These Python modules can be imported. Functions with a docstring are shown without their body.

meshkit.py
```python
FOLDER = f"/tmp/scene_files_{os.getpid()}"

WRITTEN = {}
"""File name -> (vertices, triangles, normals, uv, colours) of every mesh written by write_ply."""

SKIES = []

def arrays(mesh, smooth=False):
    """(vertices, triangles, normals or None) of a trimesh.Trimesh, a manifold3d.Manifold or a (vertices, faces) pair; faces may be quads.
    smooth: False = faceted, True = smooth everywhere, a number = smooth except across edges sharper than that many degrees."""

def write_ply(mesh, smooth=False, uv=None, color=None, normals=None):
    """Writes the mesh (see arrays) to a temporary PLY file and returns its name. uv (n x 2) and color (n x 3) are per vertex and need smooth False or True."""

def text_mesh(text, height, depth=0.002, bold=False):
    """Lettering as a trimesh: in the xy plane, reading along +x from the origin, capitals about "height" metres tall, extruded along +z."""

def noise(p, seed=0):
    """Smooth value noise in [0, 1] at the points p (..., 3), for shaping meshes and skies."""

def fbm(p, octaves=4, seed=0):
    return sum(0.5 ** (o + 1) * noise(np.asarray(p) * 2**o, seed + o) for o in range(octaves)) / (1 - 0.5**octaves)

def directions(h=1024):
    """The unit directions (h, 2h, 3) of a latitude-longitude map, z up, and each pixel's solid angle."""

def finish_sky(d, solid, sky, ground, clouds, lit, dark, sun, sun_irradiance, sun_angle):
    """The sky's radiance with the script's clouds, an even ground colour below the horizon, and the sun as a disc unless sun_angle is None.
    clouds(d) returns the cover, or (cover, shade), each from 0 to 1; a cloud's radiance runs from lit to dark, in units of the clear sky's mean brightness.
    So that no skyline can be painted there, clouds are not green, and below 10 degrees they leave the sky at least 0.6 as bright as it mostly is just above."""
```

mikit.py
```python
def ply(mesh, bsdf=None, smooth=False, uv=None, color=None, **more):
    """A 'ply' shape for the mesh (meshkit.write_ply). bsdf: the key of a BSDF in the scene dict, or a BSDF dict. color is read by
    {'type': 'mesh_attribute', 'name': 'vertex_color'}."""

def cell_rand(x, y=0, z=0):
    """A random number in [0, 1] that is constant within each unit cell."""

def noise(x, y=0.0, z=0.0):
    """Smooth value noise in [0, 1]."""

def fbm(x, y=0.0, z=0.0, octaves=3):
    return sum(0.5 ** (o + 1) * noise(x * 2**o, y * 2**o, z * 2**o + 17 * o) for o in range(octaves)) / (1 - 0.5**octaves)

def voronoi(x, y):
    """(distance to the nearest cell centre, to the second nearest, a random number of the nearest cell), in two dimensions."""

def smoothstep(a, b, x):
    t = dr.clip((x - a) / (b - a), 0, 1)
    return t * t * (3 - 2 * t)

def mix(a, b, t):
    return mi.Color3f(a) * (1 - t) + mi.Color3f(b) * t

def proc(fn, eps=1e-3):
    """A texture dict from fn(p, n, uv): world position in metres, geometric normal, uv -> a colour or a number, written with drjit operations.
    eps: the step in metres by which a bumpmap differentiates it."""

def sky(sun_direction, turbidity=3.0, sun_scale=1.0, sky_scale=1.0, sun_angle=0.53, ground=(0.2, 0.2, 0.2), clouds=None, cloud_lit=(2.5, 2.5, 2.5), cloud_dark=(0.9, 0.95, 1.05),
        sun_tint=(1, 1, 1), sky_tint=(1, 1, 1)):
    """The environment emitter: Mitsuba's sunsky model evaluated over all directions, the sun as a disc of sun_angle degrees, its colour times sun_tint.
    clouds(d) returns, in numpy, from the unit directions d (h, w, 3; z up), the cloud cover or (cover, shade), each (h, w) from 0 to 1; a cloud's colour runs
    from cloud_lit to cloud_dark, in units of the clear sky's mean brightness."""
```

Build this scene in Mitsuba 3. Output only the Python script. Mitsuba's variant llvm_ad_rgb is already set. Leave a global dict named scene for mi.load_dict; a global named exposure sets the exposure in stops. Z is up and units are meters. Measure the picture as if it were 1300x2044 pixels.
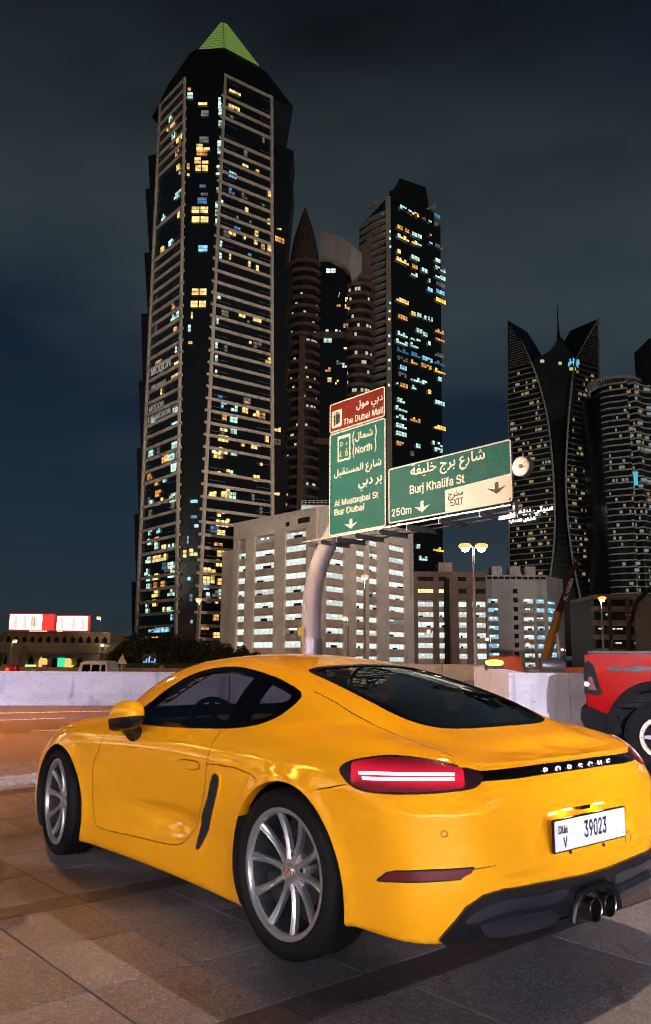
"""A yellow sports coupe parked on a granite plaza at night, road, sign gantry and lit towers behind."""
import math, random
import numpy as np, trimesh, manifold3d as m3, mitsuba as mi
import mikit, meshkit
from mikit import proc, noise, fbm, voronoi, cell_rand, smoothstep, mix
from scipy.interpolate import RectBivariateSpline, PchipInterpolator, CubicSpline
from shapely.geometry import Polygon, box as sbox
from shapely import affinity
import drjit as dr
T = mi.ScalarTransform4f
scene, labels = {}, {}

# ------------------------------------------------------------------ camera, sky, exposure
LP_A, LP_B, LP_C, LP_K, FL, EXPO = 150.0, 2400.0, 2000.0, 186.0, 16500.0, 0.0   # lamp strengths, exposure
CAM_Z, PITCH, ROLL, FOV = 1.293, 0.175909, 0.0088154, 43.24
_f = np.array([0, math.cos(PITCH), math.sin(PITCH)]); _r = np.array([1.0, 0, 0]); _u = np.cross(_r, _f)
_R = _r * math.cos(ROLL) + _u * math.sin(ROLL); _U = _u * math.cos(ROLL) - _r * math.sin(ROLL)
_m = np.eye(4); _m[:3, 0], _m[:3, 1], _m[:3, 2], _m[:3, 3] = -_R, _U, _f, (0, 0, CAM_Z)
scene['camera'] = dict(type='perspective', fov=FOV, fov_axis='x', to_world=T(_m), near_clip=0.05, far_clip=6000.0)

def night_clouds(d):
    """City-lit cloud: broken and pale low down, dark and closed overhead."""
    x, y, z = d[..., 0], d[..., 1], np.maximum(d[..., 2], 0.0)
    p = np.stack([x * 1.5 + 3.1, y * 1.5, z * 2.4 + CLOUD_SEED], -1)
    n = meshkit.fbm(p, 3, 5); w = meshkit.fbm(np.stack([x * 5, y * 5, z * 14], -1), 4, 9)
    cover = np.clip((n + .22 * (w - .5) - .445 + .45 * np.clip(z - .12, 0, .4)) / .24, 0, 1)
    shade = np.clip((z - .40) / .30 + .5 * (w - .5), 0, 1)
    return cover * .93, shade
CLOUD_SEED = 21.4
scene['sky'] = mikit.sky([0.3, -1.0, 0.22], turbidity=4, sun_scale=0.0, sky_scale=0.30, clouds=night_clouds,
                         cloud_lit=(2.6, 3.7, 4.2), cloud_dark=(.22, .32, .42), sky_tint=(.58, .80, 1.25), ground=(.03, .03, .03))
scene['sky']['sampling_weight'] = 2.0

GLOW = 11000.0

# ------------------------------------------------------------------ helpers
def rgb(*v): return dict(type='rgb', value=list(map(float, v)))
def two(b): return dict(type='twosided', bsdf=b)
def prin(c, rough=.5, **k):
    return two(dict(type='principled', base_color=c if isinstance(c, dict) else rgb(*c), roughness=rough, **k))
def nm(key):
    if key not in scene and key not in labels: return key
    i = 1
    while f'{key}_{i:03d}' in scene or f'{key}_{i:03d}' in labels: i += 1
    return f'{key}_{i:03d}'
def thing(name, label, cat, group=None):
    k = nm(name); labels[k] = dict(label=label, category=cat)
    if group: labels[k]['group'] = group
    return k
def put(key, mesh, mat, smooth=False, emit=None, w=0.0, tw=None, label=None, kind=None, normals=None):
    """One entry of the scene; key is numbered when it is taken."""
    key = nm(key)
    if normals is not None:
        path = meshkit.write_ply(mesh, normals=normals); s = dict(type='ply', filename=path, face_normals=False, bsdf=dict(type='ref', id=mat))
    elif isinstance(emit, dict): s = mikit.ply(mesh, mat, smooth=True, uv=np.asarray(mesh.vertices)[:, [0, 2]])
    else: s = mikit.ply(mesh, mat, smooth=smooth)
    if emit is not None: s['emitter'] = dict(type='area', sampling_weight=float(w), radiance=rgb(*emit) if not isinstance(emit, dict) else emit)
    if tw is not None: s['to_world'] = tw
    scene[key] = s
    if label or kind:
        labels.setdefault(key, {})
        if label: labels[key]['label'] = label
        if kind: labels[key]['kind'] = kind
    return key
def struct(name, mesh, mat, smooth=False):
    k = put(name, mesh, mat, smooth); labels[k] = dict(kind='structure'); return k
def cat(ms): return trimesh.util.concatenate([m for m in ms if m is not None])
def bx(x0, x1, y0, y1, z0, z1):
    b = trimesh.creation.box([x1 - x0, y1 - y0, z1 - z0]); b.apply_translation([(x0 + x1) / 2, (y0 + y1) / 2, (z0 + z1) / 2]); return b
def hexa(p):
    """8 points: bottom ring 0-3 and top ring 4-7 in the same order."""
    f = [[0, 2, 1], [0, 3, 2], [4, 5, 6], [4, 6, 7], [0, 1, 5], [0, 5, 4], [1, 2, 6], [1, 6, 5], [2, 3, 7], [2, 7, 6], [3, 0, 4], [3, 4, 7]]
    m = trimesh.Trimesh(np.array(p, float), f, process=False)
    if m.volume < 0: m.invert()
    return m
def tube(path, r, n=10, caps=True):
    P = np.array(path, float); r = np.broadcast_to(r, (len(P),)); t = np.gradient(P, axis=0); t /= np.linalg.norm(t, axis=1, keepdims=True)
    ref = np.eye(3)[np.argmin(np.abs(t).max(0))]
    a = np.cross(t, ref); a /= np.linalg.norm(a, axis=1, keepdims=True); b = np.cross(t, a); th = np.arange(n) * 2 * np.pi / n
    V = (P[:, None] + r[:, None, None] * (np.cos(th)[None, :, None] * a[:, None] + np.sin(th)[None, :, None] * b[:, None])).reshape(-1, 3); F = []
    for i in range(len(P) - 1):
        for j in range(n):
            q = [i * n + j, i * n + (j + 1) % n, (i + 1) * n + (j + 1) % n, (i + 1) * n + j]; F += [[q[0], q[1], q[2]], [q[0], q[2], q[3]]]
    if caps:
        V = np.vstack([V, P[0], P[-1]]); c = len(V) - 2
        for j in range(n): F += [[c, (j + 1) % n, j], [c + 1, (len(P) - 1) * n + j, (len(P) - 1) * n + (j + 1) % n]]
    m = trimesh.Trimesh(V, F, process=False)
    if m.volume < 0: m.invert()
    return m
def lathe(prof, n=48, axis='z', a0=0, a1=2 * np.pi):
    """prof: (r, h) points. A closed profile (first = last) gives a ring."""
    pr = np.array(prof, float); full = abs(a1 - a0 - 2 * np.pi) < 1e-6; k = n if full else n + 1; th = a0 + (a1 - a0) * np.arange(k) / n
    V = np.stack([pr[:, None, 0] * np.cos(th), pr[:, None, 0] * np.sin(th), pr[:, None, 1] + 0 * th], -1).reshape(-1, 3); F = []
    for i in range(len(pr) - 1):
        for j in range(n):
            a, b = i * k + j, i * k + (j + 1) % k; c, d = a + k, b + k; F += [[a, b, d], [a, d, c]]
    m = trimesh.Trimesh(V, F, process=False)
    if axis == 'y': m.vertices = m.vertices[:, [0, 2, 1]] * [1, 1, -1]
    if axis == 'x': m.vertices = m.vertices[:, [2, 0, 1]]
    return m
def prism(poly, h0, h1, plane='xy'):
    """Polygon (points or shapely) extruded: plane xy along z, xz along y, yz along x."""
    g = poly if hasattr(poly, 'geom_type') else Polygon(poly)
    if not g.is_valid: g = g.buffer(0)
    m = cat([trimesh.creation.extrude_polygon(q, h1 - h0, engine='earcut') for q in getattr(g, 'geoms', [g])]); m.apply_translation([0, 0, h0])
    if plane == 'xz': m.vertices = m.vertices[:, [0, 2, 1]]; m.invert()
    if plane == 'yz': m.vertices = m.vertices[:, [2, 0, 1]]
    return m
class Quad:
    """A facade: u to the right, v up, d outwards (metres)."""
    def __init__(s, bl, br, tl, tr):
        s.c = [np.array(p, float) for p in (bl, br, tl, tr)]; n = np.cross(s.c[1] - s.c[0], s.c[2] - s.c[0]); s.n = n / np.linalg.norm(n)
        s.w = np.linalg.norm(s.c[1] - s.c[0]); s.h = np.linalg.norm(s.c[2] - s.c[0])
    def P(s, u, v, d=0.0): return (1 - v) * ((1 - u) * s.c[0] + u * s.c[1]) + v * ((1 - u) * s.c[2] + u * s.c[3]) + s.n * d
    def box(s, u0, u1, v0, v1, d0, d1):
        return hexa([s.P(u0, v0, d0), s.P(u1, v0, d0), s.P(u1, v1, d0), s.P(u0, v1, d0), s.P(u0, v0, d1), s.P(u1, v0, d1), s.P(u1, v1, d1), s.P(u0, v1, d1)])
    def panes(s, u, v, wu, hv, d, nx=3, ny=2, gap=.12, r=None):
        out, low = [], (r.random() < .3 if r else False)
        for i in range(nx):
            for j in range(ny):
                if r and out and (r.random() < .16 or (low and j and r.random() < .5)): continue
                a, b = u + wu * ((i + gap / 2) / nx - .5), u + wu * ((i + 1 - gap / 2) / nx - .5); c, e = v + hv * ((j + gap / 2) / ny - .5), v + hv * ((j + 1 - gap / 2) / ny - .5)
                out.append(s.box(a, b, c, e, d, d + .05))
        return cat(out)
def text(t, h, depth=.01, bold=False, sx=1.0):
    m = meshkit.text_mesh(t, h, depth, bold); m.apply_scale([sx, 1, 1]); return m
ARABIC = {
"mall": "323,6 327,15 338,13 345,12 350,14 352,16 352,20 351,25 340,43 341,44 351,50 358,40 364,26 366,19 366,14 364,9 359,4 347,0 332,1 324,4|212,6 214,16 217,23 228,19 225,8 225,2 227,-3 232,-7 243,-10 253,-10 266,-7 270,-4 271,-1 269,2 259,7 262,19 282,13 293,13 299,14 301,18 301,24 296,42 307,46 308,46 309,44 314,25 314,17 311,9 307,4 303,2 293,0 284,-1 283,-7 280,-13 268,-20 252,-23 240,-23 228,-20 222,-17 216,-11 213,-4|294,-18 294,-13 298,-10 303,-10 306,-15 306,-19 301,-23 296,-22|249,-40 249,-36 254,-33 258,-33 261,-38 261,-42 257,-45 251,-44|232,-40 232,-36 237,-33 241,-33 244,-38 244,-42 239,-45 234,-44|78,-10 95,-6 102,-1 87,2 83,5 80,11 81,20 84,29 89,34 94,38 103,39 110,35 117,26 120,13 129,13 132,14 144,32 149,37 154,40 161,40 168,38 172,35 176,28 178,21 178,15 177,10 172,4 167,1 155,1 143,6 139,2 134,0 117,-1 113,-9 105,-16 92,-21 83,-23 81,-23;149,17 150,16 155,14 162,13 165,14 166,19 162,26 157,27 153,24;93,16 95,13 98,12 106,12 105,20 103,24 101,25 95,23|5,-1 5,10 8,19 10,23 20,19 18,8 18,2 19,-2 23,-7 31,-10 40,-10 46,-9 51,-5 54,0 56,9 55,73 67,73 69,13 67,0 62,-12 56,-17 48,-21 41,-23 27,-22 19,-20 12,-16 8,-11",
"north": "81,73 94,73 96,20 98,15 99,14 103,12 111,13 113,16 122,30 127,36 134,40 141,40 146,39 152,33 161,16 167,13 173,13 178,15 183,32 194,30 193,17 195,14 199,13 206,13 209,15 211,19 214,32 216,32 225,31 224,21 225,15 227,13 236,13 240,14 242,18 241,26 237,42 249,46 254,28 255,17 254,12 251,7 247,3 238,0 225,1 218,6 214,2 210,0 198,0 191,2 187,6 183,3 177,0 165,0 159,1 154,4 148,-1 140,-2 132,1 123,8 119,3 113,0 100,0 93,1 86,6 83,15;129,21 134,14 138,12 143,11 146,14 144,22 139,28 135,27|220,52 221,56 223,59 227,59 231,56 232,52 227,47 223,48|213,65 214,70 217,72 222,71 224,68 223,63 220,60 216,61|205,52 206,56 208,59 212,59 216,56 217,52 212,47 208,48|5,-1 5,10 8,19 10,23 20,19 18,8 18,2 19,-2 23,-7 31,-10 40,-10 46,-9 51,-5 54,0 56,9 55,73 67,73 69,13 67,0 62,-12 56,-17 48,-21 41,-23 27,-22 19,-20 12,-16 8,-11",
"mustaqbal": "554,73 566,73 569,20 572,14 583,12 588,14 591,19 594,31 595,32 605,30 604,17 606,14 610,13 617,13 620,15 622,19 625,32 627,32 636,31 635,21 635,16 636,14 641,13 649,13 653,17 653,23 648,42 660,46 663,37 666,24 666,17 664,10 658,3 649,0 636,1 629,6 625,2 617,0 606,0 602,2 598,6 591,1 584,0 569,0 561,3 557,9 556,15|631,52 632,56 634,59 638,59 642,56 643,52 638,47 634,48|624,65 625,70 628,72 633,71 635,68 634,63 631,60 627,61|616,52 617,56 619,59 623,59 627,56 628,52 623,47 619,48|454,-15 454,-7 456,2 461,10 466,16 459,23 456,32 458,42 465,50 476,54 484,54 491,53 489,41 478,42 474,40 470,37 469,32 474,26 478,24 491,28 497,29 500,17 480,10 471,2 468,-2 467,-7 466,-13 468,-17 474,-23 482,-26 493,-26 508,-23 504,-11 510,-9 520,-3 526,3 528,10 527,20 522,32 534,37 534,37 538,28 541,16 540,3 535,-6 528,-13 520,-18 512,-22 514,-34 494,-39 484,-39 475,-38 466,-34 459,-28 455,-22|406,73 418,73 420,0 408,0|5,-1 5,10 8,19 10,23 20,19 18,8 18,1 21,-5 25,-8 32,-10 41,-10 48,-8 53,-3 56,6 55,73 67,73 69,25 71,17 73,14 78,12 88,14 91,17 95,32 96,34 107,31 106,19 108,15 114,13 121,12 129,12 125,23 125,31 128,37 134,43 142,46 152,45 157,42 161,37 164,29 164,24 160,13 175,13 180,14 184,19 187,34 199,31 198,21 198,17 200,15 204,13 215,13 219,14 222,18 226,32 237,30 236,17 237,14 242,13 249,13 253,18 256,33 257,33 268,31 267,20 267,15 270,13 278,13 281,14 284,18 284,39 293,40 295,40 297,26 300,17 304,13 312,13 316,16 326,33 331,37 339,40 344,40 350,38 356,30 364,16 369,13 375,13 379,14 381,18 379,73 392,73 394,15 391,6 387,3 380,0 367,0 362,1 357,4 351,-1 343,-2 334,1 326,8 320,2 313,0 306,0 300,1 296,3 292,8 287,3 279,0 267,1 260,6 256,2 248,0 237,0 232,3 229,6 226,3 219,0 205,0 195,3 191,7 183,1 175,0 157,0 144,3 130,0 112,0 103,2 99,6 93,2 85,0 77,0 69,2 65,-8 59,-16 52,-20 40,-23 27,-22 18,-19 9,-12;332,20 336,14 341,12 346,11 349,14 346,22 341,28 337,27;138,24 140,19 144,16 150,22 150,29 147,33 143,34 139,30|195,48 196,53 200,56 205,55 207,51 206,46 203,43 197,44|178,48 179,53 183,56 187,56 191,51 190,46 186,43 182,44|147,61 147,65 152,69 156,68 159,64 159,60 154,56 149,57|130,62 131,66 135,69 140,68 142,64 142,60 138,56 133,57|91,-18 92,-13 96,-10 100,-10 104,-15 103,-19 99,-23 94,-22",
"bur": "185,-12 200,-4 206,2 208,6 210,10 209,18 203,32 215,37 225,15 230,13 240,13 244,16 245,24 240,42 252,46 257,28 258,17 255,9 251,4 244,1 237,0 229,0 221,3 217,-5 209,-13 201,-18 191,-23 190,-23|238,-18 238,-13 242,-10 247,-10 250,-15 250,-19 245,-23 240,-22|116,6 120,15 130,13 137,12 142,14 144,16 145,20 143,25 132,43 133,44 143,50 150,40 157,26 158,19 158,14 157,9 152,4 140,0 125,1 116,4|5,-1 5,10 8,19 10,23 20,19 18,8 18,2 20,-3 24,-7 35,-10 45,-10 58,-7 63,-4 64,0 61,2 52,7 54,19 75,13 86,13 91,14 93,18 93,24 89,42 100,46 101,46 102,44 106,25 106,17 104,9 99,4 95,2 86,0 77,-1 76,-6 74,-10 69,-15 63,-19 45,-23 33,-23 22,-21 14,-17 10,-13 6,-7|86,-18 87,-13 91,-10 95,-10 99,-15 98,-19 94,-23 89,-22|41,-40 42,-36 46,-33 50,-33 54,-38 53,-42 49,-45 44,-44|24,-40 25,-36 29,-33 33,-33 37,-38 36,-42 32,-45 27,-44",
"burj": "541,73 553,73 556,20 559,14 570,12 575,14 578,19 581,31 582,32 592,30 591,17 593,14 597,13 604,13 607,15 609,19 612,32 614,32 623,31 622,21 622,16 623,14 628,13 636,13 640,17 640,23 635,42 647,46 650,37 653,24 653,17 651,10 645,3 636,0 623,1 616,6 612,2 604,0 593,0 589,2 585,6 578,1 571,0 556,0 548,3 544,9 543,15|618,52 619,56 621,59 625,59 629,56 630,52 625,47 621,48|611,65 612,70 615,72 620,71 622,68 621,63 618,60 614,61|603,52 604,56 606,59 610,59 614,56 615,52 610,47 606,48|441,-15 441,-7 443,2 448,10 453,16 446,23 443,32 445,42 452,50 463,54 471,54 478,53 476,41 465,42 461,40 457,37 456,32 461,26 465,24 478,28 484,29 487,17 467,10 458,2 455,-2 454,-7 454,-13 455,-17 461,-23 469,-26 480,-26 495,-23 491,-11 497,-9 507,-3 513,3 515,10 514,20 509,32 521,37 521,37 525,28 528,16 527,3 522,-6 515,-13 507,-18 499,-22 501,-34 481,-39 471,-39 462,-38 453,-34 446,-28 442,-22|335,-12 350,-4 356,2 358,6 360,10 359,18 353,32 365,37 375,15 380,13 390,13 394,16 395,24 390,42 402,46 407,28 408,17 405,9 401,4 394,1 387,0 379,0 371,3 367,-5 359,-13 351,-18 341,-23 340,-23|388,-18 388,-13 392,-10 397,-10 400,-15 400,-19 395,-23 390,-22|272,-14 272,-6 274,1 280,12 293,24 309,31 292,35 276,34 274,46 283,48 292,48 300,46 321,40 331,39 332,26 325,25 314,22 303,17 296,12 290,6 286,-1 285,-11 287,-17 291,-21 301,-26 317,-26 331,-22 335,-33 324,-37 313,-39 303,-39 293,-37 286,-34 279,-29 274,-22|303,-7 304,-1 308,2 313,1 316,-3 316,-8 311,-12 306,-11|5,22 6,32 13,41 20,46 32,50 33,57 45,57 47,20 48,16 51,14 68,12 64,23 64,31 67,37 72,42 77,45 87,46 96,42 101,35 103,24 99,13 113,13 119,15 124,23 126,34 138,31 136,18 139,15 146,13 156,13 158,15 160,18 158,73 171,73 173,23 174,18 176,14 181,12 198,14 211,17 221,22 221,24 217,26 208,28 194,29 190,28 188,40 195,42 209,41 231,31 240,30 242,18 232,15 207,3 189,0 174,1 167,6 159,1 144,0 135,2 130,7 123,2 114,0 96,0 83,3 69,0 52,0 43,2 36,8 23,8 16,9 8,15;76,24 79,19 83,16 89,22 89,29 86,33 82,34 78,30;18,25 20,22 23,21 34,21 33,37 30,37 22,33 19,30|193,56 194,62 198,65 203,64 206,60 206,55 201,51 196,52|130,-18 130,-14 135,-10 140,-11 142,-15 141,-20 138,-23 133,-22|113,-18 114,-13 118,-10 122,-11 126,-15 125,-19 121,-23 116,-22|77,61 78,67 82,70 87,69 90,65 89,59 85,56 80,57|32,73 33,78 37,81 42,80 45,76 44,71 40,68 36,69|16,73 16,78 20,81 25,81 28,76 27,71 23,68 18,69",
"exit": "67,-12 82,-4 88,3 91,10 91,15 85,32 96,37 97,37 99,33 105,17 108,14 112,13 132,14 142,17 152,22 152,24 147,26 139,28 125,29 121,28 119,40 127,42 140,41 163,31 171,30 173,18 166,16 171,13 181,13 184,14 196,32 202,38 208,40 215,40 223,35 228,29 230,24 230,15 229,10 224,4 219,1 207,1 195,6 191,2 186,0 170,0 161,4 155,11 140,4 125,0 110,0 102,3 98,-5 90,-13 83,-18 72,-23 71,-23;201,17 202,16 207,14 214,13 217,14 218,19 214,26 209,27 205,24|124,57 125,63 129,66 134,65 137,61 136,55 132,52 127,53|4,-14 4,-6 5,1 11,12 25,24 40,31 37,32 24,35 7,34 5,46 14,48 23,48 32,46 53,40 63,39 64,26 57,25 45,22 34,17 28,12 22,6 18,-1 16,-11 19,-17 22,-21 33,-26 49,-26 63,-22 66,-33 56,-37 44,-39 35,-39 24,-37 17,-34 11,-29 6,-22|34,-7 35,-1 39,2 45,1 48,-3 47,-8 43,-12 37,-11",
"dal": "6,6 10,15 21,13 28,12 33,14 35,16 35,20 34,25 23,43 24,44 34,50 41,40 47,26 49,19 49,14 47,9 42,4 30,0 15,1 7,4",
"four": "7,18 11,26 16,32 10,37 8,41 8,48 9,51 12,56 18,62 32,69 36,58 24,51 21,48 20,45 22,42 24,41 33,41 35,31 26,25 22,21 20,16 23,13 27,12 35,12 46,14 49,4 36,0 25,0 17,2 12,4 9,8 7,13",
"city": "329,-1 329,10 332,19 334,23 344,19 342,8 342,2 344,-3 348,-7 359,-10 369,-10 382,-7 387,-4 388,-1 385,2 376,7 378,19 399,13 412,13 418,19 422,33 433,31 432,21 433,17 435,15 441,13 450,13 455,15 460,23 462,33 463,34 474,31 473,18 475,15 478,13 489,12 493,14 496,19 500,32 511,30 510,17 512,14 516,13 523,13 527,18 530,31 531,33 542,31 541,16 544,13 552,13 556,14 559,18 558,26 554,42 566,46 572,23 571,15 569,8 565,4 557,0 543,0 539,2 535,6 530,2 523,0 512,0 507,3 504,6 496,1 480,0 471,2 466,7 461,3 456,1 440,0 430,3 426,7 416,1 401,-1 400,-7 393,-15 384,-20 374,-22 357,-23 344,-20 338,-17 334,-13 330,-7|466,-18 466,-14 471,-10 476,-11 478,-15 477,-20 474,-23 469,-22|449,-18 450,-13 454,-10 458,-11 462,-15 461,-19 457,-23 452,-22|429,48 430,53 434,56 439,55 442,51 441,46 437,43 432,44|413,48 413,53 418,56 422,56 425,51 424,46 420,43 416,44|365,-40 366,-36 370,-33 374,-33 378,-38 377,-42 373,-45 368,-44|348,-40 349,-36 353,-33 357,-33 361,-38 360,-42 356,-45 351,-44|222,-12 237,-4 243,2 245,6 246,10 246,18 240,32 252,37 262,15 267,13 277,13 281,16 282,24 277,42 289,46 294,28 295,17 292,9 288,4 281,1 274,0 266,0 258,3 254,-5 246,-13 238,-18 228,-23 227,-23|275,-18 275,-13 279,-10 284,-10 287,-15 287,-19 282,-23 277,-22|208,-18 208,-14 213,-10 218,-11 220,-15 219,-20 216,-23 211,-22|2,-12 17,-4 24,3 26,10 26,15 20,32 31,37 32,37 34,33 40,17 43,14 47,12 56,13 61,16 64,23 66,33 78,31 77,24 77,16 81,14 86,12 96,13 101,16 104,23 106,34 118,31 116,18 119,15 126,13 133,13 136,16 146,33 151,37 159,40 164,40 170,38 176,30 184,16 189,13 201,13 206,16 206,24 202,42 202,43 214,46 219,29 219,17 217,9 212,4 201,0 187,0 182,1 177,4 171,-1 163,-2 154,1 146,8 140,2 133,0 119,1 115,2 110,7 105,3 100,1 84,0 75,2 70,7 65,3 58,0 46,0 38,3 34,-5 26,-13 18,-18 8,-23 7,-23;152,21 156,14 161,12 166,11 169,14 166,22 161,28 157,27|191,-18 192,-13 196,-10 200,-11 204,-15 203,-19 199,-23 194,-22|110,-18 110,-14 115,-10 120,-11 122,-15 121,-20 118,-23 113,-22|93,-18 94,-13 98,-10 102,-11 106,-15 105,-19 101,-23 96,-22|70,-18 70,-14 75,-10 80,-11 82,-15 81,-20 78,-23 73,-22|53,-18 54,-13 58,-10 62,-11 66,-15 65,-19 61,-23 56,-22",
"hotel": "377,-6 377,5 380,15 382,19 393,15 390,4 390,-2 393,-9 397,-12 403,-14 415,-14 428,-11 435,-6 437,-1 424,1 418,3 415,7 413,12 413,18 415,25 418,30 422,34 428,37 435,38 439,37 447,30 451,21 452,13 470,12 466,23 467,33 470,38 474,42 483,46 493,45 498,42 502,37 505,29 505,24 501,13 515,13 519,14 522,19 526,32 537,30 536,17 538,14 542,13 549,13 553,18 557,32 568,31 567,18 568,15 572,13 579,13 582,14 585,18 584,39 590,40 595,39 598,23 601,15 608,13 617,13 619,15 620,18 619,73 631,73 633,23 635,16 641,13 650,13 652,15 654,18 652,73 664,73 666,15 663,6 659,3 654,1 639,0 633,1 628,6 620,1 606,0 598,2 592,8 587,3 579,0 567,1 561,6 557,2 549,0 537,0 530,5 524,2 516,0 498,0 485,3 471,0 451,-1 445,-13 436,-21 424,-26 414,-28 400,-27 389,-23 380,-16;478,24 481,19 485,16 491,22 491,29 488,33 484,34 480,30;426,16 429,13 436,12 439,13 437,22 434,25 430,25 428,23 426,19|562,52 563,56 565,59 569,59 573,56 574,52 569,47 565,48|555,65 556,70 559,72 564,71 566,68 565,63 562,60 558,61|547,52 548,56 550,59 554,59 558,56 559,52 554,47 550,48|488,61 488,65 493,69 497,68 500,64 500,60 495,56 490,57|471,62 472,66 476,69 481,68 483,64 483,60 479,56 474,57|434,53 435,57 439,60 444,59 447,55 446,50 442,48 438,48|418,53 419,58 423,61 428,60 430,56 430,51 426,48 421,48|328,73 340,73 342,0 330,0|150,4 154,15 165,13 171,12 177,14 179,16 179,20 177,26 167,43 168,44 177,50 179,49 185,40 195,17 199,13 210,13 213,16 218,34 229,31 229,18 231,14 237,13 252,12 247,23 248,33 251,38 255,42 265,46 274,45 279,42 284,37 286,29 286,24 282,13 299,13 302,15 303,18 301,73 314,73 316,15 313,6 307,2 298,0 285,0 266,3 253,0 235,0 227,2 222,7 214,1 207,0 197,0 194,1 189,5 182,2 177,0 165,0 154,2;260,24 262,19 267,16 273,22 273,29 270,33 265,34 261,30|260,61 261,67 265,70 271,69 274,65 273,59 269,56 263,57|215,49 216,54 220,57 226,56 229,52 228,47 224,44 218,45|5,22 6,30 10,38 20,46 32,50 33,57 45,57 47,19 51,14 54,13 64,13 68,16 71,23 73,34 85,31 84,18 88,14 93,12 115,13 122,14 125,16 127,19 116,18 107,21 104,25 103,29 103,38 107,47 113,53 120,56 129,55 135,51 139,44 142,32 141,21 136,10 128,3 114,0 88,0 82,2 77,7 72,3 65,0 49,0 43,2 36,8 23,8 16,9 8,15;116,34 119,31 126,31 129,32 128,38 126,41 123,44 120,44 117,41;18,25 20,22 23,21 34,21 33,37 30,37 22,33 19,30|124,71 125,75 129,79 134,78 137,74 136,70 132,66 127,67|107,72 108,76 112,79 117,78 120,74 119,70 115,66 111,67|77,-18 78,-14 82,-10 87,-11 90,-15 89,-20 85,-23 81,-22|61,-18 62,-13 66,-10 70,-11 73,-15 73,-19 69,-23 63,-22|32,73 33,78 37,81 42,80 45,76 44,71 40,68 36,69|16,73 16,78 20,81 25,81 28,76 27,71 23,68 18,69",
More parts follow.
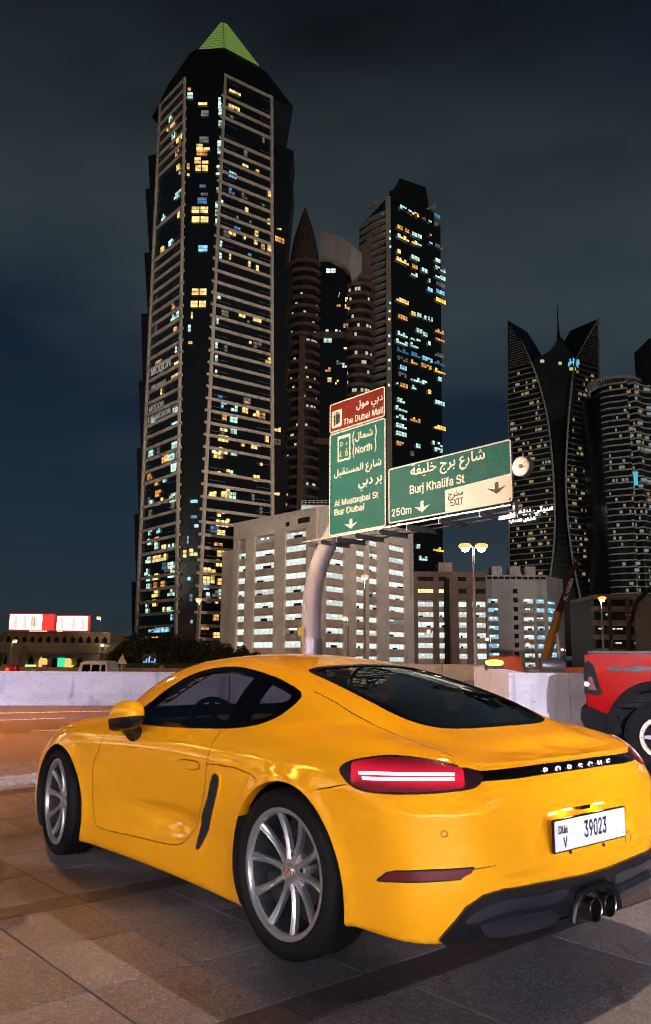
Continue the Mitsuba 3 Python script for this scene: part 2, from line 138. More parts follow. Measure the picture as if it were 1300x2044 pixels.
"dubai": "116,6 120,15 130,13 137,12 142,14 144,16 145,20 143,25 132,43 133,44 143,50 150,40 157,26 158,19 158,14 157,9 152,4 140,0 125,1 116,4|5,-1 5,10 8,19 10,23 20,19 18,8 18,2 20,-3 24,-7 35,-10 45,-10 58,-7 63,-4 64,0 61,2 52,7 54,19 75,13 86,13 91,14 93,18 93,24 89,42 100,46 101,46 102,44 106,25 106,17 104,9 99,4 95,2 86,0 77,-1 76,-6 74,-10 69,-15 63,-19 45,-23 33,-23 22,-21 14,-17 10,-13 6,-7|86,-18 87,-13 91,-10 95,-10 99,-15 98,-19 94,-23 89,-22|41,-40 42,-36 46,-33 50,-33 54,-38 53,-42 49,-45 44,-44|24,-40 25,-36 29,-33 33,-33 37,-38 36,-42 32,-45 27,-44"
}
def arabic(k, h, depth=.01, sx=1.0):
    """Arabic lettering from stored outlines; h: metres per 70 font units, like text()."""
    ms = []
    for q in ARABIC[k].split('|'):
        rings = [[tuple(map(float, p.split(','))) for p in r.split(' ')] for r in q.split(';')]
        g = Polygon(rings[0], rings[1:]).buffer(0)
        if g.area > 1: ms.append(prism(g, 0, depth))
    m = cat(ms); m.vertices[:, 0] -= m.vertices[:, 0].min(); m.vertices[:, :2] *= [h / 70 * sx, h / 70]; return m
def place(m, o, ex, ey):
    """Maps x, y, z of a mesh onto ex, ey and their cross product at o."""
    ex, ey = np.array(ex, float), np.array(ey, float); ez = np.cross(ex, ey); m = m.copy(); m.vertices = np.array(o) + m.vertices @ np.stack([ex, ey, ez]); return m
rnd = random.Random(7)

# ------------------------------------------------------------------ materials
def mat(name, b): scene[name] = b
def granite(base, amp=.35, sc=1.0):
    def fn(p, n, uv):
        g = fbm(p.x * 90 * sc, p.y * 90 * sc, p.z * 90, 2); l = fbm(p.x * 1.7, p.y * 1.7, 2.0, 3); s = smoothstep(.62, .72, noise(p.x * 210, p.y * 210, p.z * 210)); st = smoothstep(.55, .75, fbm(p.x * .9 + 7, p.y * 2.6, 5.0, 4))
        return mi.Color3f(*base) * (1 + amp * (g - .5) * 2 + .5 * (l - .5)) * (1 + .9 * s) * (1 - .35 * st)
    return proc(fn)
mat('granite', two(dict(type='bumpmap', arbitrary=proc(lambda p, n, uv: fbm(p.x * 60, p.y * 60, 0.0, 3) * .0016, 2e-3), bsdf=dict(type='principled', base_color=granite((.105, .098, .098)), roughness=.55, specular=.45))))
mat('granite_warm', two(dict(type='principled', base_color=granite((.092, .083, .078)), roughness=.6, specular=.4)))
mat('granite_dark', two(dict(type='principled', base_color=granite((.022, .02, .021)), roughness=.5, specular=.4)))
def slabmat(k, t):
    def fn(p, n, uv):
        g = fbm(p.x * 95, p.y * 95, p.z * 90 + k, 2); l = fbm(p.x * 2.1 + k * 3, p.y * 2.1, 2.0, 4); s = smoothstep(.62, .72, noise(p.x * 220, p.y * 220, p.z * 210)); oil = smoothstep(.60, .74, fbm(p.x * .8 + 3, p.y * .8, 8.0, 4)); scr = smoothstep(.74, .80, fbm(p.x * 9 + p.y * 2, p.y * 1.2 - p.x * 7, 4.0, 3))
        return mi.Color3f(*t) * (.55 + .75 * g + .55 * (l - .4)) * (1 + 1.0 * s) * (1 - .55 * oil) * (1 - .25 * scr)
    return proc(fn)
for k_, t_ in enumerate(((.074, .072, .078), (.061, .059, .063), (.083, .079, .081), (.068, .065, .067))):
    mat(f'granite_{k_}', two(dict(type='bumpmap', arbitrary=proc(lambda p, n, uv: fbm(p.x * 60, p.y * 60, 0.0, 3) * .0016, 2e-3), bsdf=dict(type='principled', base_color=slabmat(k_, t_), roughness=.48, specular=.5))))
mat('grout', prin((.03, .028, .027), .9))
def asphalt_fn(p, n, uv):
    return mi.Color3f(.10, .095, .09) * (.75 + .5 * fbm(p.x * .35, p.y * .35, 0.0, 3)) * (.8 + .4 * noise(p.x * 45, p.y * 45))
mat('asphalt', prin(proc(asphalt_fn), .65, specular=.4))
mat('asphalt_pale', prin(proc(lambda p, n, uv: mi.Color3f(.20, .17, .155) * (.75 + .5 * fbm(p.x * .8, p.y * .8, 0.0, 3)) * (.85 + .3 * noise(p.x * 60, p.y * 60))), .75))
mat('earth', prin(proc(lambda p, n, uv: mi.Color3f(.09, .075, .06) * (.6 + .8 * fbm(p.x * .05, p.y * .05, 0.0, 4))), .95))
mat('road_paint', prin(proc(lambda p, n, uv: mi.Color3f(.75, .73, .68) * (.65 + .5 * fbm(p.x * 6, p.y * 6, 0.0, 3))), .6))
mat('paver', prin(proc(lambda p, n, uv: mi.Color3f(.26, .25, .24) * (.7 + .6 * fbm(p.x * 12, p.y * 12, 0.0, 3))), .8))
mat('pebble', prin(proc(lambda p, n, uv: mix((.55, .54, .55), (.92, .91, .92), noise(p.x * 22, p.y * 22))), .7))
mat('kerb', prin(proc(lambda p, n, uv: mi.Color3f(.33, .31, .29) * (.7 + .6 * fbm(p.x * 5, p.y * 5, p.z * 5, 3))), .8))
def concrete(c, sc=1.0):
    def fn(p, n, uv):
        a = fbm(p.x * 1.1 * sc, p.y * 1.1 * sc, p.z * 1.6 * sc, 4); b = fbm(p.x * 9 * sc, p.y * 9 * sc, p.z * 9 * sc, 3); dr_ = smoothstep(.55, .8, fbm(p.x * 4 * sc, p.y * 4 * sc, p.z * .35 * sc, 3)); pit = smoothstep(.78, .86, noise(p.x * 26 * sc, p.y * 26 * sc, p.z * 26 * sc))
        return mi.Color3f(*c) * (.72 + .4 * a + .16 * b) * (1 - .3 * dr_) * (1 - .35 * pit)
    return proc(fn)
mat('barrier_concrete', prin(concrete((.60, .58, .60)), .85))
mat('wall_concrete', prin(concrete((.76, .74, .77), 1.4), .85))
mat('tan_board', prin(concrete((.30, .19, .09)), .85))
mat('facade_beige', prin(concrete((.42, .37, .33), .12), .9))
mat('facade_brown', prin(concrete((.32, .25, .21), .12), .9))
mat('facade_grey', prin(concrete((.40, .385, .38), .12), .9))
mat('facade_sand', prin(concrete((.42, .31, .19), .2), .9))
mat('frame_stone', prin(concrete((.52, .46, .40), .15), .85))
mat('slab_brown', prin(concrete((.125, .085, .07), .15), .85))
mat('slab_grey', prin(concrete((.36, .36, .36), .15), .85))
mat('slab_dim', prin(concrete((.36, .33, .29), .15), .85))
mat('dark_glass', prin((.006, .007, .009), .18, specular=.6))
mat('dark_cladding', prin((.012, .012, .014), .45))
mat('pane', prin((.05, .05, .05), .3))
mat('steel_galv', prin((.50, .50, .53), .42, metallic=.75))
mat('pole_paint', prin(proc(lambda p, n, uv: mi.Color3f(.62, .60, .62) * (.8 + .3 * fbm(p.x * 5, p.y * 5, p.z * 1.2, 3))), .45, specular=.5))
mat('lamp_pole', prin((.45, .42, .40), .5))
mat('lamp_lens', prin((.8, .7, .5), .3))
mat('black_plastic', prin((.004, .004, .0045), .34, specular=.3))
mat('blade_black', prin((.020, .020, .025), .22, specular=.7)); mat('bumper_grey', prin((.007, .007, .0085), .32, specular=.5)); mat('black_gloss', two(dict(type='roughplastic', diffuse_reflectance=rgb(.002, .002, .0025), alpha=.03)))
mat('rubber', prin(proc(lambda p, n, uv: mi.Color3f(.004, .004, .004) * (.6 + .5 * noise(p.x * 30, p.y * 30, p.z * 30))), .7, specular=.12))
mat('void', prin((.004, .004, .004), .9))
mat('chrome', two(dict(type='roughconductor', material='Al', alpha=.08)))
mat('white', prin((.8, .8, .8), .5))
mat('orange', prin((.75, .14, .02), .6)); mat('yellow', prin((.70, .42, .04), .6)); mat('blue', prin((.10, .32, .45), .5)); mat('red', prin((.5, .02, .02), .5)); mat('timber', prin((.28, .17, .08), .8))
mat('foliage', prin((.03, .045, .02), .8)); mat('bark', prin((.08, .06, .045), .9))


# ------------------------------------------------------------------ the yellow car (x forward from the rear axle, y left, z up)
def smax(a,b,k):
    h=np.maximum(k-np.abs(a-b),0)/k
    return np.maximum(a,b)+h*h*h*k/6
def smin(a,b,k): return -smax(-a,-b,k)
XS=[-1.0,-.5,0,.45,.8,1.2,1.7,2.1,2.475,2.8,3.1,3.4]
W_=RectBivariateSpline([.10,.25,.45,.60,.75,.85,1.0],XS,np.array([
 [.80,.82,.84,.835,.815,.805,.81,.83,.85,.83,.76,.62],
 [.84,.865,.885,.865,.838,.828,.832,.85,.875,.86,.80,.66],
 [.86,.89,.90,.875,.838,.828,.838,.86,.885,.87,.82,.70],
 [.87,.90,.902,.885,.852,.845,.852,.87,.885,.87,.82,.70],
 [.86,.895,.895,.885,.868,.862,.865,.87,.875,.85,.79,.67],
 [.84,.87,.875,.87,.855,.845,.845,.85,.85,.82,.75,.62],
 [.78,.80,.80,.80,.80,.79,.79,.79,.79,.76,.68,.5]]),s=0.00015)
HX=[-1.0,-.8,-.5,0,.5,1.0,1.5,2.0,2.4,2.8,3.1,3.4]
H_=RectBivariateSpline([0,.4,.6,.75,.9],HX,np.array([
 [.875,.90,.93,.93,.92,.90,.90,.90,.84,.74,.64,.50],
 [.875,.90,.935,.945,.92,.90,.90,.89,.83,.735,.64,.50],
 [.87,.90,.955,.97,.94,.92,.92,.91,.855,.76,.65,.49],
 [.83,.875,.94,.975,.945,.925,.925,.915,.87,.775,.65,.46],
 [.77,.815,.87,.90,.895,.885,.895,.885,.83,.73,.58,.40]]),kx=3,ky=3,s=0.0002)
Rz=PchipInterpolator([.0,.15,.25,.35,.42,.462,.49,.55,.65,.74,.785,.806,.85,.90,1.1],[.84,.86,.895,.95,.984,.988,.972,.971,.966,.961,.955,.936,.905,.865,.72])
Rz0=PchipInterpolator([.0,.15,.25,.35,.45,.55,.65,.75,.80,.85,.90,1.1],[.84,.86,.895,.945,.970,.974,.966,.955,.935,.905,.865,.72])
def LW(y):
    t=np.clip((y-.48)/.16,0,1); return t*t*(3-2*t)
Rd=PchipInterpolator([0,.3,.6,.75,.85,.92,1.1],[0,.010,.045,.10,.20,.36,1.1])
Fz=PchipInterpolator([0,.1,.2,.35,.5,.6,.7,.9],[3.25,3.33,3.38,3.40,3.37,3.31,3.2,2.9])
Fd=PchipInterpolator([0,.3,.6,.75,.85,.92,1.1],[0,.03,.14,.27,.47,.75,1.6])
Yb=CubicSpline([-1,-.7,-.45,-.1,.2,.6,1.0,1.5,2.0,2.4],[.36,.46,.57,.69,.76,.795,.80,.785,.72,.62])
Yt=CubicSpline([-1,-.45,0,.4,.8,1.2,1.6,2.2],[.40,.48,.54,.575,.60,.605,.575,.46])
Hc=CubicSpline([-1.1,-.9,-.7,-.45,-.2,.1,.4,.7,.95,1.15,1.3,1.45,1.6,1.8,2.0,2.15,2.5],[.80,.87,.935,1.015,1.10,1.19,1.258,1.30,1.316,1.314,1.302,1.280,1.232,1.128,1.005,.915,.74])
def field(x,y,z):
    y=np.abs(y); sh=x.shape; xf=np.ravel(x);yf=np.ravel(y);zf=np.ravel(z)
    w=W_(np.clip(zf,.1,1.0),np.clip(xf,-1,3.4),grid=False)
    dent=.034*np.exp(-((zf-.47)/.12)**2)*np.exp(-((xf-(1.05))/.42)**2)
    w=w-dent
    for cx,r,cz in ((0,.40,.347),(2.475,.375,.33)):
        rr=np.hypot(xf-cx,zf-cz); w=w+.010*np.exp(-((rr-r)/.045)**2)*(zf>.1)
    side=yf-w
    hy=H_(np.clip(yf,0,.95),np.clip(xf,-1,3.4),grid=False)
    top=(zf-hy)/1.05
    low=smax(side,top,.16)
    rear=(-xf-(Rz(np.clip(zf,0,1.1))*(1-LW(yf))+Rz0(np.clip(zf,0,1.1))*LW(yf)-Rd(np.clip(yf,0,1.1))*(1+.55*np.clip((zf-.70)/.2,0,1.2))))*.8
    front=(xf-(Fz(np.clip(zf,0,.9))-Fd(np.clip(yf,0,1.1))))*.7
    low=smax(low,rear,.09); low=smax(low,front,.15)
    zb=.13+.10*np.clip((-xf-.15)/.25,0,1)+ .03*np.clip((xf-2.9)/.4,0,1)
    low=smax(low,zb-zf,.05)
    t=(zf-.93)/.29; t=np.where(t>0,t,0.15*t)
    wc=Yb(np.clip(xf,-1,2.4))*(1-t)+Yt(np.clip(xf,-1,2.2))*t + .02*(1-(2*t-1)**2)*((t>-.3)&(t<1.3))
    cs=(yf-wc)/1.2
    ct=(zf-(Hc(np.clip(xf,-1.1,2.5))-(.045-.02*np.clip((.4-xf)/.6,0,1))*(yf/.6)**2-.015*(yf/.6)**4))/1.12
    cab=smax(cs,ct,.13)
    cab=smax(cab,.5-zf,.05); cab=smax(cab,-xf-.72,.1); cab=smax(cab,xf-2.25,.1)
    f=smin(low,cab,.10)
    return f.reshape(sh)
def surfnets(f,ax,ay,az,project=field):
    s=f<0
    nx,ny,nz=f.shape
    c=np.zeros((nx-1,ny-1,nz-1),int)
    for i in(0,1):
        for j in(0,1):
            for k in(0,1): c+=s[i:nx-1+i,j:ny-1+j,k:nz-1+k]
    act=(c>0)&(c<8)
    idx=-np.ones(act.shape,int); I=np.argwhere(act); idx[act]=np.arange(len(I))
    P=np.zeros((len(I),3));N=np.zeros(len(I))
    off=[(0,0,0),(1,0,0),(0,1,0),(0,0,1),(1,1,0),(1,0,1),(0,1,1),(1,1,1)]
    for a in off:
        for d in range(3):
            if a[d]: continue
            b=list(a);b[d]=1
            fa=f[I[:,0]+a[0],I[:,1]+a[1],I[:,2]+a[2]];fb=f[I[:,0]+b[0],I[:,1]+b[1],I[:,2]+b[2]]
            m=(fa<0)!=(fb<0); t=np.where(m,fa/np.where(m,fa-fb,1),0)
            p=I+np.array(a,float); p[:,d]+=t
            P[m]+=p[m];N[m]+=1
    P/=N[:,None]
    h=np.array([ax[1]-ax[0],ay[1]-ay[0],az[1]-az[0]]); V=np.array([ax[0],ay[0],az[0]])+P*h
    F=[]
    for d in range(3):
        e=[(1,0,0),(0,1,0),(0,0,1)][d]
        sa=s[:nx-e[0],:ny-e[1],:nz-e[2]];sb=s[e[0]:,e[1]:,e[2]:]
        E=np.argwhere(sa!=sb); u,v=[(1,2),(2,0),(0,1)][d]
        ok=(E[:,u]>0)&(E[:,v]>0)&(E[:,u]<idx.shape[u])&(E[:,v]<idx.shape[v]);E=E[ok]
        q=[]
        for du,dv in((1,1),(0,1),(0,0),(1,0)):
            g=E.copy();g[:,u]-=du;g[:,v]-=dv;q.append(idx[g[:,0],g[:,1],g[:,2]])
        q=np.stack(q,1); fl=~sa[E[:,0],E[:,1],E[:,2]]
        q[fl]=q[fl][:,::-1]; F.append(q)
    F=np.vstack(F)
    if project is not None:
        for _ in range(3): 
            g=grad(project,V); fv=project(V[:,0],V[:,1],V[:,2])
            st=-fv[:,None]*g/np.maximum((g*g).sum(1),.05)[:,None]
            l=np.linalg.norm(st,axis=1,keepdims=True); V=V+st*np.minimum(1,.01/np.maximum(l,1e-9))
    F=np.vstack([F[:,[0,1,2]],F[:,[0,2,3]]])
    return V,F
def grad(fn,V,e=2e-3):
    g=[]
    for d in range(3):
        a=V.copy();b=V.copy();a[:,d]+=e;b[:,d]-=e
        g.append((fn(*a.T)-fn(*b.T))/(2*e))
    return np.stack(g,1)

CAR_YAW = 2.280618
_c, _s = math.cos(CAR_YAW), math.sin(CAR_YAW)
CARM = np.eye(4); CARM[:2, :2] = [[_c, -_s], [_s, _c]]; CARM[:2, 3] = (3.01326763 * _c + 3.25199441 * _s, 3.01326763 * _s - 3.25199441 * _c)
CT = T(CARM)
def cw(x, y, z=0.0): return CARM[:3, :3] @ np.array([x, y, z]) + CARM[:3, 3]
mat('car_paint', two(dict(type='roughplastic', diffuse_reflectance=rgb(.95, .58, .016), int_ior=1.55, alpha=.011, nonlinear=True)))
mat('tinted_glass', dict(type='thindielectric', int_ior=1.52, specular_transmittance=rgb(.24, .24, .29)))
mat('dark_tinted_glass', dict(type='thindielectric', int_ior=1.55, specular_transmittance=rgb(.22, .21, .22)))
mat('clear_cover', dict(type='thindielectric', int_ior=1.5))
mat('lens_red', prin((.10, .002, .006), .12, clearcoat=1.0))
mat('lens_dark', prin((.02, .002, .004), .12, clearcoat=1.0))
mat('rim_silver', prin((.50, .49, .49), .30, metallic=.85, clearcoat=.6))
mat('rim_inner', prin((.16, .155, .155), .4, metallic=.7))
mat('disc_iron', prin((.03, .028, .027), .4, metallic=.6)); mat('rim_dark', prin((.02, .02, .02), .4))
mat('cabin_trim', prin((.005, .005, .005), .7)); mat('seat_leather', prin((.007, .007, .007), .5))
mat('plate_white', prin((.82, .83, .85), .35)); mat('ink', prin((.012, .013, .02), .5))
mat('bright_trim', prin((.92, .91, .93), .35)); mat('gold', prin((.55, .38, .12), .35, metallic=.6)); mat('decal', prin((.75, .74, .78), .5))
mat('exhaust_steel', prin((.30, .27, .24), .25, metallic=1.0))
mat('mirror_glass', two(dict(type='conductor', material='Al')))

car = thing('sports_car', 'glossy amber yellow two door sports coupe with lit red tail light in the foreground', 'car')
def cput(name, mesh, m, smooth=False, parent=None, **k):
    return put(f'{parent or car}__{name}', mesh, m, smooth, tw=CT, **k)

h = .022
ax = np.arange(-1.06, 3.50, h); ny = 45; ay = np.arange(-ny, ny + 1) * h; az = np.arange(.07, 1.38, h)
X, Y, Z = np.meshgrid(ax, ay[ny:], az, indexing='ij'); fh = field(X, Y, Z); fl = np.concatenate([fh[:, :0:-1], fh], 1)
V, F = surfnets(fl, ax, ay, az)
def unit(g): return g / np.maximum(np.linalg.norm(g, axis=1, keepdims=True), 1e-9)
N = unit(grad(field, V))
def manifold(V, F): return m3.Manifold(m3.Mesh(vert_properties=np.asarray(V, np.float32), tri_verts=np.asarray(F, np.uint32)))
solid = manifold(np.hstack([V, N]), F)
if solid.volume() < 0: F = F[:, ::-1]; solid = manifold(np.hstack([V, N]), F)
def fin(x, y, z):
    a = np.maximum(field(x, y, z) + .05, np.maximum(.55 - z, np.maximum(x - 2.05, -.62 - x)))
    return np.maximum(a, np.maximum(.86 - z, 0) * (x < .05) * 1.0 - (x >= .05) * 9)
Xi, Yi, Zi = X, Y, Z; fi = fin(X, Y, Z); fi = np.concatenate([fi[:, :0:-1], fi], 1)
Vi, Fi = surfnets(fi, ax, ay, az, project=None); inner = manifold(Vi, Fi)
if inner.volume() < 0: inner = manifold(Vi, Fi[:, ::-1])
def m3prism(poly, h0, h1, plane):
    mm = prism(poly, h0, h1, plane); return manifold(mm.vertices, mm.faces)
def smoothpoly(P, n=6, closed=True):
    """A closed outline rounded by a centripetal spline."""
    P = np.array(P, float); Q = np.vstack([P, P[:1]]); t = np.r_[0, np.cumsum(np.sqrt(np.linalg.norm(np.diff(Q, axis=0), axis=1)))]
    cs = CubicSpline(t, Q, bc_type='periodic'); return cs(np.linspace(0, t[-1], n * len(P), endpoint=False))
WIN = [(1.507,1.013),(1.372,1.106),(1.273,1.165),(1.167,1.203),(1.025,1.226),(.873,1.232),(.73,1.221),(.565,1.199),(.4,1.168),(.26,1.133),(.20,1.108),(.195,1.086),(.244,1.027),(.3,.994),(.39,.966),(.608,.938),(.96,.918),(1.3,.906),(1.62,.898),(1.74,.893),(1.72,.908),(1.62,.95)]
DOOR = [(1.86,.80),(1.902,.719),(1.953,.65),(1.983,.56),(1.982,.432),(1.95,.29),(1.915,.263),(1.5,.272),(1.048,.298),(.928,.335),(.843,.416),(.745,.53),(.68,.656),(.668,.72),(.66,.797),(.632,.898),(.622,.945),(.8,.935),(1.2,.915),(1.6,.905),(1.76,.895)]
GLASS = [(.405,.0),(.405,.25),(.40,.40),(.37,.442),(.20,.47),(.071,.482),(-.181,.492),(-.36,.475),(-.46,.425),(-.51,.33),(-.535,.16),(-.54,0)]
GLASS = GLASS + [(x, -y) for x, y in GLASS[-2:0:-1]]
WSCREEN = [(1.36,0),(1.35,.30),(1.33,.47),(1.40,.52),(1.60,.585),(1.86,.655),(1.97,.655),(2.05,.50),(2.09,.25),(2.10,0)]
WSCREEN = WSCREEN + [(x, -y) for x, y in WSCREEN[-2:0:-1]]
pw, pd = Polygon(smoothpoly(WIN, 4)), Polygon(smoothpoly(DOOR, 4))
shell = solid - inner
for s in (1, -1):
    shell -= m3prism(pw, *((.35, 1.1) if s > 0 else (-1.1, -.35)), 'xz')
    for cx, cz, r in ((0, .347, .402), (2.475, .335, .372)):
        shell -= m3.Manifold.cylinder(.75, r, r, 72).rotate([90, 0, 0]).translate([cx, s * .78 + .375, cz])
    gap = pd.buffer(.0026).difference(pd.buffer(-.0012)).difference(pw.buffer(.012))
    shell -= m3prism(gap, *((.70, 1.0) if s > 0 else (-1.0, -.70)), 'xz')
    lines = [[(.667,.758),(.55,.764),(.397,.766),(.27,.752),(.20,.735)], [(-.23,.742),(-.30,.757),(-.404,.782)], [(1.99,.56),(2.02,.64),(2.10,.72)]]
    for L in lines[:2]:
        from shapely.geometry import LineString
        shell -= m3prism(LineString(L).buffer(.0019, cap_style=2), *((.83, 1.0) if s > 0 else (-1.0, -.83)), 'xz')
    hl = LineString([(.15,s*.60),(-.141,s*.615),(-.37,s*.612),(-.60,s*.63),(-.80,s*.605)]).buffer(.0019, cap_style=2)
    shell -= m3prism(hl, .86, 1.3, 'xy')
from shapely.geometry import LineString
shell -= m3prism(GLASS, .9, 1.4, 'xy')
shell -= m3prism(WSCREEN, .86, 1.4, 'xy')
shell -= m3prism(LineString([(2.22,-.60),(2.16,0),(2.22,.60)]).buffer(.003, cap_style=2), .7, 1.0, 'xy')
rec = m3.Manifold.hull_points(np.array([(-1.1, s * y, z) for s in (1, -1) for y, z in ((.31, .694), (.45, .47))] + [(-.900, s * .29, .682) for s in (1, -1)] + [(-.9785, s * .44, .475) for s in (1, -1)], np.float32))
shell -= rec
mesh = shell.to_mesh(); pv = np.array(mesh.vert_properties, float); ft = np.array(mesh.tri_verts, int)
vv, nn = pv[:, :3], pv[:, 3:6]
fo = np.abs(field(*vv.T)) < .0025; has = np.linalg.norm(nn, axis=1) > .5
fn_ = unit(np.cross(vv[ft[:, 1]] - vv[ft[:, 0]], vv[ft[:, 2]] - vv[ft[:, 0]]))
good = fo[ft].all(1) & has[ft].all(1) & ((fn_ * unit(nn[ft].mean(1))).sum(1) > .5)
cen = vv[ft].mean(1)
recf = ~good & (cen[:, 0] < -.85) & (np.abs(cen[:, 1]) < .46) & (cen[:, 2] > .44) & (cen[:, 2] < .72)
arch = ~good & (np.abs(fn_[:, 1]) < .5) & (((np.abs(np.hypot(cen[:, 0], cen[:, 2] - .347) - .402) < .006)) | (np.abs(np.hypot(cen[:, 0] - 2.475, cen[:, 2] - .335) - .372) < .006)) & (np.abs(cen[:, 1]) > .86)
def sub(fm, given=True):
    f = ft[fm]; vs = vv[f].reshape(-1, 3); ns = np.where((has[f] & given)[..., None], nn[f], fn_[fm][:, None]).reshape(-1, 3); return (vs, np.arange(len(vs)).reshape(-1, 3)), unit(ns)
indoor = pd.buffer(-.0018).contains_properly if False else None
import shapely
inside = shapely.contains_xy(pd, cen[:, 0], cen[:, 2])
for s, nmn in ((1, 'door'), (-1, 'door')):
    fm = good & inside & (s * cen[:, 1] > .55); g_, n_ = sub(fm); cput('door', g_, 'car_paint', normals=n_)
fm = good & ~(inside & (np.abs(cen[:, 1]) > .55)); g_, n_ = sub(fm); body = cput('body', g_, 'car_paint', normals=n_)
g_, n_ = sub(recf, False); cput('plate_recess', g_, 'car_paint', normals=n_)
for s in (1, -1):
    for fr in (0, 1):
        am = arch & (s * cen[:, 1] > 0) & ((cen[:, 0] > 1.2) == bool(fr)); g_, n_ = sub(am, False)
        for q in trimesh.Trimesh(*g_, process=True).split(only_watertight=False): cput('wheel_arch_edge', q, 'car_paint', 30) if len(q.faces) > 20 else None
g_, n_ = sub(~good & ~recf & ~arch, False); cput('body_lining', g_, 'cabin_trim', normals=n_)

DIAG = (np.array([-.70711, -.70711, 0]), np.array([.0708, -.0708, .99497]), np.array([.70356, -.70356, -.10015]))
AX = {'side': (np.array([1., 0, 0]), np.array([0, 0, 1.]), np.array([0, -1., 0])), 'rear': (np.array([0, 1., 0]), np.array([0, 0, 1.]), np.array([1., 0, 0])), 'top': (np.array([1., 0, 0]), np.array([0, 1., 0]), np.array([0, 0, -1.])), 'diag': DIAG}
def onbody(P2, ax):
    e1, e2, d = AX[ax]; P2 = np.asarray(P2, float); o = P2[:, :1] * e1 + P2[:, 1:] * e2
    ts = np.linspace(-2.2, .3, 150) if ax != 'side' else np.linspace(-1.1, -.3, 80)
    if ax == 'top': ts = np.linspace(-1.5, -.5, 80)
    pts = o[:, None] + ts[None, :, None] * d; f = field(pts[..., 0], pts[..., 1], pts[..., 2]); k = np.argmax(f < 0, axis=1); miss = ~(f < 0).any(1); k[miss] = np.argmin(f[miss], axis=1); k = np.maximum(k, 1)
    a, b = ts[k - 1].copy(), ts[k].copy()
    for _ in range(16):
        m_ = (a + b) / 2; q = o + m_[:, None] * d; neg = field(*q.T) < 0; b = np.where(neg, m_, b); a = np.where(neg, a, m_)
    q = o + ((a + b) / 2)[:, None] * d; return q, unit(grad(field, q))
def patch(poly, ax, off, thick=.006, step=.03):
    g = poly if hasattr(poly, 'geom_type') else Polygon(poly).buffer(0)
    ms = []
    for q in getattr(g, 'geoms', [g]):
        cs = m3.CrossSection([np.array(r.coords[:-1]) for r in [q.exterior, *q.interiors]], m3.FillRule.EvenOdd)
        mm = cs.extrude(step * .95).refine_to_length(step).to_mesh(); v = np.array(mm.vert_properties)[:, :3].astype(float); f = np.array(mm.tri_verts)
        p, n = onbody(v[:, :2], ax); top = (v[:, 2] > step * .5)[:, None]; p = np.where(top, p + n * off, p - n * thick)
        t = trimesh.Trimesh(p, f, process=False)
        if t.volume < 0: t.invert()
        ms.append(t)
    return cat(ms)
def sheet(poly, ax, off, step=.03):
    """A single surface that follows the body."""
    g = poly if hasattr(poly, 'geom_type') else Polygon(poly).buffer(0); mm = m3.CrossSection([np.array(g.exterior.coords[:-1])], m3.FillRule.EvenOdd).extrude(step * .95).refine_to_length(step).to_mesh()
    v = np.array(mm.vert_properties)[:, :3].astype(float); f = np.array(mm.tri_verts); f = f[(v[f][:, :, 2] > step * .5).all(1)]; p, n = onbody(v[:, :2], ax)
    u_, inv = np.unique(f, return_inverse=True); f = inv.reshape(f.shape); p, n = p[u_] + n[u_] * off, n[u_]; fnn = np.cross(p[f[:, 1]] - p[f[:, 0]], p[f[:, 2]] - p[f[:, 0]])
    if (fnn * n[f[:, 0]]).sum() < 0: f = f[:, ::-1]
    return (p, f), n
def mir(m):
    if isinstance(m, tuple): (p, f), n = m; return (p * [1, -1, 1], f[:, ::-1]), n * [1, -1, 1]
    m = m.copy(); m.vertices = m.vertices * [1, -1, 1]; m.invert(); return m
def pair(name, m, material, smooth=40, **k):
    a = cput(name, m, material, smooth, **k)
    b = cput(name, mir(m), material, smooth, **{**k, 'label': None}); return a, b
# glass
quarter = pw.intersection(sbox(-1, 0, .49, 2)); front = pw.intersection(sbox(.585, 0, 3, 2))
for g in (front, quarter):
    g = max(getattr(g, 'geoms', [g]), key=lambda q: q.area)
    for flip in (0, 1):
        m_ = sheet(g, 'side', -.006); m_ = mir(m_) if flip else m_; cput('side_window', m_[0], 'tinted_glass', normals=m_[1])
pair('window_trim', patch(pw.buffer(.006).difference(pw.buffer(-.020)), 'side', .003, .012), 'black_gloss')
pair('window_pillar', patch(pw.intersection(Polygon([(.62,1.4),(.455,1.4),(.475,.8),(.63,.8)])), 'side', .0025, .012), 'black_gloss')
pg = Polygon(smoothpoly(GLASS, 3)); m_ = sheet(pg, 'top', -.004); cput('rear_window', m_[0], 'dark_tinted_glass', normals=m_[1])
cput('rear_window_trim', patch(pg.buffer(.006).difference(pg.buffer(-.030)), 'top', .002, .012), 'black_gloss', 40)
pws = Polygon(smoothpoly(WSCREEN, 3)); m_ = sheet(pws, 'top', -.004); cput('windscreen', m_[0], 'clear_cover', normals=m_[1])
cput('windscreen_trim', patch(pws.buffer(.004).difference(pws.buffer(-.028)), 'top', .002, .012), 'black_gloss', 40)
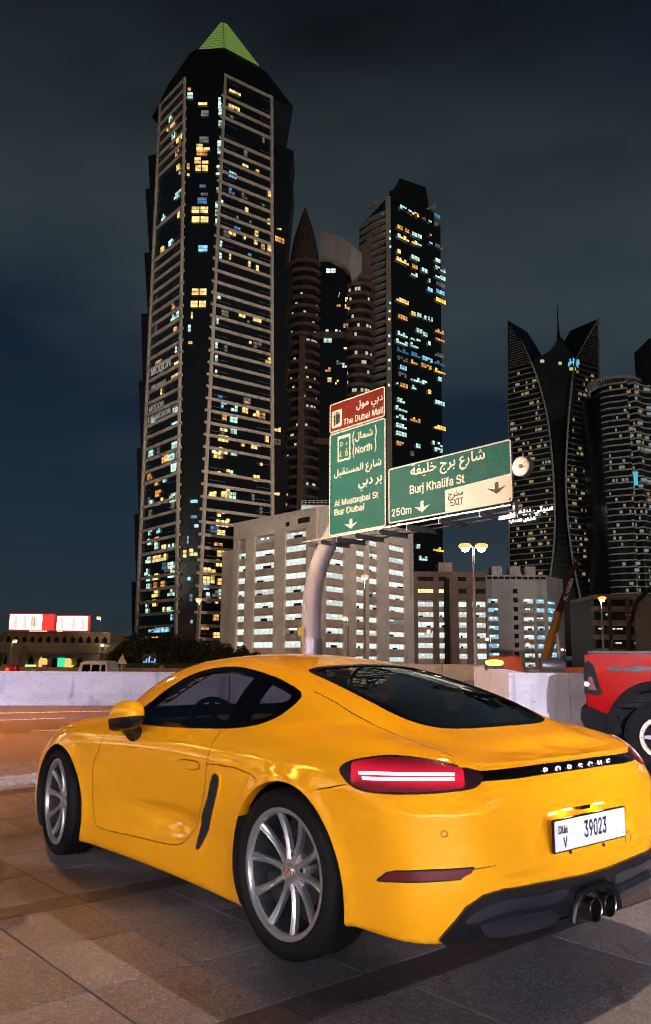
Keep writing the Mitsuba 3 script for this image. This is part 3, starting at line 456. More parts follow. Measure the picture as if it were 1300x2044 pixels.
# the sun strip on the windscreen, read from behind
strip_ = pws.intersection(sbox(1.3, -1, 1.53, 1)); cput('sun_strip', patch(strip_, 'top', -.008, .011), 'black_plastic', 40, label='black sun strip across the top of the windscreen')
put_ = [(.02, .10, .0, .5), (.16, .22, .0, .75), (.16, .30, .55, .8), (.26, .30, .0, .8), (.36, .47, .35, .75), (.54, .64, .35, .75), (.68, .72, .0, .95), (.72, .80, .55, .75), (.78, .82, .0, .65), (.72, .84, .75, .95), (.87, .90, .05, .95), (.93, .96, .1, .9), (.93, 1.02, .0, .18)]
A0, B0 = np.array((2.0, .425)), np.array((1.66, .275)); Tn = (B0 - A0); Nn = np.array((-.30, -.95)) * .075
mat('sticker', dict(type='principledthin', base_color=rgb(.85, .84, .88), roughness=.6, diff_trans=1.0))
marks = [Polygon([A0 + Tn * t0 + Nn * w0, A0 + Tn * t1 + Nn * w0, A0 + Tn * t1 + Nn * w1, A0 + Tn * t0 + Nn * w1]) for t0, t1, w0, w1 in put_]
cput('windscreen_band', patch(Polygon([A0 - Nn * 1.6, B0 - Nn * 1.6, B0 + Nn * 1.25, A0 + Nn * 1.25]).difference(shapely.union_all(marks)), 'top', -.012, .0135, .03), 'black_plastic', label='black band along the left edge of the windscreen')
for q in marks:
    m_ = sheet(q, 'top', -.0128, .03); cput('band_lettering', m_[0], 'sticker', normals=m_[1])
# side details
INTAKE = [(.572,.722),(.535,.71),(.528,.69),(.545,.64),(.633,.49),(.72,.365),(.775,.318),(.80,.325),(.797,.36),(.77,.452),(.66,.60),(.61,.695)]
pin = Polygon(smoothpoly(INTAKE, 4)); pair('side_intake', patch(pin, 'side', .0015, .004, .02), 'void')
pair('intake_lip', patch(pin.buffer(.012).difference(pin.buffer(-.001)), 'side', .006, .01, .02), 'car_paint')
HAN = [(.98,.729),(.92,.752),(.82,.757),(.745,.752),(.735,.733),(.78,.72),(.87,.716)]
ph = Polygon(smoothpoly(HAN, 4)); pair('handle_recess', patch(ph.buffer(.004), 'side', .0008, .004, .02), 'void'); pair('door_handle', patch(ph, 'side', .010, .004, .02), 'car_paint')
# tail lights
LIGHT = [(-.369,.74),(-.352,.765),(-.303,.784),(-.2,.801),(-.119,.803),(-.03,.795),(.058,.78),(.128,.765),(.185,.748),(.203,.731),(.193,.706),(.165,.688),(.076,.674),(-.036,.664),(-.165,.659),(-.253,.663),(-.309,.678),(-.348,.708)]
pl = Polygon(smoothpoly(LIGHT, 3)); a, b = pair('tail_light', patch(pl, 'diag', .004, .006, .02), 'lens_dark')
glow = pl.intersection(sbox(-.325, 0, .135, 2)).buffer(-.024).buffer(.016); shade = proc(lambda p, n, uv: mi.Color3f(.62, .005, .03) * (.10 + 1.25 * smoothstep(.79, .83, p.z) * (1 - smoothstep(.84, .90, p.z))))
for k_, par in ((0, a), (1, b)):
    f_ = mir if k_ else (lambda q: q)
    put(f'{par}__reflector', f_(patch(glow, 'diag', .0055, .003, .02)), 'lens_red', 40, emit=shade, tw=CT, label='glowing red inner lens of the tail light')
    for q in ([(-.285,.738),(.09,.740),(.09,.7295),(-.283,.7265)], [(-.27,.718),(.088,.7235),(.088,.713),(-.266,.7065)]):
        put(f'{par}__light_bar', f_(patch(q, 'diag', .0075, .003, .02)), 'lens_red', 40, emit=(4.2, 2.2, 2.4), w=.3, tw=CT, label='lit pinkish white light bar')
    m_ = sheet(pl.buffer(-.002), 'diag', .011, .02); m_ = mir(m_) if k_ else m_; put(f'{par}__cover', m_[0], 'clear_cover', tw=CT, normals=m_[1])
FOG = [(-.207,.342),(-.175,.370),(-.141,.381),(0.,.396),(.148,.404),(.142,.388),(.10,.371),(0.,.362),(-.1,.352)]
pf = Polygon(FOG); pair('rear_reflector', patch(pf, 'diag', .0025, .006, .02), 'lens_red'); pair('reflector_slot', patch(pf.buffer(.006).union(Polygon([(.14,.402),(.24,.411),(.24,.407),(.14,.392)])), 'diag', .0008, .006, .02), 'void')
pair('bumper_crease', patch(Polygon([(.10,.366),(.16,.376),(.24,.3985),(.25,.4095),(.20,.405),(.15,.399)]), 'diag', .0015, .006, .02), 'car_paint')
STRIP = [(.635,.866),(.56,.853),(.2,.857),(0,.858)]; STB = [(.60,.820),(.41,.819),(.24,.823),(0,.824)]
ps = Polygon(STRIP + [(-y, z) for y, z in STRIP[-2::-1]] + [(-y, z) for y, z in STB] + [(y, z) for y, z in STB[::-1]]).buffer(0); cput('tail_strip', patch(ps, 'rear', .004, .006, .03), 'black_gloss', 40)
def rx(y, z): p, n = onbody(np.array([[y, z]]), 'rear'); return p[0, 0]
for i, ch in enumerate('PORSCHE'):
    y = .235 - i * .0825; m_ = text(ch, .0245, .006, True, 1.5); cput('badge_letter', place(m_, (rx(y - .015, .837) - .0045, y, .8245), (0, -1, 0), (0, 0, 1)), 'bright_trim')
ys = np.linspace(-.645, .645, 60); prof = []
for y in ys:
    p, _ = onbody(np.array([[y, .868]]), 'rear'); xe = p[0, 0] - .020 * (1 - (abs(y) / .66) ** 6) - .002; q, _ = onbody(np.array([[xe + .115, y]]), 'top'); q2, _ = onbody(np.array([[xe + .05, y]]), 'top')
    prof.append([(xe + .115, y, q[0, 2] - .004), (xe + .05, y, q2[0, 2] + .0045), (xe + .006, y, .884), (xe, y, .8805), (xe + .004, y, .868), (xe + .03, y, .855), (xe + .115, y, .84)])
prof = np.array(prof); k7 = prof.shape[1]; SF = []
for i in range(len(ys) - 1):
    for j in range(k7):
        q = [i * k7 + j, i * k7 + (j + 1) % k7, (i + 1) * k7 + (j + 1) % k7, (i + 1) * k7 + j]; SF += [q[:3], [q[0], q[2], q[3]]]
SF += [[0, j + 1, j] for j in range(1, k7 - 1)] + [[(len(ys) - 1) * k7, (len(ys) - 1) * k7 + j, (len(ys) - 1) * k7 + j + 1] for j in range(1, k7 - 1)]
sp = trimesh.Trimesh(prof.reshape(-1, 3), SF, process=False)
if sp.volume < 0: sp.invert()
cput('spoiler', sp, 'car_paint', 35)
# number plate
plate = cput('number_plate', prism(sbox(-.268, -.058, .268, .058).buffer(.006), 0, .010, 'yz'), 'black_plastic')
PT = np.eye(4); PT[:3, 3] = (-.985, .012, .592)
scene[plate]['to_world'] = T(CARM @ PT)
def pput(name, m, mt, **k): put(f'{plate}__{name}', m, mt, tw=T(CARM @ PT), **k)
pput('plate_face', prism(sbox(-.262, -.053, .262, .053).buffer(.006), -.0015, 0.0, 'yz'), 'plate_white')
def ptext(m, y, z): return place(m, (-.0018, y, z), (0, -1, 0), (0, 0, 1))
pput('digits', ptext(text('39023', .064, .0012, True, .62), .060, -.026), 'ink')
pput('letters', ptext(text('V', .040, .0012, True, .75), .213, -.046), 'ink')
pput('emblem', cat([ptext(text('DU', .030, .0012, True, .85), .246, .008), ptext(arabic('dubai', .016, .0012, .7), .205, .022), ptext(text('BAI', .012, .0012, True, 1.1), .207, .008)]), 'ink')
pput('mark', ptext(text('x', .010, .0012, True), -.245, -.048), 'ink')
cput('plate_lamp', bx(-.955, -.93, -.035, .035, .668, .682), 'black_plastic')
cput('plate_lamp_lens', cat([bx(-.95, -.935, s - .03, s + .03, .674, .678) for s in (.12, -.12)]), 'lamp_lens', emit=(22, 20, 12), w=.7)
for y, z in ((.146, .515), (-.104, .510)):
    cput('screw', place(lathe([(0, .006), (.006, .006), (.008, .0)], 14), (rx(y, z) + .004, y, z), (0, -1, 0), (0, 0, 1)), 'void')
ring = lambda r, w_: lathe([(r, 0), (r, .0015), (r + w_, .0015), (r + w_, 0), (r, 0)], 28)
def onring(y, z, r, w_, mtl, nme):
    p, n = onbody(np.array([[y, z]]), 'rear'); n = n[0]; ex = np.cross([0, 0, 1], n); ex /= np.linalg.norm(ex); cput(nme, place(ring(r, w_), p[0] + n * .0003, ex, np.cross(n, ex)), mtl)
for y, z in ((.784, .645), (-.784, .645)): onring(y, z, .0105, .0022, 'void', 'parking_sensor')
onring(-.317, .512, .024, .0014, 'void', 'tow_eye_cap')
# diffuser and exhaust
DT = [(.765,.262),(.745,.315),(.71,.382),(.65,.420),(.556,.436),(.39,.435),(.113,.424),(0,.423)]; DB = [(.72,.235),(.5,.225),(.2,.215),(0,.21)]
pdif = Polygon(DT + [(-y, z) for y, z in DT[-2::-1]] + [(-y, z) for y, z in DB] + [(y, z) for y, z in DB[::-1]]).buffer(0); dif = cput('diffuser', patch(pdif, 'rear', .012, .008, .03), 'bumper_grey', 40, label='matt black lower bumper with two raised blades')
BL = [(.63,.305),(.50,.318),(.30,.312),(.205,.292),(.215,.272),(.40,.262),(.58,.276)]
for s in (1, -1):
    m_ = patch(Polygon(smoothpoly(BL, 4)), 'rear', .040, .006, .02); m_ = m_ if s > 0 else mir(m_); put(f'{dif}__blade', m_, 'blade_black', 50, tw=CT)
    m_ = patch(Polygon(smoothpoly([(.70,.33),(.60,.392),(.35,.396),(.19,.385),(.19,.352),(.40,.352),(.60,.345)], 4)), 'rear', .020, .006, .02); m_ = m_ if s > 0 else mir(m_); put(f'{dif}__upper_panel', m_, 'blade_black', 50, tw=CT)
    onring(s * .30 - .02, .405, .010, .002, 'void', 'parking_sensor')
arc = [(-.985, y, z) for y, z in [(.17, .25), (.155, .31), (.12, .345), (.06, .362), (-.06, .362), (-.12, .345), (-.155, .31), (-.17, .25)]]
put(f'{dif}__exhaust_surround', tube(arc, .016, 10), 'black_plastic', 50, tw=CT)
for y in (.055, -.055):
    t_ = lathe([(.040, -.12), (.0455, -.05), (.047, .0), (.0455, .004), (.042, .0), (.040, -.11)], 32, 'x'); t_.vertices[:, 0] *= -1; t_.invert(); t_.apply_translation([-1.015, y, .285]); cput('exhaust_tip', t_, 'exhaust_steel', 40)
    t_ = lathe([(0, 0), (.041, 0)], 24, 'x'); t_.apply_translation([-.93, y, .285]); cput('exhaust_bore', t_, 'void')
cput('underbody', cat([bx(-.62, 2.9, -.70, .70, .21, .27), bx(.45, 2.05, -.78, .78, .15, .2)]), 'void')
# wheels
def wheel(name, cx, side, yc, R, half, lip, par_label):
    w = cput(name, lathe([(0.0, 0.0), (.01, 0.0)], 8, 'y'), 'rim_silver') if False else None
    key = nm(f'{car}__wheel'); base = np.eye(4); base[:3, 3] = (cx, side * yc, R * par_label)
    st_ = math.radians(-7.0 if cx > 1 else 0.0); base[:3, :3] = np.array([[math.cos(st_), -math.sin(st_), 0], [math.sin(st_), math.cos(st_), 0], [0, 0, 1]]) @ np.diag([side * par_label, side * 1., par_label])
    tw_ = T(CARM @ base)
    b_ = half; pr = [(.262, -b_ + .02), (.285, -b_ + .006), (R - .045, -b_), (R - .016, -b_ + .012), (R - .003, -b_ + .030)]
    for g in (-.55, -.18, .18, .55): pr += [(R, g * b_ - .006), (R - .008, g * b_ - .005), (R - .008, g * b_ + .005), (R, g * b_ + .006)]
    pr += [(R - .003, b_ - .030), (R - .016, b_ - .012), (R - .030, b_ - .003), (R - .045, b_), (R - .047, b_ + .0015), (R - .052, b_ + .0015), (.285, b_ - .006), (.272, b_ - .012), (.262, b_ - .020), (.262, -b_ + .02)]
    ty = lathe(pr, 96, 'y'); ty = ty if ty.volume > 0 else (ty.invert() or ty)
    scene[key] = mikit.ply(ty, 'rubber', smooth=35, to_world=tw_)
    def wp(n_, m_, mt, sm=30, par=None): return put(f'{key}__{n_}', m_, mt, sm, tw=tw_)
    L = lip
    rim = lathe([(.262, -b_ + .03), (.240, -b_ + .035), (.236, L - .05), (.243, L - .012), (.250, L - .002), (.262, L), (.270, L - .001), (.272, L - .008), (.266, L - .02), (.266, -b_ + .03), (.262, -b_ + .03)], 96, 'y')
    wp('barrel', lathe([(.2385, -b_ + .03), (.2345, L - .05), (.2385, L - .022)], 64, 'y'), 'rim_dark')
    wp('rim', rim if rim.volume > 0 else (rim.invert() or rim), 'rim_silver')
    def spoke(a0, a1):
        secs = []
        for t in np.linspace(0, 1, 9):
            r = .050 + t * .199; a = a0 + (a1 - a0) * t ** .8; wd = .0105 + .005 * abs(2 * t - .9) ** 1.5 + .004 * t; y = L - .040 + .030 * t ** 1.4 - .010 * math.sin(math.pi * t); th = .034 - .010 * t
            c, s_ = math.cos(a), math.sin(a); rad, tan = np.array([c, 0, s_]), np.array([-s_, 0, c]); o = rad * r
            secs.append([o + tan * w_ + np.array([0, yy, 0]) for w_, yy in ((-wd, y - th), (-wd, y - .008), (-wd * .45, y), (0, y - .0035), (wd * .45, y), (wd, y - .008), (wd, y - th))])
        S = np.array(secs); k_ = S.shape[1]; f = []
        for i in range(len(S) - 1):
            for j in range(k_):
                q = [i * k_ + j, i * k_ + (j + 1) % k_, (i + 1) * k_ + (j + 1) % k_, (i + 1) * k_ + j]; f += [q[:3], [q[0], q[2], q[3]]]
        f += [[0, j, j + 1] for j in range(1, k_ - 1)] + [[(len(S) - 1) * k_, (len(S) - 1) * k_ + j + 1, (len(S) - 1) * k_ + j] for j in range(1, k_ - 1)]
        m_ = trimesh.Trimesh(S.reshape(-1, 3), f, process=False); return m_ if m_.volume > 0 else (m_.invert() or m_)
    for i in range(5):
        c0 = 2 * math.pi * i / 5 + .42
        for s_ in (-1, 1): wp('spoke', spoke(c0 + s_ * .30, c0 + s_ * .315), 'rim_silver', 25)
    hub = lathe([(0, L - .045), (.046, L - .045), (.060, L - .052), (.086, L - .062), (.088, L - .10), (0, L - .10)], 40, 'y'); wp('hub', hub if hub.volume > 0 else (hub.invert() or hub), 'rim_silver')
    cap = lathe([(0, L - .034), (.026, L - .034), (.031, L - .037), (.032, L - .046)], 32, 'y'); wp('hub_cap', cap, 'rim_silver')
    sh = Polygon([(-.013, .016), (.013, .016), (.014, .002), (.009, -.011), (0, -.018), (-.009, -.011), (-.014, .002)]); wp('crest', cat([prism(sh, -(L - .0325), -(L - .034), 'xz')]).apply_transform(np.diag([1, -1, 1, 1])), 'gold', False)
    wp('crest_detail', cat([prism(q, -(L - .0318), -(L - .0324), 'xz') for q in (sbox(-.011, .003, -.001, .013), sbox(.001, -.010, .009, .001))]).apply_transform(np.diag([1, -1, 1, 1])), 'red', False)
    for i in range(5):
        a = 2 * math.pi * i / 5 + .42; bo = lathe([(0, L - .052), (.0085, L - .052), (.0115, L - .056), (.0115, L - .075)], 12, 'y'); bo.apply_translation([.066 * math.cos(a), 0, .066 * math.sin(a)]); wp('wheel_bolt', bo, 'void')
    wp('brake_disc', lathe([(.09, -.005), (.168, -.005), (.168, .028), (.09, .028), (.09, -.005)], 64, 'y'), 'disc_iron')
    cal = lathe([(.12, -.02), (.19, -.02), (.19, .055), (.12, .055), (.12, -.02)], 10, 'y', .2, 1.1); wp('brake_caliper', cal, 'void')
    wp('rim_well', lathe([(0, -.06), (.235, -.06)], 48, 'y'), 'void')
wheel('wheel', .018, 1, .766, .347, .1325, .117, 1.03); wheel('wheel', 2.475, 1, .766, .337, .1175, .104, 1.01)
wheel('wheel', .018, -1, .766, .347, .1325, .117, 1.03); wheel('wheel', 2.475, -1, .766, .337, .1175, .104, 1.01)
# door mirrors (folded against the windows)
def blob(c, r, e=2.6, n=24):
    m_ = trimesh.creation.uv_sphere(1.0, count=[n, 2 * n]); v = m_.vertices; v = v / (np.abs(v) ** e).sum(1, keepdims=True) ** (1 / e); m_.vertices = v * r + c; return m_
for s in (1, -1):
    c0 = np.array([1.365, .972, .962]); up = blob(c0, (.150, .068, .082)); sl = (up.vertices - c0); up.vertices[:, 2] += .16 * -sl[:, 0] * .5 + .02 * (sl[:, 0] > 0) * 0; up.vertices[:, 2] -= .25 * np.maximum(sl[:, 0], 0) ** 2 / .138
    lowm = trimesh.intersections.slice_mesh_plane(up, [-.12, 0, -1.0], c0 + [0, 0, -.012]); upm = trimesh.intersections.slice_mesh_plane(up, [.12, 0, 1.0], c0 + [0, 0, -.012])
    stalk = tube([(1.40, .955, .92), (1.43, .92, .885), (1.46, .862, .85)], [.05, .04, .05], 14)
    f_ = (lambda q: q) if s > 0 else mir
    dm = cput('door_mirror', f_(upm), 'car_paint', 50, label='yellow folded door mirror with black lower shell'); put(f'{dm}__lower_shell', f_(lowm), 'black_plastic', 50, tw=CT); put(f'{dm}__stalk', f_(stalk), 'black_plastic', 50, tw=CT)
# cabin
cput('dashboard', cat([blob(np.array([1.72, 0, .80]), (.30, .66, .10), 4), blob(np.array([1.58, .36, .885]), (.10, .16, .035), 3)]), 'cabin_trim', 40)
sw = trimesh.creation.torus(.182, .016, 40, 12); R_ = trimesh.transformations.rotation_matrix; sw = cat([sw, lathe([(0, .01), (.06, .012), (.07, -.01), (0, -.02)], 24), bx(-.17, .17, -.018, .018, -.01, .005), bx(-.018, .018, -.17, 0, -.01, .005)]); sw.apply_transform(R_(math.radians(-68), [0, 1, 0])); sw.apply_translation([1.36, .36, .865]); cput('steering_wheel', sw, 'cabin_trim', 40)
ring_ = trimesh.creation.torus(.176, .0045, 40, 6); ring_.apply_transform(R_(math.radians(-68), [0, 1, 0])); ring_.apply_translation([1.352, .36, .868]); cput('steering_wheel_trim', ring_, 'chrome', 40)
for y in (.36, -.36):
    st = cat([blob(np.array([.80, y, .60]), (.28, .25, .09), 3), blob(np.array([.55, y, .80]), (.085, .24, .27), 3), blob(np.array([.47, y, 1.06]), (.055, .13, .11), 3)]); st.vertices[:, 0] -= .22 * np.maximum(st.vertices[:, 2] - .65, 0); cput('seat', st, 'seat_leather', 40)
cput('interior_mirror', blob(np.array([1.30, 0, 1.205]), (.02, .12, .033), 4), 'cabin_trim', 40)
cput('parcel_shelf', bx(-.55, .25, -.55, .55, .845, .875), 'cabin_trim')

# ------------------------------------------------------------------ ground, plaza, road
struct('ground', bx(-900, 900, 26.2, 2500, -1.6, -1.2), 'earth')
struct('ground_near', bx(-300, 300, -300, 26.2, -1.6, -.05), 'asphalt')
def strip(x0, x1, y0=-7.0, y1=60.0, z0=-.06, z1=0.0):
    m = bx(x0, x1, y0, y1, z0, z1); m.apply_transform(CARM); return m
struct('plaza_base', strip(-40, 5.48, -40, 60, -.049, -.020), 'grout')
def slab(x0, x1, y0, y1, z):
    g, c = .0025, .004; m = hexa([(x0 + g, y0 + g, -.022), (x1 - g, y0 + g, -.022), (x1 - g, y1 - g, -.022), (x0 + g, y1 - g, -.022)] + [(x0 + g, y0 + g, z - c), (x1 - g, y0 + g, z - c), (x1 - g, y1 - g, z - c), (x0 + g, y1 - g, z - c)])
    t = hexa([(x0 + g, y0 + g, z - c), (x1 - g, y0 + g, z - c), (x1 - g, y1 - g, z - c), (x0 + g, y1 - g, z - c)] + [(x0 + g + c, y0 + g + c, z), (x1 - g - c, y0 + g + c, z), (x1 - g - c, y1 - g - c, z), (x0 + g + c, y1 - g - c, z)])
    return cat([m, t])
plaza = thing('plaza_paving', '', ''); labels[plaza] = dict(kind='structure')
def inframe(p):
    d = p - np.array([0, 0, CAM_Z]); z = d @ _f
    if z < .3: return False
    k = .5 / math.tan(math.radians(FOV / 2)); x, y = d @ _R / z * k, d @ _U / z * k
    return abs(x) < .62 and -.92 < y < .2
rest = {k: [] for k in ('granite_0', 'granite_1', 'granite_2', 'granite_3', 'granite_dark')}; nslab = 0
cols = []
x = -.52 - 1.86 * 4
while x < 5.45:
    cols.append((x, min(x + .20, 5.48), True))
    for k in range(3): cols.append((x + .2 + k * .5533, min(x + .2 + (k + 1) * .5533, 5.48), False))
    x += 1.86
for x0, x1, dark in cols:
    if x1 - x0 < .05: continue
    step = .48 if (x0 > -.4 and not dark) else .96 if not dark else .70
    off = 1.18 if step != .96 else .64
    if dark: off = .45
    for k in range(-16 if step < .9 else -9, 6):
        y0 = off + k * step; c = cw((x0 + x1) / 2, y0 + step / 2); m = slab(x0, x1, y0, y0 + step, rnd.uniform(-.0012, .0008)); m.apply_transform(CARM)
        mt = 'granite_dark' if dark else f'granite_{rnd.randrange(4)}'
        if inframe(c) and nslab < 290: put(f'{plaza}__slab', m, mt); nslab += 1
        else: rest[mt].append(m)
for mt, ms in rest.items():
    if ms: put(f'{plaza}__outer_slabs', cat(ms), mt, kind='stuff')
struct('road_kerb', strip(5.36, 5.48, -7, 40, -.04, .012), 'kerb')
struct('gravel_bed', strip(5.485, 6.165), 'kerb')
gm = []
for i in range(1500):
    s_ = trimesh.creation.icosphere(subdivisions=0, radius=rnd.uniform(.018, .034)); s_.vertices *= [1, rnd.uniform(.7, 1.1), .7]; s_.apply_translation([rnd.uniform(5.52, 6.13), rnd.uniform(-2.2, 2.2), .012]); gm.append(s_)
gm = cat(gm); gm.apply_transform(CARM); k = put('gravel', gm, 'pebble', 30); labels[k] = dict(label='white gravel strip along the edge of the plaza', category='gravel', kind='stuff')
pave = thing('pavement', '', ''); labels[pave] = dict(kind='structure')
put(f'{pave}__bed', strip(6.17, 7.21, -7, 40, -.06, -.012), 'grout')
pr_ = []
for i in range(10):
    for j in range(-30, 30):
        y0 = j * .21 + (.105 if i % 2 else 0); m = hexa([(6.175 + i * .1035 + a * .0985 + (.002, -.002)[a], y0 + b * .205 + (.002, -.002)[b], z) for z in (-.02, rnd.uniform(.003, .007)) for a, b in ((0, 0), (1, 0), (1, 1), (0, 1))]); m.apply_transform(CARM)
        if -8 < j < 4: put(f'{pave}__paver', m, 'paver')
        else: pr_.append(m)
put(f'{pave}__outer_pavers', cat(pr_), 'paver', kind='stuff')
struct('lay_by', strip(7.22, 11.25, -7, 60, -.06, -.004), 'asphalt_pale')
struct('road', strip(11.255, 70, -60, 60, -.06, -.008), 'asphalt')
def line(p, q, w):
    p, q = np.array(p), np.array(q); d = (q - p) / np.linalg.norm(q - p); n = np.array([-d[1], d[0]]) * w / 2
    return prism([p + n, q + n, q - n, p - n], -.006, -.003)
rp = thing('road_markings', '', ''); labels[rp] = dict(kind='structure')
put(f'{rp}__edge_line', line((-22, 12.3), (-1.4, 22.0), .16), 'road_paint'); put(f'{rp}__lane_dash', line((-11.5, 13.8), (-5.456, 17.863), .14), 'road_paint'); put(f'{rp}__lane_dash', line((-5.081, 14.770), (-4.451, 15.173), .14), 'road_paint'); put(f'{rp}__lane_dash', line((-2.6, 20.1), (1.0, 22.6), .14), 'road_paint')

# barrier across the road
def along(prof, p, q):
    p, q = np.array([*p, 0.0]), np.array([*q, 0.0]); d = (q - p) / np.linalg.norm(q - p); n = np.array([d[1], -d[0], 0]); k = len(prof)
    A = np.array([p + n * a + [0, 0, b] for a, b in prof]); B = np.array([q + n * a + [0, 0, b] for a, b in prof]); V = np.vstack([A, B]); F = []
    for j in range(k): i = (j + 1) % k; F += [[j, i, k + i], [j, k + i, k + j]]
    F += [[0, j + 1, j] for j in range(1, k - 1)] + [[k, k + j, k + j + 1] for j in range(1, k - 1)]
    m = trimesh.Trimesh(V, F, process=False); return m if m.volume > 0 else (m.invert() or m)
JER = [(.0, -.05), (.0, .06), (-.16, .31), (-.22, .80), (-.235, .83), (-.36, .83), (-.375, .80), (-.43, .31), (-.60, .06), (-.60, -.05)]
bar = thing('concrete_barrier', 'long low pale concrete road barrier beyond the road at left', 'barrier')
bp, bq = np.array([-38.6, 16.8]), np.array([9.4, 25.2]); bl_ = np.linalg.norm(bq - bp); nb = 8
for i in range(nb):
    a_, b_ = bp + (bq - bp) * (i / nb + .0004), bp + (bq - bp) * ((i + 1) / nb - .0004); put(f'{bar}__segment', along(JER, a_, b_), 'barrier_concrete')
put(f'{bar}__coping', along([(-.215, .832), (-.215, .875), (-.38, .875), (-.38, .832)], bp, bq), 'barrier_concrete')

# wall at right
wl = thing('concrete_wall', 'low grey concrete block wall behind the red pickup', 'wall')
wx = [2.95, 3.93, 6.4, 8.9, 11.5]
for i in range(4):
    put(f'{wl}__panel', bx(wx[i] + .006, wx[i + 1] - .006, 13.40, 13.72, -.05, 1.085), 'wall_concrete')
put(f'{wl}__return_panel', hexa([(2.953, 13.41, -.05), (3.25, 13.41, -.05), (3.25, 16.2, -.05), (2.90, 16.2, -.05), (2.953, 13.41, 1.084), (3.25, 13.41, 1.084), (3.25, 16.2, 1.16), (2.90, 16.2, 1.16)]), 'wall_concrete')
hb = thing('hoarding', 'tan site hoarding panel beside the blue post', 'fence')
p0, p1 = np.array([1.0, 21.0]), np.array([3.86, 20.4])
for i in range(3):
    a_, b_ = p0 + (p1 - p0) * (i / 3 + .003), p0 + (p1 - p0) * ((i + 1) / 3 - .003); put(f'{hb}__board', along([(0, -.05), (0, 1.17), (-.04, 1.17), (-.04, -.05)], a_, b_), 'tan_board')
bpk = thing('bollard', 'slim blue post at the end of the tan hoarding', 'post')
put(f'{bpk}__shaft', tube([(3.72, 19.6, -.05), (3.72, 19.6, 1.12)], .065, 14), 'blue', 40); put(f'{bpk}__cap', tube([(3.72, 19.6, 1.12), (3.72, 19.6, 1.16)], [.075, .05], 14), 'lamp_pole', 40)
yl = thing('warning_light', 'long glowing yellow warning light on top of the grey wall', 'light')
put(f'{yl}__base', bx(2.92, 3.24, 15.0, 15.2, 1.10, 1.18), 'black_plastic'); put(f'{yl}__lens', blob(np.array([3.08, 15.1, 1.235]), (.16, .09, .055), 3), 'yellow', 40, emit=(2.2, 1.5, .25))

# ------------------------------------------------------------------ sign gantry
mat('sign_green', prin((.001, .155, .145), .55, specular=.2)); mat('sign_brown', prin((.20, .012, .008), .5, specular=.2)); mat('sign_white', prin((.85, .80, .72), .45)); mat('sign_yellow', prin((.85, .62, .10), .45)); mat('sign_back', prin((.35, .35, .37), .45, metallic=.7))
gan = thing('road_sign_gantry', 'curved cantilever pole carrying green and brown direction signs with white lettering', 'road sign')
SD = np.array([.669, -.743, .020]); SO = np.array([.13, 28.0, 0]); SN = np.array([-.743, -.669, 0])
def sq(t, z, d=0.0): return SO + SD * t + SN * d + np.array([0, 0, z])
def spanel(name, m, d, mt, **k): return put(name, place(m, sq(0, 0, d), SD, (0, 0, 1)), mt, **k)
def sheetpanel(t0, t1, z0, z1, r=.10): return sbox(t0 + r, z0 + r, t1 - r, z1 - r).buffer(r, 8)
def panel(t0, t1, z0, z1, mt, label):
    g = sheetpanel(t0, t1, z0, z1); k = spanel(f'{gan}__sign_panel', prism(g, -.05, .0), 0.0, 'sign_back', label=label)
    spanel(f'{k}__border', prism(g.buffer(-.012).difference(g.buffer(-.055)), .0, .008), 0.0, 'sign_white'); spanel(f'{k}__rim', prism(g.difference(g.buffer(-.012)), .0, .005), 0.0, mt)
    spanel(f'{k}__face', prism(g.buffer(-.055), .0, .005), 0.0, mt); return k
def onsign(k, m, t, z, mt='sign_white', d=.0055): spanel(f'{k}__lettering', m, d, mt) if False else put(f'{k}__lettering', place(m, sq(t, z, d), SD, (0, 0, 1)), mt)
def arrow(w, hgt): return prism([(-.10 * w, hgt), (.10 * w, hgt), (.10 * w, .42 * hgt), (.5 * w, .60 * hgt), (0, 0), (-.5 * w, .60 * hgt), (-.10 * w, .42 * hgt)], 0, .004)
def fit(m, w, keep=False):
    e = m.extents[0]; m = m.copy(); m.apply_translation([-m.bounds[0][0], 0, 0]); m.vertices[:, :(1 if keep else 2)] *= w / e; return m
kb = panel(-.02, 2.70, 9.06, 10.13, 'sign_brown', 'brown mall direction sign with shopping bag symbol on top of the tall green sign')
onsign(kb, fit(arabic('mall', .3, .004), 1.27), 1.33, 9.66); onsign(kb, fit(text('The Dubai Mall', .21, .004, True), 1.93, True), .70, 9.215)
spanel(f'{kb}__symbol_plate', prism(sheetpanel(.11, .62, 9.22, 9.84, .06), .0055, .008), 0.0, 'sign_white')
bag = cat([prism([(.29, 9.30), (.52, 9.36), (.52, 9.70), (.29, 9.68)], .009, .011), prism([(.20, 9.30), (.27, 9.28), (.27, 9.66), (.20, 9.68)], .009, .011)] + [tube([(.25 + q, 9.66, .01), (.27 + q, 9.75, .01), (.33 + q, 9.77, .01), (.36 + q, 9.67, .01)], .012, 6) for q in (0, .11)])
spanel(f'{kb}__symbol', bag, 0.0, 'ink')
kg = panel(-.01, 2.72, 5.40, 9.04, 'sign_green', 'tall green sign for a street and a district with a down arrow')
onsign(kg, fit(arabic('north', .3, .004), .86), 1.27, 8.56); onsign(kg, text('(', .40, .004, False, .8), 1.10, 8.46); onsign(kg, text(')', .40, .004, False, .8), 2.19, 8.46)
onsign(kg, fit(text('North', .24, .004, True), .80, True), 1.29, 8.07); onsign(kg, text('(', .34, .004, False, .8), 1.12, 8.03); onsign(kg, text(')', .34, .004, False, .8), 2.19, 8.03)
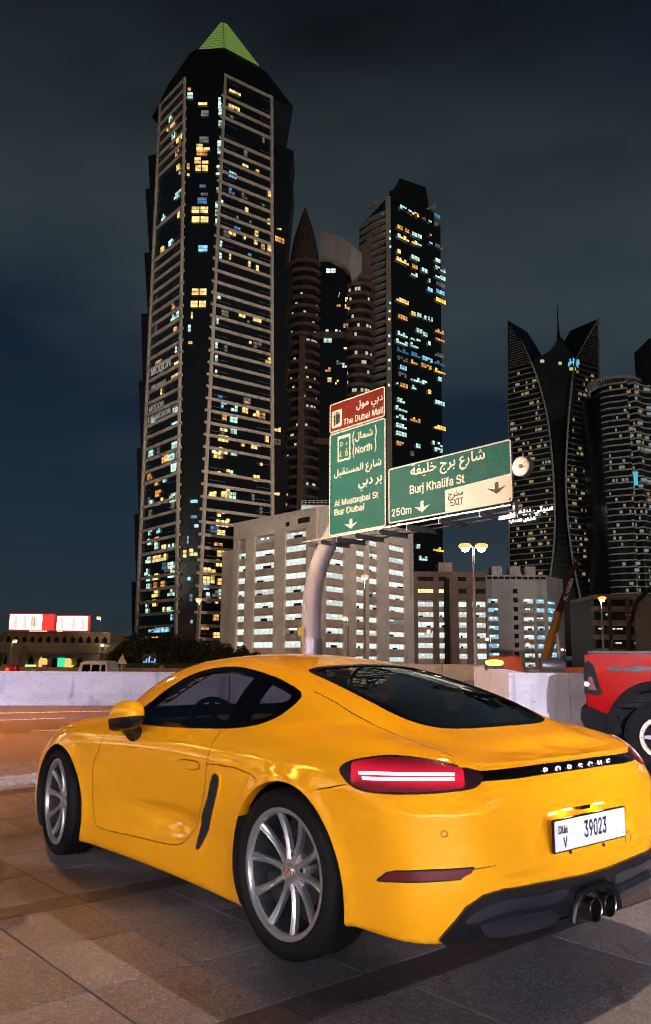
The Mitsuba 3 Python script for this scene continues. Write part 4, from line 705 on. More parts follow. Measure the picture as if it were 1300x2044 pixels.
badge = sbox(.42, 7.95, 1.05, 8.86).difference(sbox(.48, 8.02, .99, 8.73)).difference(Polygon([(.48 + (i % 2) * .0 + i * .051, 8.73 + (.05 if i % 2 else 0)) for i in range(11)] + [(.99, 8.72), (.48, 8.72)]).buffer(0))
onsign(kg, prism(badge, 0, .004), 0, 0); onsign(kg, text('D', .15, .004, True, .8), .55, 8.49); onsign(kg, arabic('dal', .14, .004), .80, 8.49)
onsign(kg, arabic('four', .22, .004), .52, 8.10, 'sign_yellow'); onsign(kg, text('6', .27, .004, True, .8), .76, 8.10, 'sign_yellow')
onsign(kg, fit(arabic('mustaqbal', .3, .004), 2.28), .24, 7.47); onsign(kg, fit(arabic('bur', .3, .004), 1.10), 1.45, 6.93)
onsign(kg, fit(text('Al Mustaqbal St', .205, .004, True), 2.10, True), .27, 6.41); onsign(kg, fit(text('Bur Dubai', .205, .004, True), 1.46, True), .27, 6.10); onsign(kg, arrow(.66, .34), 1.09, 5.54)
kw = panel(2.82, 7.58, 5.46, 7.27, 'sign_green', 'wide green street sign with white exit panel and two down arrows')
onsign(kw, fit(arabic('burj', .3, .004), 2.88), 3.79, 6.86); onsign(kw, fit(text('Burj Khalifa St', .26, .004, True), 2.16, True), 3.75, 6.29); onsign(kw, fit(text('250m', .235, .004, True), .84, True), 2.97, 5.68); onsign(kw, arrow(.66, .36), 4.25, 5.64)
ke = spanel(f'{kw}__exit_panel', prism(Polygon([(5.16, 5.51), (7.42, 5.51), (7.52, 5.61), (7.52, 6.27), (5.16, 6.18)]), .0055, .008), 0.0, 'sign_white', label='white exit panel with dark lettering')
onsign(kw, fit(arabic('exit', .2, .004), .58), 5.28, 5.93, 'ink', .0085); onsign(kw, fit(text('EXIT', .2, .004, True), .48, True), 5.37, 5.66, 'ink', .0085); onsign(kw, arrow(.66, .34), 7.05, 5.76, 'ink', .0085)
# structure behind and below
gp = [(-.42, 29.2, -1.2), (-.46, 29.2, 1.0), (-.47, 29.2, 2.6), (-.42, 29.15, 3.6), (-.22, 29.0, 4.5), (.12, 28.75, 5.3), (.55, 28.3, 6.0), (1.05, 27.75, 6.6), (1.6, 27.1, 7.0), (2.3, 26.35, 7.15), (3.2, 25.35, 7.2), (5.1, 23.2, 7.25)]
gp = np.array(gp); cs_ = CubicSpline(np.arange(len(gp)), gp); gp2 = cs_(np.linspace(0, len(gp) - 1, 60)); put(f'{gan}__pole', tube(gp2, np.linspace(.36, .26, 60), 24), 'pole_paint', 40)
put(f'{gan}__pole_sleeve', tube([(-.42, 29.2, -1.2), (-.455, 29.2, 1.95)], .385, 24), 'steel_galv', 40)
put(f'{gan}__pole_box', bx(-.92, -.72, 28.85, 29.0, 2.05, 2.35), 'sign_yellow')
def sbx(t0, t1, z0, z1, d0, d1): return hexa([sq(t, z, d) for z in (z0, z1) for t, d in ((t0, d0), (t1, d0), (t1, d1), (t0, d1))])
for t_ in (-.95, -.25, .55, 1.45, 2.55, 3.75, 5.05, 6.55): put(f'{gan}__bracket_arm', cat([sbx(t_ - .045, t_ + .045, 5.16, 5.175, -1.25, .14), sbx(t_ - .045, t_ - .03, 5.175, 5.30, -1.25, .14), sbx(t_ - .045, t_ + .045, 5.30, 5.315, -1.25, .14)]), 'steel_galv')
put(f'{gan}__bottom_rail', sbx(-1.25, 7.60, 5.318, 5.37, .06, .15), 'steel_galv'); put(f'{gan}__rear_rail', sbx(-1.1, 7.5, 5.318, 5.36, -1.25, -1.17), 'steel_galv'); put(f'{gan}__rear_rail', sbx(-1.1, 7.5, 5.318, 5.36, -.62, -.56), 'steel_galv')
for t_ in (.3, 2.4, 3.2, 5.2, 7.2): put(f'{gan}__upright', sbx(t_ - .04, t_ + .04, 5.37, 7.2 if t_ > 2.8 else 10.0, -.16, -.06), 'steel_galv')
put(f'{gan}__end_hanger', sbx(7.42, 7.5, 5.05, 5.55, -.35, -.2), 'steel_galv'); put(f'{gan}__end_channel', sbx(6.9, 7.55, 5.05, 5.17, -.38, -.24), 'steel_galv')
dk = lathe([(0, .13), (.25, .13), (.285, .115), (.285, -.10), (.26, -.13), (0, -.13)], 32); put(f'{gan}__round_beacon', place(dk, sq(7.93, 6.38, -.02), SD * [1, 1, 0], (0, 0, 1)), 'steel_galv', 40, label='round grey disc unit on the right end of the sign'); put(f'{gan}__beacon_hub', place(lathe([(0, .04), (.05, .04), (.06, 0)], 16), sq(7.93, 6.38, .11), SD * [1, 1, 0], (0, 0, 1)), 'lamp_pole', 40)
put(f'{gan}__beacon_bracket', sbx(7.5, 7.72, 6.34, 6.42, -.12, -.05), 'steel_galv')
# ------------------------------------------------------------------ street lamps
SOD = (1.0, .36, .05)
def lamp(x, y, zt, zb=-1.2, arm=(.8, 0), label='', power=150.0, n=1, w=1.0, r=.06, col=SOD, size=1.0, bulb=False):
    k = thing('street_lamp', label, 'street lamp', None); put(f'{k}__pole', tube([(x, y, zb), (x, y, zb + 1.2), (x, y, zt - .1)], [r * 1.6, r * 1.35, r * .8], 10), 'lamp_pole', 40); put(f'{k}__base', tube([(x, y, zb), (x, y, zb + .5)], r * 2.2, 12), 'lamp_pole', 40)
    for i in range(n):
        s_ = 1 if i == 0 else -1; ex, ey = x + s_ * arm[0], y + s_ * arm[1]; put(f'{k}__arm', tube([(x, y, zt - .12), (x + s_ * arm[0] * .5, y + s_ * arm[1] * .5, zt), (ex, ey, zt + .02)], r * .55, 8), 'lamp_pole', 40)
        hd = put(f'{k}__lamp_head', blob(np.array([ex, ey, zt + .045 * size]), (.24 * size, .14 * size, .05 * size), 3, 12), 'lamp_pole', 40)
        put(f'{hd}__lens', blob(np.array([ex, ey, zt - .05 * size]), (.27 * size, .27 * size, .13 * size), 2.2, 10), 'lamp_lens', 40, emit=(2.4, .60, .06) if bulb else tuple(power * c for c in col), w=w)
        if bulb: put(f'{hd}__bulb', blob(np.array([ex, ey, zt - .17 * size]), (.17 * size, .17 * size, .13 * size), 2.2, 10), 'lamp_lens', 40, emit=tuple(power * c for c in (1.0, .40, .06)), w=w)
    return k

L_ = [(8.36, 46, 7.65, -.4, (.46, 0), 2, 'tall twin headed lamp with a bright orange glow above the tan hoarding'),
 (3.87, 80, 9.19, -1.2, (.0, -.4), 1, 'tall single orange lamp in front of the beige car park block'),
 (3.15, 110, 6.66, -1.2, (-.5, 0), 1, 'small orange lamp left of the tall single lamp'),
 (14.4, 110, 5.05, -1.2, (-.6, 0), 1, 'small orange lamp in front of the brown car park block'),
 (24.0, 120, 4.31, -1.2, (-.5, 0), 1, 'small orange lamp between the brown and the white car park blocks'),
 (32.5, 130, 3.85, -1.2, (-.7, 0), 1, 'small orange lamp left of the crane boom'),
 (40.6, 140, 3.17, -1.2, (-.6, 0), 1, 'small orange lamp right of the crane boom'),
 (25.16, 75, 6.92, -.6, (.0, -.3), 1, 'orange lamp above the red pickup with a box on its pole'),
 (-14.46, 95, 7.85, -1.2, (0, -.4), 1, 'slim orange lamp at the foot of the tallest tower'),
 (-27.0, 100, 5.91, -1.2, (-.3, 0), 1, 'orange lamp beside the right billboard'),
 (-34.2, 130, 3.11, -1.2, (-.5, 0), 1, 'small orange lamp under the right billboard'),
 (-41.3, 110, 3.25, -1.2, (.4, 0), 1, 'small orange lamp at the far left edge')]
for x, y, z, zb, arm, n, lb in L_:
    lk = lamp(x, y, z, zb, arm, lb, power=(GLOW if z > 6.6 else GLOW * .12), n=n, w=.12, bulb=True, r=.085 if z > 6 else .06, size=1.35 if z > 6.6 else 1.1)
    if x == 25.16: put(f'{lk}__pole_box', bx(24.75, 25.5, 74.7, 75.2, 1.45, 2.35), 'lamp_pole')
# unseen lamps out of frame, several added only for their light
lamp(5.9, 8.4, 10.2, -.05, (-2.8, .3), 'tall orange lamp with a long arm right of the yellow car, out of frame', power=LP_A, w=.3, size=1.5)
scene['plaza_lamp_beam'] = dict(type='spot', to_world=T().look_at([3.1, 8.7, 9.7], [1.3, 4.8, 0], [0, 0, 1]), intensity=rgb(265, 205, 165), cutoff_angle=28.0, beam_width=14.0, sampling_weight=6.0)
wk = lamp(-13.5, 14.2, 3.3, -.05, (.3, .25), 'added low white flood lamp, out of frame at left, that brightens the road barrier', power=6, w=.1, size=1.2, col=(.86, .82, 1.0))  # added flood lamp, put in to whiten the barrier face
scene[f'{wk}_beam'] = dict(type='spot', to_world=T().look_at([-13.05, 14.65, 2.85], [-4.8, 22.9, 1.0], [0, 0, 1]), intensity=rgb(LP_B * .086 * .78, LP_B * .086 * .78, LP_B * .086 * 1.22), cutoff_angle=34.0, beam_width=24.0, sampling_weight=5.0)
lamp(-13.0, 24.6, 10.0, -.05, (.4, -.5), 'orange lamp at the barrier left of the picture, out of frame', power=LP_C, w=2, size=1.5)
for i, (to, I, cut) in enumerate((((3.5, 25.2, 7.3), (520, 420, 300), 26.0), ((-6.4, 17.3, 0), (620, 100, 1), 24.0))):
    scene[f'added_road_spot_{i}'] = dict(type='spot', to_world=T().look_at([-12.4, 23.6, 9.4], list(to), [0, 0, 1]), intensity=rgb(*I), cutoff_angle=cut, beam_width=cut * .55, sampling_weight=5.0)  # added spots that brighten the sign panels and the road
for i, (x, y) in enumerate(((-9, -6), (-13, -3), (-17.5, .5), (-22, 4), (-27, 8), (10, -7), (14, -3))):  # added lamp row, there for sparkles in the car paint
    lamp(x, y, 4.6, -.05, (0, .3), f'added slim white path lamp number {("one","two","three","four","five","six","seven")[i]} in the row behind the viewer, out of frame', power=300, w=.12, size=.5, col=(1.0, .86, .62))
# the lit canopy of the building behind the camera
cn = thing('entrance_canopy', 'flat white canopy with rows of strip lights behind the viewer', 'canopy')
put(f'{cn}__roof', bx(-16, 16, -17, -10.2, 4.1, 4.35), 'white'); put(f'{cn}__wall', bx(-16, 16, -17.3, -17, -.05, 4.35), 'facade_sand')
for x in (-15, -5, 5, 15): put(f'{cn}__column', tube([(x, -10.6, -.05), (x, -10.6, 4.1)], .16, 14), 'white', 40)
for i, (x0, x1) in enumerate(((-14.5, -6), (-4.5, 4.5), (6, 14.5))):
    for y in (-10.6, -12.6): put(f'{cn}__strip_light', bx(x0, x1, y - .06, y + .06, 3.98, 4.08), 'lamp_lens', emit=tuple(LP_K * (1.0, .95, 1.1)[i] * c for c in (.90, .89, 1.12)), w=1.8)
scene[f'{cn}_wall_beam'] = dict(type='spot', to_world=T().look_at([.7, -9.9, 3.6], [4.3, 13.4, .55], [0, 0, 1]), intensity=rgb(1050, 1010, 1330), cutoff_angle=10.0, beam_width=6.5, sampling_weight=4.0)
put(f'{cn}__projector', bx(.55, .85, -10.25, -9.98, 3.5, 3.75), 'steel_galv')
ml = thing('added_mall_front', 'added low sand coloured mall front with lit shop windows behind the viewer', 'building')  # added front, its glowing windows give the paint something to reflect
put(f'{ml}__wall', bx(-60, 60, -24, -17.4, -.05, 12), 'facade_sand'); rg = random.Random(9)
QM = Quad((60, -17.4, 0), (-60, -17.4, 0), (60, -17.4, 12), (-60, -17.4, 12))
for i in range(30):
    for z in (6.2, 9.2):
        if rg.random() < .6: k_ = rg.uniform(1.5, 5); put(f'{ml}__window', bx(-58 + i * 4, -55.6 + i * 4, -17.4, -17.3, z, z + rg.uniform(.5, 1.6)), 'pane', emit=(k_, k_ * rg.uniform(.7, .95), k_ * rg.uniform(.35, .8)))
for i in range(9):
    for y in (-11.6, -14.0): put(f'{cn}__downlight', lathe([(0, 4.06), (.16, 4.06)], 12).apply_translation([-14 + 3.5 * i, y, 0]), 'lamp_lens', emit=(60, 54, 50), w=.03)
lc = thing('added_roadside_block', 'added long low building with rows of lit windows left of the road, out of frame', 'building')  # added block, its glowing windows serve reflections on the car side
put(f'{lc}__wall', bx(-92, -78, -20, 85, -1.2, 17), 'facade_sand'); rg = random.Random(2); lw_ = {0: [], 1: []}
for i in range(34):
    for z in (1.5, 5.0, 8.5, 12.0, 15.0):
        if rg.random() < .5: lw_[rg.randrange(2)].append(bx(-78.02, -77.9, -18 + i * 3, -18 + i * 3 + rg.choice((1.0, 1.6, 2.2)), z, z + 1.4))
put(f'{lc}__lit_windows', cat(lw_[0]), 'pane', emit=(7, 4.6, 1.8), kind='stuff'); put(f'{lc}__white_lit_windows', cat(lw_[1]), 'pane', emit=(4.5, 5.5, 5.2), kind='stuff')
for i, (x, y) in enumerate(((-24, 9), (-31, 14), (-39, 20), (-48, 27), (-58, 35), (-20, 30), (-30, 36), (-41, 42))):  # added row of lamps for reflections in the paint
    lamp(x, y, 8.5, -.05, (.8, -.5), f'added tall orange road lamp number {("one","two","three","four","five","six","seven","eight")[i]} in the row left of the picture, out of frame', power=130, w=.25, size=1.5)
# unseen flood masts, added to brighten the towers and low blocks
def flood(x, y, h, targets, label):
    k = thing('added_floodlight_mast', label, 'floodlight'); put(f'{k}__pole', tube([(x, y, -1.2), (x, y, h)], [.45, .22], 12), 'lamp_pole', 40); put(f'{k}__head_ring', tube([(x + 1.2 * math.cos(a), y + 1.2 * math.sin(a), h) for a in np.linspace(0, 2 * np.pi, 17)], .10, 8), 'lamp_pole', 40)
    for i, (tx, ty, tz, cut, I) in enumerate(targets):
        o = np.array([x, y, h + 1.6]); d = np.array([tx, ty, tz]) - o; d /= np.linalg.norm(d); e = np.cross(d, [0, 0, 1.0]); e /= np.linalg.norm(e); u_ = np.cross(e, d); c = o + d * .2
        put(f'{k}__projector', hexa([c + e * a + u_ * b - d * q for q in (.5, .02) for a, b in ((-.3, -.22), (.3, -.22), (.3, .22), (-.3, .22))]), 'steel_galv')
        scene[f'{k}_beam_{i}'] = dict(type='spot', to_world=T().look_at((c).tolist(), (c + d).tolist(), [0, 0, 1]), intensity=rgb(*I), cutoff_angle=cut, beam_width=cut * .6, sampling_weight=2.0)
flood(-75, 95, 30, [(-42, 222, 95, 34, tuple(FL * c for c in (1.0, .86, .70))), (-9, 190, 14, 16, tuple(FL * .95 * c for c in (1.0, .80, .64))), (-48, 150, 3, 15, tuple(9000 * c for c in (1.0, .52, .17)))], 'added tall floodlight mast beyond the left edge of the picture')
flood(62, 70, 30, [(-20, 225, 95, 34, tuple(FL * c for c in (1.0, .86, .72))), (18, 250, 80, 30, tuple(FL * .9 * c for c in (1.0, .85, .75))), (11, 196, 14, 14, tuple(FL * 1.05 * c for c in (1.0, .80, .66))), (11, 40, 0, 17, tuple(9000 * c for c in (1.0, .50, .13))), (45, 232, 12, 18, tuple(FL * .62 * c for c in (.95, .92, .98)))], 'added tall floodlight mast beyond the right edge of the picture')
flood(140, 250, 30, [(130, 445, 110, 36, tuple(FL * .9 * c for c in (1.0, .9, .78))), (150, 400, 70, 24, tuple(FL * .4 * c for c in (1.0, .9, .8)))], 'added distant floodlight mast to the right of the horned tower')

# ------------------------------------------------------------------ red pickup at the right edge
mat('pickup_red', two(dict(type='roughplastic', diffuse_reflectance=rgb(.52, .006, .014), int_ior=1.55, alpha=.03, nonlinear=True)))
pk = thing('pickup_truck', 'red pickup truck with big off road tyres cut by the right edge', 'pickup truck')
PX, PY = 3.16, 10.15   # rear end, near side
def side_(pts, y0, y1): return prism([(PX + a, b) for a, b in pts], y0, y1, 'xz')
def rounded(pts, y0, y1, r=.03):
    g = Polygon([(PX + a, b) for a, b in pts]).buffer(-r).buffer(r, 6); L3 = []
    for q, (ya, yb) in ((g.buffer(-.022), (y0, y0 + .008)), (g.buffer(-.007), (y0 + .008, y0 + .022)), (g, (y0 + .022, y1))): L3.append(prism(q, ya, yb, 'xz'))
    return cat(L3)
WC, WR = (.82, .405), .405
arch_ = [(WC[0] + .56 * math.cos(a), WC[1] + .06 + .56 * math.sin(a)) for a in np.linspace(math.pi * .98, 0.02, 22)]
side_pts = [(.03, .62)] + [(a, b) for a, b in arch_ if b > .40] + [(1.95, .55), (1.95, 1.39), (.06, 1.375), (.02, 1.33), (.0, 1.10), (.01, .85)]
bp_ = Polygon(side_pts).buffer(0)
put(f'{pk}__bed_side', rounded(side_pts, PY, PY + .12), 'pickup_red', False)
put(f'{pk}__bed_side', rounded(side_pts, PY + 1.80, PY + 1.92), 'pickup_red', False)
put(f'{pk}__tailgate', bx(PX + .0, PX + .09, PY + .122, PY + 1.798, .66, 1.36), 'pickup_red'); put(f'{pk}__bed_floor', bx(PX + .09, PX + 1.95, PY + .12, PY + 1.8, .74, .80), 'void')
put(f'{pk}__bed_rail_cap', bx(PX + .05, PX + 1.95, PY - .004, PY + .11, 1.379, 1.405), 'black_plastic')
cab_ = [(1.97, .50), (4.1, .50), (4.1, 1.30), (3.75, 1.36), (3.25, 1.90), (2.2, 1.92), (1.97, 1.40)]
put(f'{pk}__cab', rounded(cab_, PY + .02, PY + 1.90), 'pickup_red'); put(f'{pk}__bonnet', rounded([(4.1, .55), (5.5, .55), (5.55, 1.05), (5.4, 1.22), (4.1, 1.30)], PY + .03, PY + 1.89), 'pickup_red')
put(f'{pk}__cab_window', prism([(PX + 2.15, 1.38), (PX + 3.6, 1.38), (PX + 3.2, 1.82), (PX + 2.25, 1.84)], PY + .012, PY + .02, 'xz'), 'black_gloss')
put(f'{pk}__body_graphic', prism([(PX + .24, 1.19), (PX + .34, 1.225), (PX + .45, 1.205), (PX + .62, 1.235), (PX + .8, 1.21), (PX + .95, 1.24), (PX + 1.3, 1.23), (PX + 1.9, 1.24), (PX + 1.9, 1.13), (PX + 1.5, 1.15), (PX + 1.2, 1.12), (PX + 1.0, 1.165), (PX + .82, 1.15), (PX + .70, 1.185), (PX + .56, 1.16), (PX + .46, 1.18), (PX + .36, 1.165)], PY - .003, PY - .0005, 'xz'), 'black_plastic', label='torn looking black graphic along the bed side')
fl_o = [(WC[0] + .60 * math.cos(a), WC[1] + .06 + .60 * math.sin(a)) for a in np.linspace(math.pi * 1.0, 0, 26)]; fl_i = [(WC[0] + .50 * math.cos(a), WC[1] + .06 + .50 * math.sin(a)) for a in np.linspace(0, math.pi * 1.0, 26)]
put(f'{pk}__wheel_flare', rounded(fl_o + fl_i, PY - .07, PY + .10, .012), 'rubber')
put(f'{pk}__wheel_well', cat([side_([(WC[0] + .52 * math.cos(a), WC[1] + .06 + .52 * math.sin(a)) for a in np.linspace(0, 2 * math.pi, 30)], PY + .36, PY + .40), bx(PX + .10, PX + 1.9, PY + .36, PY + 1.5, .55, .72)]), 'void')
tl = put(f'{pk}__tail_light', rounded([(-.012, .90), (.12, .87), (.21, .89), (.16, 1.05), (.12, 1.23), (.05, 1.30), (-.012, 1.24)], PY - .012, PY + .06, .008), 'void', label='dark tail light with a white reversing lamp at the bottom')
put(f'{tl}__red_lens', rounded([(.02, .93), (.165, .91), (.125, 1.03), (.10, 1.12), (.02, 1.12)], PY - .017, PY - .011, .004), 'lens_red'); put(f'{tl}__reversing_lamp', rounded([(-.008, .985), (.085, .975), (.08, 1.035), (-.008, 1.04)], PY - .022, PY - .016, .004), 'white')
bump_ = cat([prism(Polygon([(PX - .05, .74), (PX + .06, .74), (PX + .20, .68), (PX + .36, .64), (PX + .40, .44), (PX + .16, .40), (PX + .0, .46), (PX - .07, .60)]).buffer(-.02).buffer(.02), PY - .02, PY + 1.94, 'xz')]); put(f'{pk}__rear_bumper', bump_, 'rubber')
put(f'{pk}__chassis', bx(PX + .1, PX + 5.4, PY + .45, PY + 1.5, .42, .62), 'void')
put(f'{pk}__mud_flap', bx(PX + .24, PX + .26, PY + .02, PY + .34, .16, .62), 'rubber')
for wx_, wy_ in ((WC[0], PY + .17), (4.75, PY + .17), (WC[0], PY + 1.75), (4.75, PY + 1.75)):
    sg = -1 if wy_ < PY + 1 else 1; key = nm(f'{pk}__wheel'); M_ = np.eye(4); M_[:3, 3] = (PX + wx_, wy_, WR); M_[:3, :3] = np.diag([sg, sg, 1.]); tw_ = T(M_)
    pr = [(.235, -.13), (.27, -.148), (.36, -.15), (.385, -.14), (WR - .012, -.125), (WR - .012, .125), (.385, .14), (.36, .15), (.27, .148), (.235, .13), (.235, -.13)]
    ty = lathe(pr, 64, 'y'); ty = ty if ty.volume > 0 else (ty.invert() or ty); lugs = []
    for i in range(36):
        for row, (y0, y1) in enumerate(((-.15, -.085), (-.07, -.01), (.01, .07), (.085, .15))):
            a = 2 * math.pi * (i + .5 * (row % 2)) / 36; b = bx(WR - .016, WR, y0, y1, -.022, .022); b.apply_transform(R_(a, [0, 1, 0])); lugs.append(b)
        b = bx(.352, WR - .004, .135, .155, -.012, .012); b.apply_transform(R_(2 * math.pi * i / 36, [0, 1, 0])); lugs.append(b)
    scene[key] = mikit.ply(cat([ty] + lugs), 'rubber', smooth=30, to_world=tw_)
    put(f'{key}__beadlock_ring', lathe([(.185, .10), (.185, .148), (.20, .158), (.232, .158), (.238, .145), (.238, .10), (.185, .10)], 48, 'y'), 'copper_rim', 30, tw=tw_)
    for i in range(16):
        a = 2 * math.pi * i / 16; b = lathe([(0, .164), (.006, .164), (.0075, .155)], 8, 'y'); b.apply_translation([.213 * math.cos(a), 0, .213 * math.sin(a)]); put(f'{key}__ring_bolt', b, 'void', tw=tw_)
    for i in range(6):
        b = hexa([(r, y, z * w_) for y in (.06, .10) for r, z, w_ in ((.05, -1, .030), (.19, -1, .018), (.19, 1, .018), (.05, 1, .030))]); b.apply_transform(R_(math.pi * i / 3, [0, 1, 0])); put(f'{key}__spoke', b, 'rim_inner', tw=tw_)
    put(f'{key}__hub', lathe([(0, .13), (.05, .12), (.07, .07), (0, .05)], 24, 'y'), 'rim_inner', 40, tw=tw_); put(f'{key}__rim_back', lathe([(0, -.02), (.23, -.02)], 32, 'y'), 'void', tw=tw_)
mat('copper_rim', prin((.70, .46, .32), .35, metallic=.6))

Rz_ = T().translate([PX, PY, 0]).rotate([0, 0, 1], -20).translate([-PX + .0, -PY, 0])
for k_ in [q for q in scene if q.startswith(pk + '__')]: scene[k_]['to_world'] = Rz_ @ scene[k_].get('to_world', T())

# ------------------------------------------------------------------ building site behind the wall
def oput(name, label, c, mesh, mt, smooth=False, group=None, parts=(), **k):
    key = thing(name, label, c, group); 
    if parts:
        for n_, m_, q in parts: put(f'{key}__{n_}', m_, q, smooth)
    else:
        lab = labels.pop(key); put(key, mesh, mt, smooth, **k); labels[key] = lab
    return key
def tarp(x0, x1, y0, y1, z0, z1, seed):
    m = trimesh.creation.box([1, 1, 1]); 
    for _ in range(4): m = m.subdivide()
    v = m.vertices + .5; top = v[:, 2]; x = x0 + (x1 - x0) * (v[:, 0] + (v[:, 0] - .5) * -.25 * top); y = y0 + (y1 - y0) * (v[:, 1] + (v[:, 1] - .5) * -.3 * top); n = meshkit.fbm(np.stack([x * 2.2, y * 2.2, top * 2 + seed], -1), 3, seed) - .5
    m.vertices = np.stack([x + n * .18, y - n * .25, z0 + (z1 - z0) * top + n * .22 * top], -1); return m
oput('tarpaulin', 'crumpled orange tarpaulin heap beyond the left end of the grey wall', 'tarpaulin', tarp(8.3, 10.2, 42, 43.5, -.5, 1.45, 3), 'orange', 40)
oput('tarpaulin', 'low orange cover at the foot of the crane', 'tarpaulin', tarp(12.2, 14.3, 43, 44, -.5, .90, 8), 'orange', 40)
oput('tarpaulin', 'orange sheet beside the tail of the red pickup', 'tarpaulin', tarp(15.6, 16.6, 41, 42, -.5, 1.35, 5), 'orange', 40)
g_ = oput('generator', 'grey site generator with round tank between the orange heaps', 'generator', None, None, True, parts=[('cabinet', bx(10.4, 11.3, 42.2, 43.2, -.6, .80), 'lamp_pole'), ('tank', tube([(10.9, 41.9, 1.0), (12.0, 41.9, 1.0)], .38, 18), 'steel_galv'), ('stand', bx(11.0, 12.0, 41.7, 42.1, -.6, .62), 'timber'), ('grille', cat([bx(10.45, 11.25, 42.17, 42.2, .05 + i * .15, .12 + i * .15) for i in range(5)]), 'yellow')])
rng = random.Random(3)
for i in range(7):
    z = .02 + i * .19; x0 = 13.6 + rng.uniform(-.25, .25) - (.3 if i == 6 else 0); parts = []
    m = cat([bx(x0, x0 + 3.0 - (.5 * (i % 3)), 38.0 + .4 * q, 38.18 + .4 * q, z, z + .10) for q in range(3)]); key = thing('formwork_beam_bundle', ('topmost yellow beam bundle of the stack behind the wall' if i == 6 else 'yellow beam bundle lying in the stack behind the wall'), 'beams', None if i == 6 else 'yellow beams stacked behind the wall'); lab = labels.pop(key); put(key, m, 'yellow' if i in (1, 3, 6) else 'timber'); labels[key] = lab
for i in range(10):
    x0 = 5.0 + i * 1.15; key = thing('site_barrier', 'red and white plastic site barrier standing in the row behind the grey wall', 'barrier', 'plastic barriers behind the grey wall'); put(f'{key}__body', along([(0, -.6), (.04, .35), (.1, .78), (.2, .78), (.26, .35), (.3, -.6)], (x0, 33.0), (x0 + 1.12, 33.0)), 'orange' if i % 2 == 0 else 'timber'); put(f'{key}__top_rail', along([(.08, .782), (.08, .84), (.22, .84), (.22, .782)], (x0, 33.0), (x0 + 1.12, 33.0)), 'timber')
# crane
cr = thing('mobile_crane', 'orange telescopic crane with dark upper boom leaning across the white car park', 'crane')
b0, b1, b2 = np.array((18.32, 70.00, 0.60)), np.array((19.86, 70.00, 5.29)), np.array((22.16, 72.00, 9.98))
def beam(p, q, w0, w1, n=4):
    t = tube([p, q], [w0, w1], n); return t
put(f'{cr}__lower_boom', cat([beam(b0, b1, .46, .36)] + [beam(b0 + (b1 - b0) * f, b0 + (b1 - b0) * (f + .012), .54, .52) for f in (.02, .25, .5, .72, .97)]), 'orange_steel'); put(f'{cr}__upper_boom', beam(b1, b2, .30, .15), 'boom_dark'); put(f'{cr}__boom_head', blob(b2, (.3, .3, .3), 3, 8), 'boom_dark')
mat('orange_steel', prin((.55, .22, .05), .5)); mat('boom_dark', prin((.10, .02, .018), .5))
bd = (b2 - b1) / np.linalg.norm(b2 - b1); bs = np.cross(bd, [0, -1.0, 0]); bs /= np.linalg.norm(bs); bs = -bs
put(f'{cr}__lettering', place(text('AL HAMRA', .34, .03, True), b1 + bd * 1.2 + np.array([0, -.34, 0]) - bs * .22, bd, bs), 'sign_white')
put(f'{cr}__ram', tube([b0 + [1.4, -.3, -.3], b0 + (b1 - b0) * .62 + [.3, -.2, 0]], .14, 10), 'sign_white', 40); put(f'{cr}__carrier', bx(b0[0] - 2.0, b0[0] + 4.0, 69, 72, -.6, .55), 'orange_steel'); put(f'{cr}__cab', bx(b0[0] - 3.4, b0[0] - 1.9, 69.2, 71, -.4, 1.0), 'orange_steel')
for i in range(4): put(f'{cr}__wheel', place(lathe([(0, .2), (.45, .2), (.5, .1), (.5, -.2), (0, -.2)], 20), (b0[0] - 2.6 + i * 1.9, 69.0, -.75), (1, 0, 0), (0, 0, 1)), 'rubber', 30)

# ------------------------------------------------------------------ left background: vehicles, viaduct, arcade, billboards, trees
suv = thing('parked_suv', 'white boxy off road vehicle seen above the barrier at left', 'car')
def cx_(px, Y): return U_(px, Y)
put(f'{suv}__body', cat([bx(-14.6, -12.6, 49, 53, -.75, .25), hexa([(-14.5, 49.1, .25), (-12.7, 49.1, .25), (-12.7, 52, .25), (-14.5, 52, .25), (-14.35, 49.3, .92), (-12.8, 49.3, .92), (-12.8, 51.8, .92), (-14.35, 51.8, .92)])]), 'white')
for x0, x1 in ((-14.25, -13.75), (-13.68, -13.2), (-13.13, -12.85)): put(f'{suv}__window', hexa([(x0, 49.10 - .004, .33), (x1, 49.10 - .004, .33), (x1, 49.2, .33), (x0, 49.2, .33), (x0 + .03, 49.255 - .004, .80), (x1 - .03, 49.255 - .004, .80), (x1 - .03, 49.4, .80), (x0 + .03, 49.4, .80)]), 'black_gloss')
put(f'{suv}__roof_rack', cat([bx(-14.2, -12.9, 49.5 + i * .5, 49.55 + i * .5, .95, 1.0) for i in range(5)] + [bx(-14.2, -14.15, 49.4, 51.7, .92, 1.0), bx(-12.95, -12.9, 49.4, 51.7, .92, 1.0)]), 'white')
for x, y in ((-14.5, 49.8), (-12.7, 49.8), (-14.5, 52.2), (-12.7, 52.2)): put(f'{suv}__wheel', place(lathe([(0, .1), (.32, .1), (.36, .05), (.36, -.1), (0, -.1)], 20), (x, y, -.82), (0, 1, 0), (0, 0, 1)), 'rubber', 30)
sed = thing('parked_saloon', 'silver saloon roof just above the barrier left of the boxy off road vehicle', 'car')
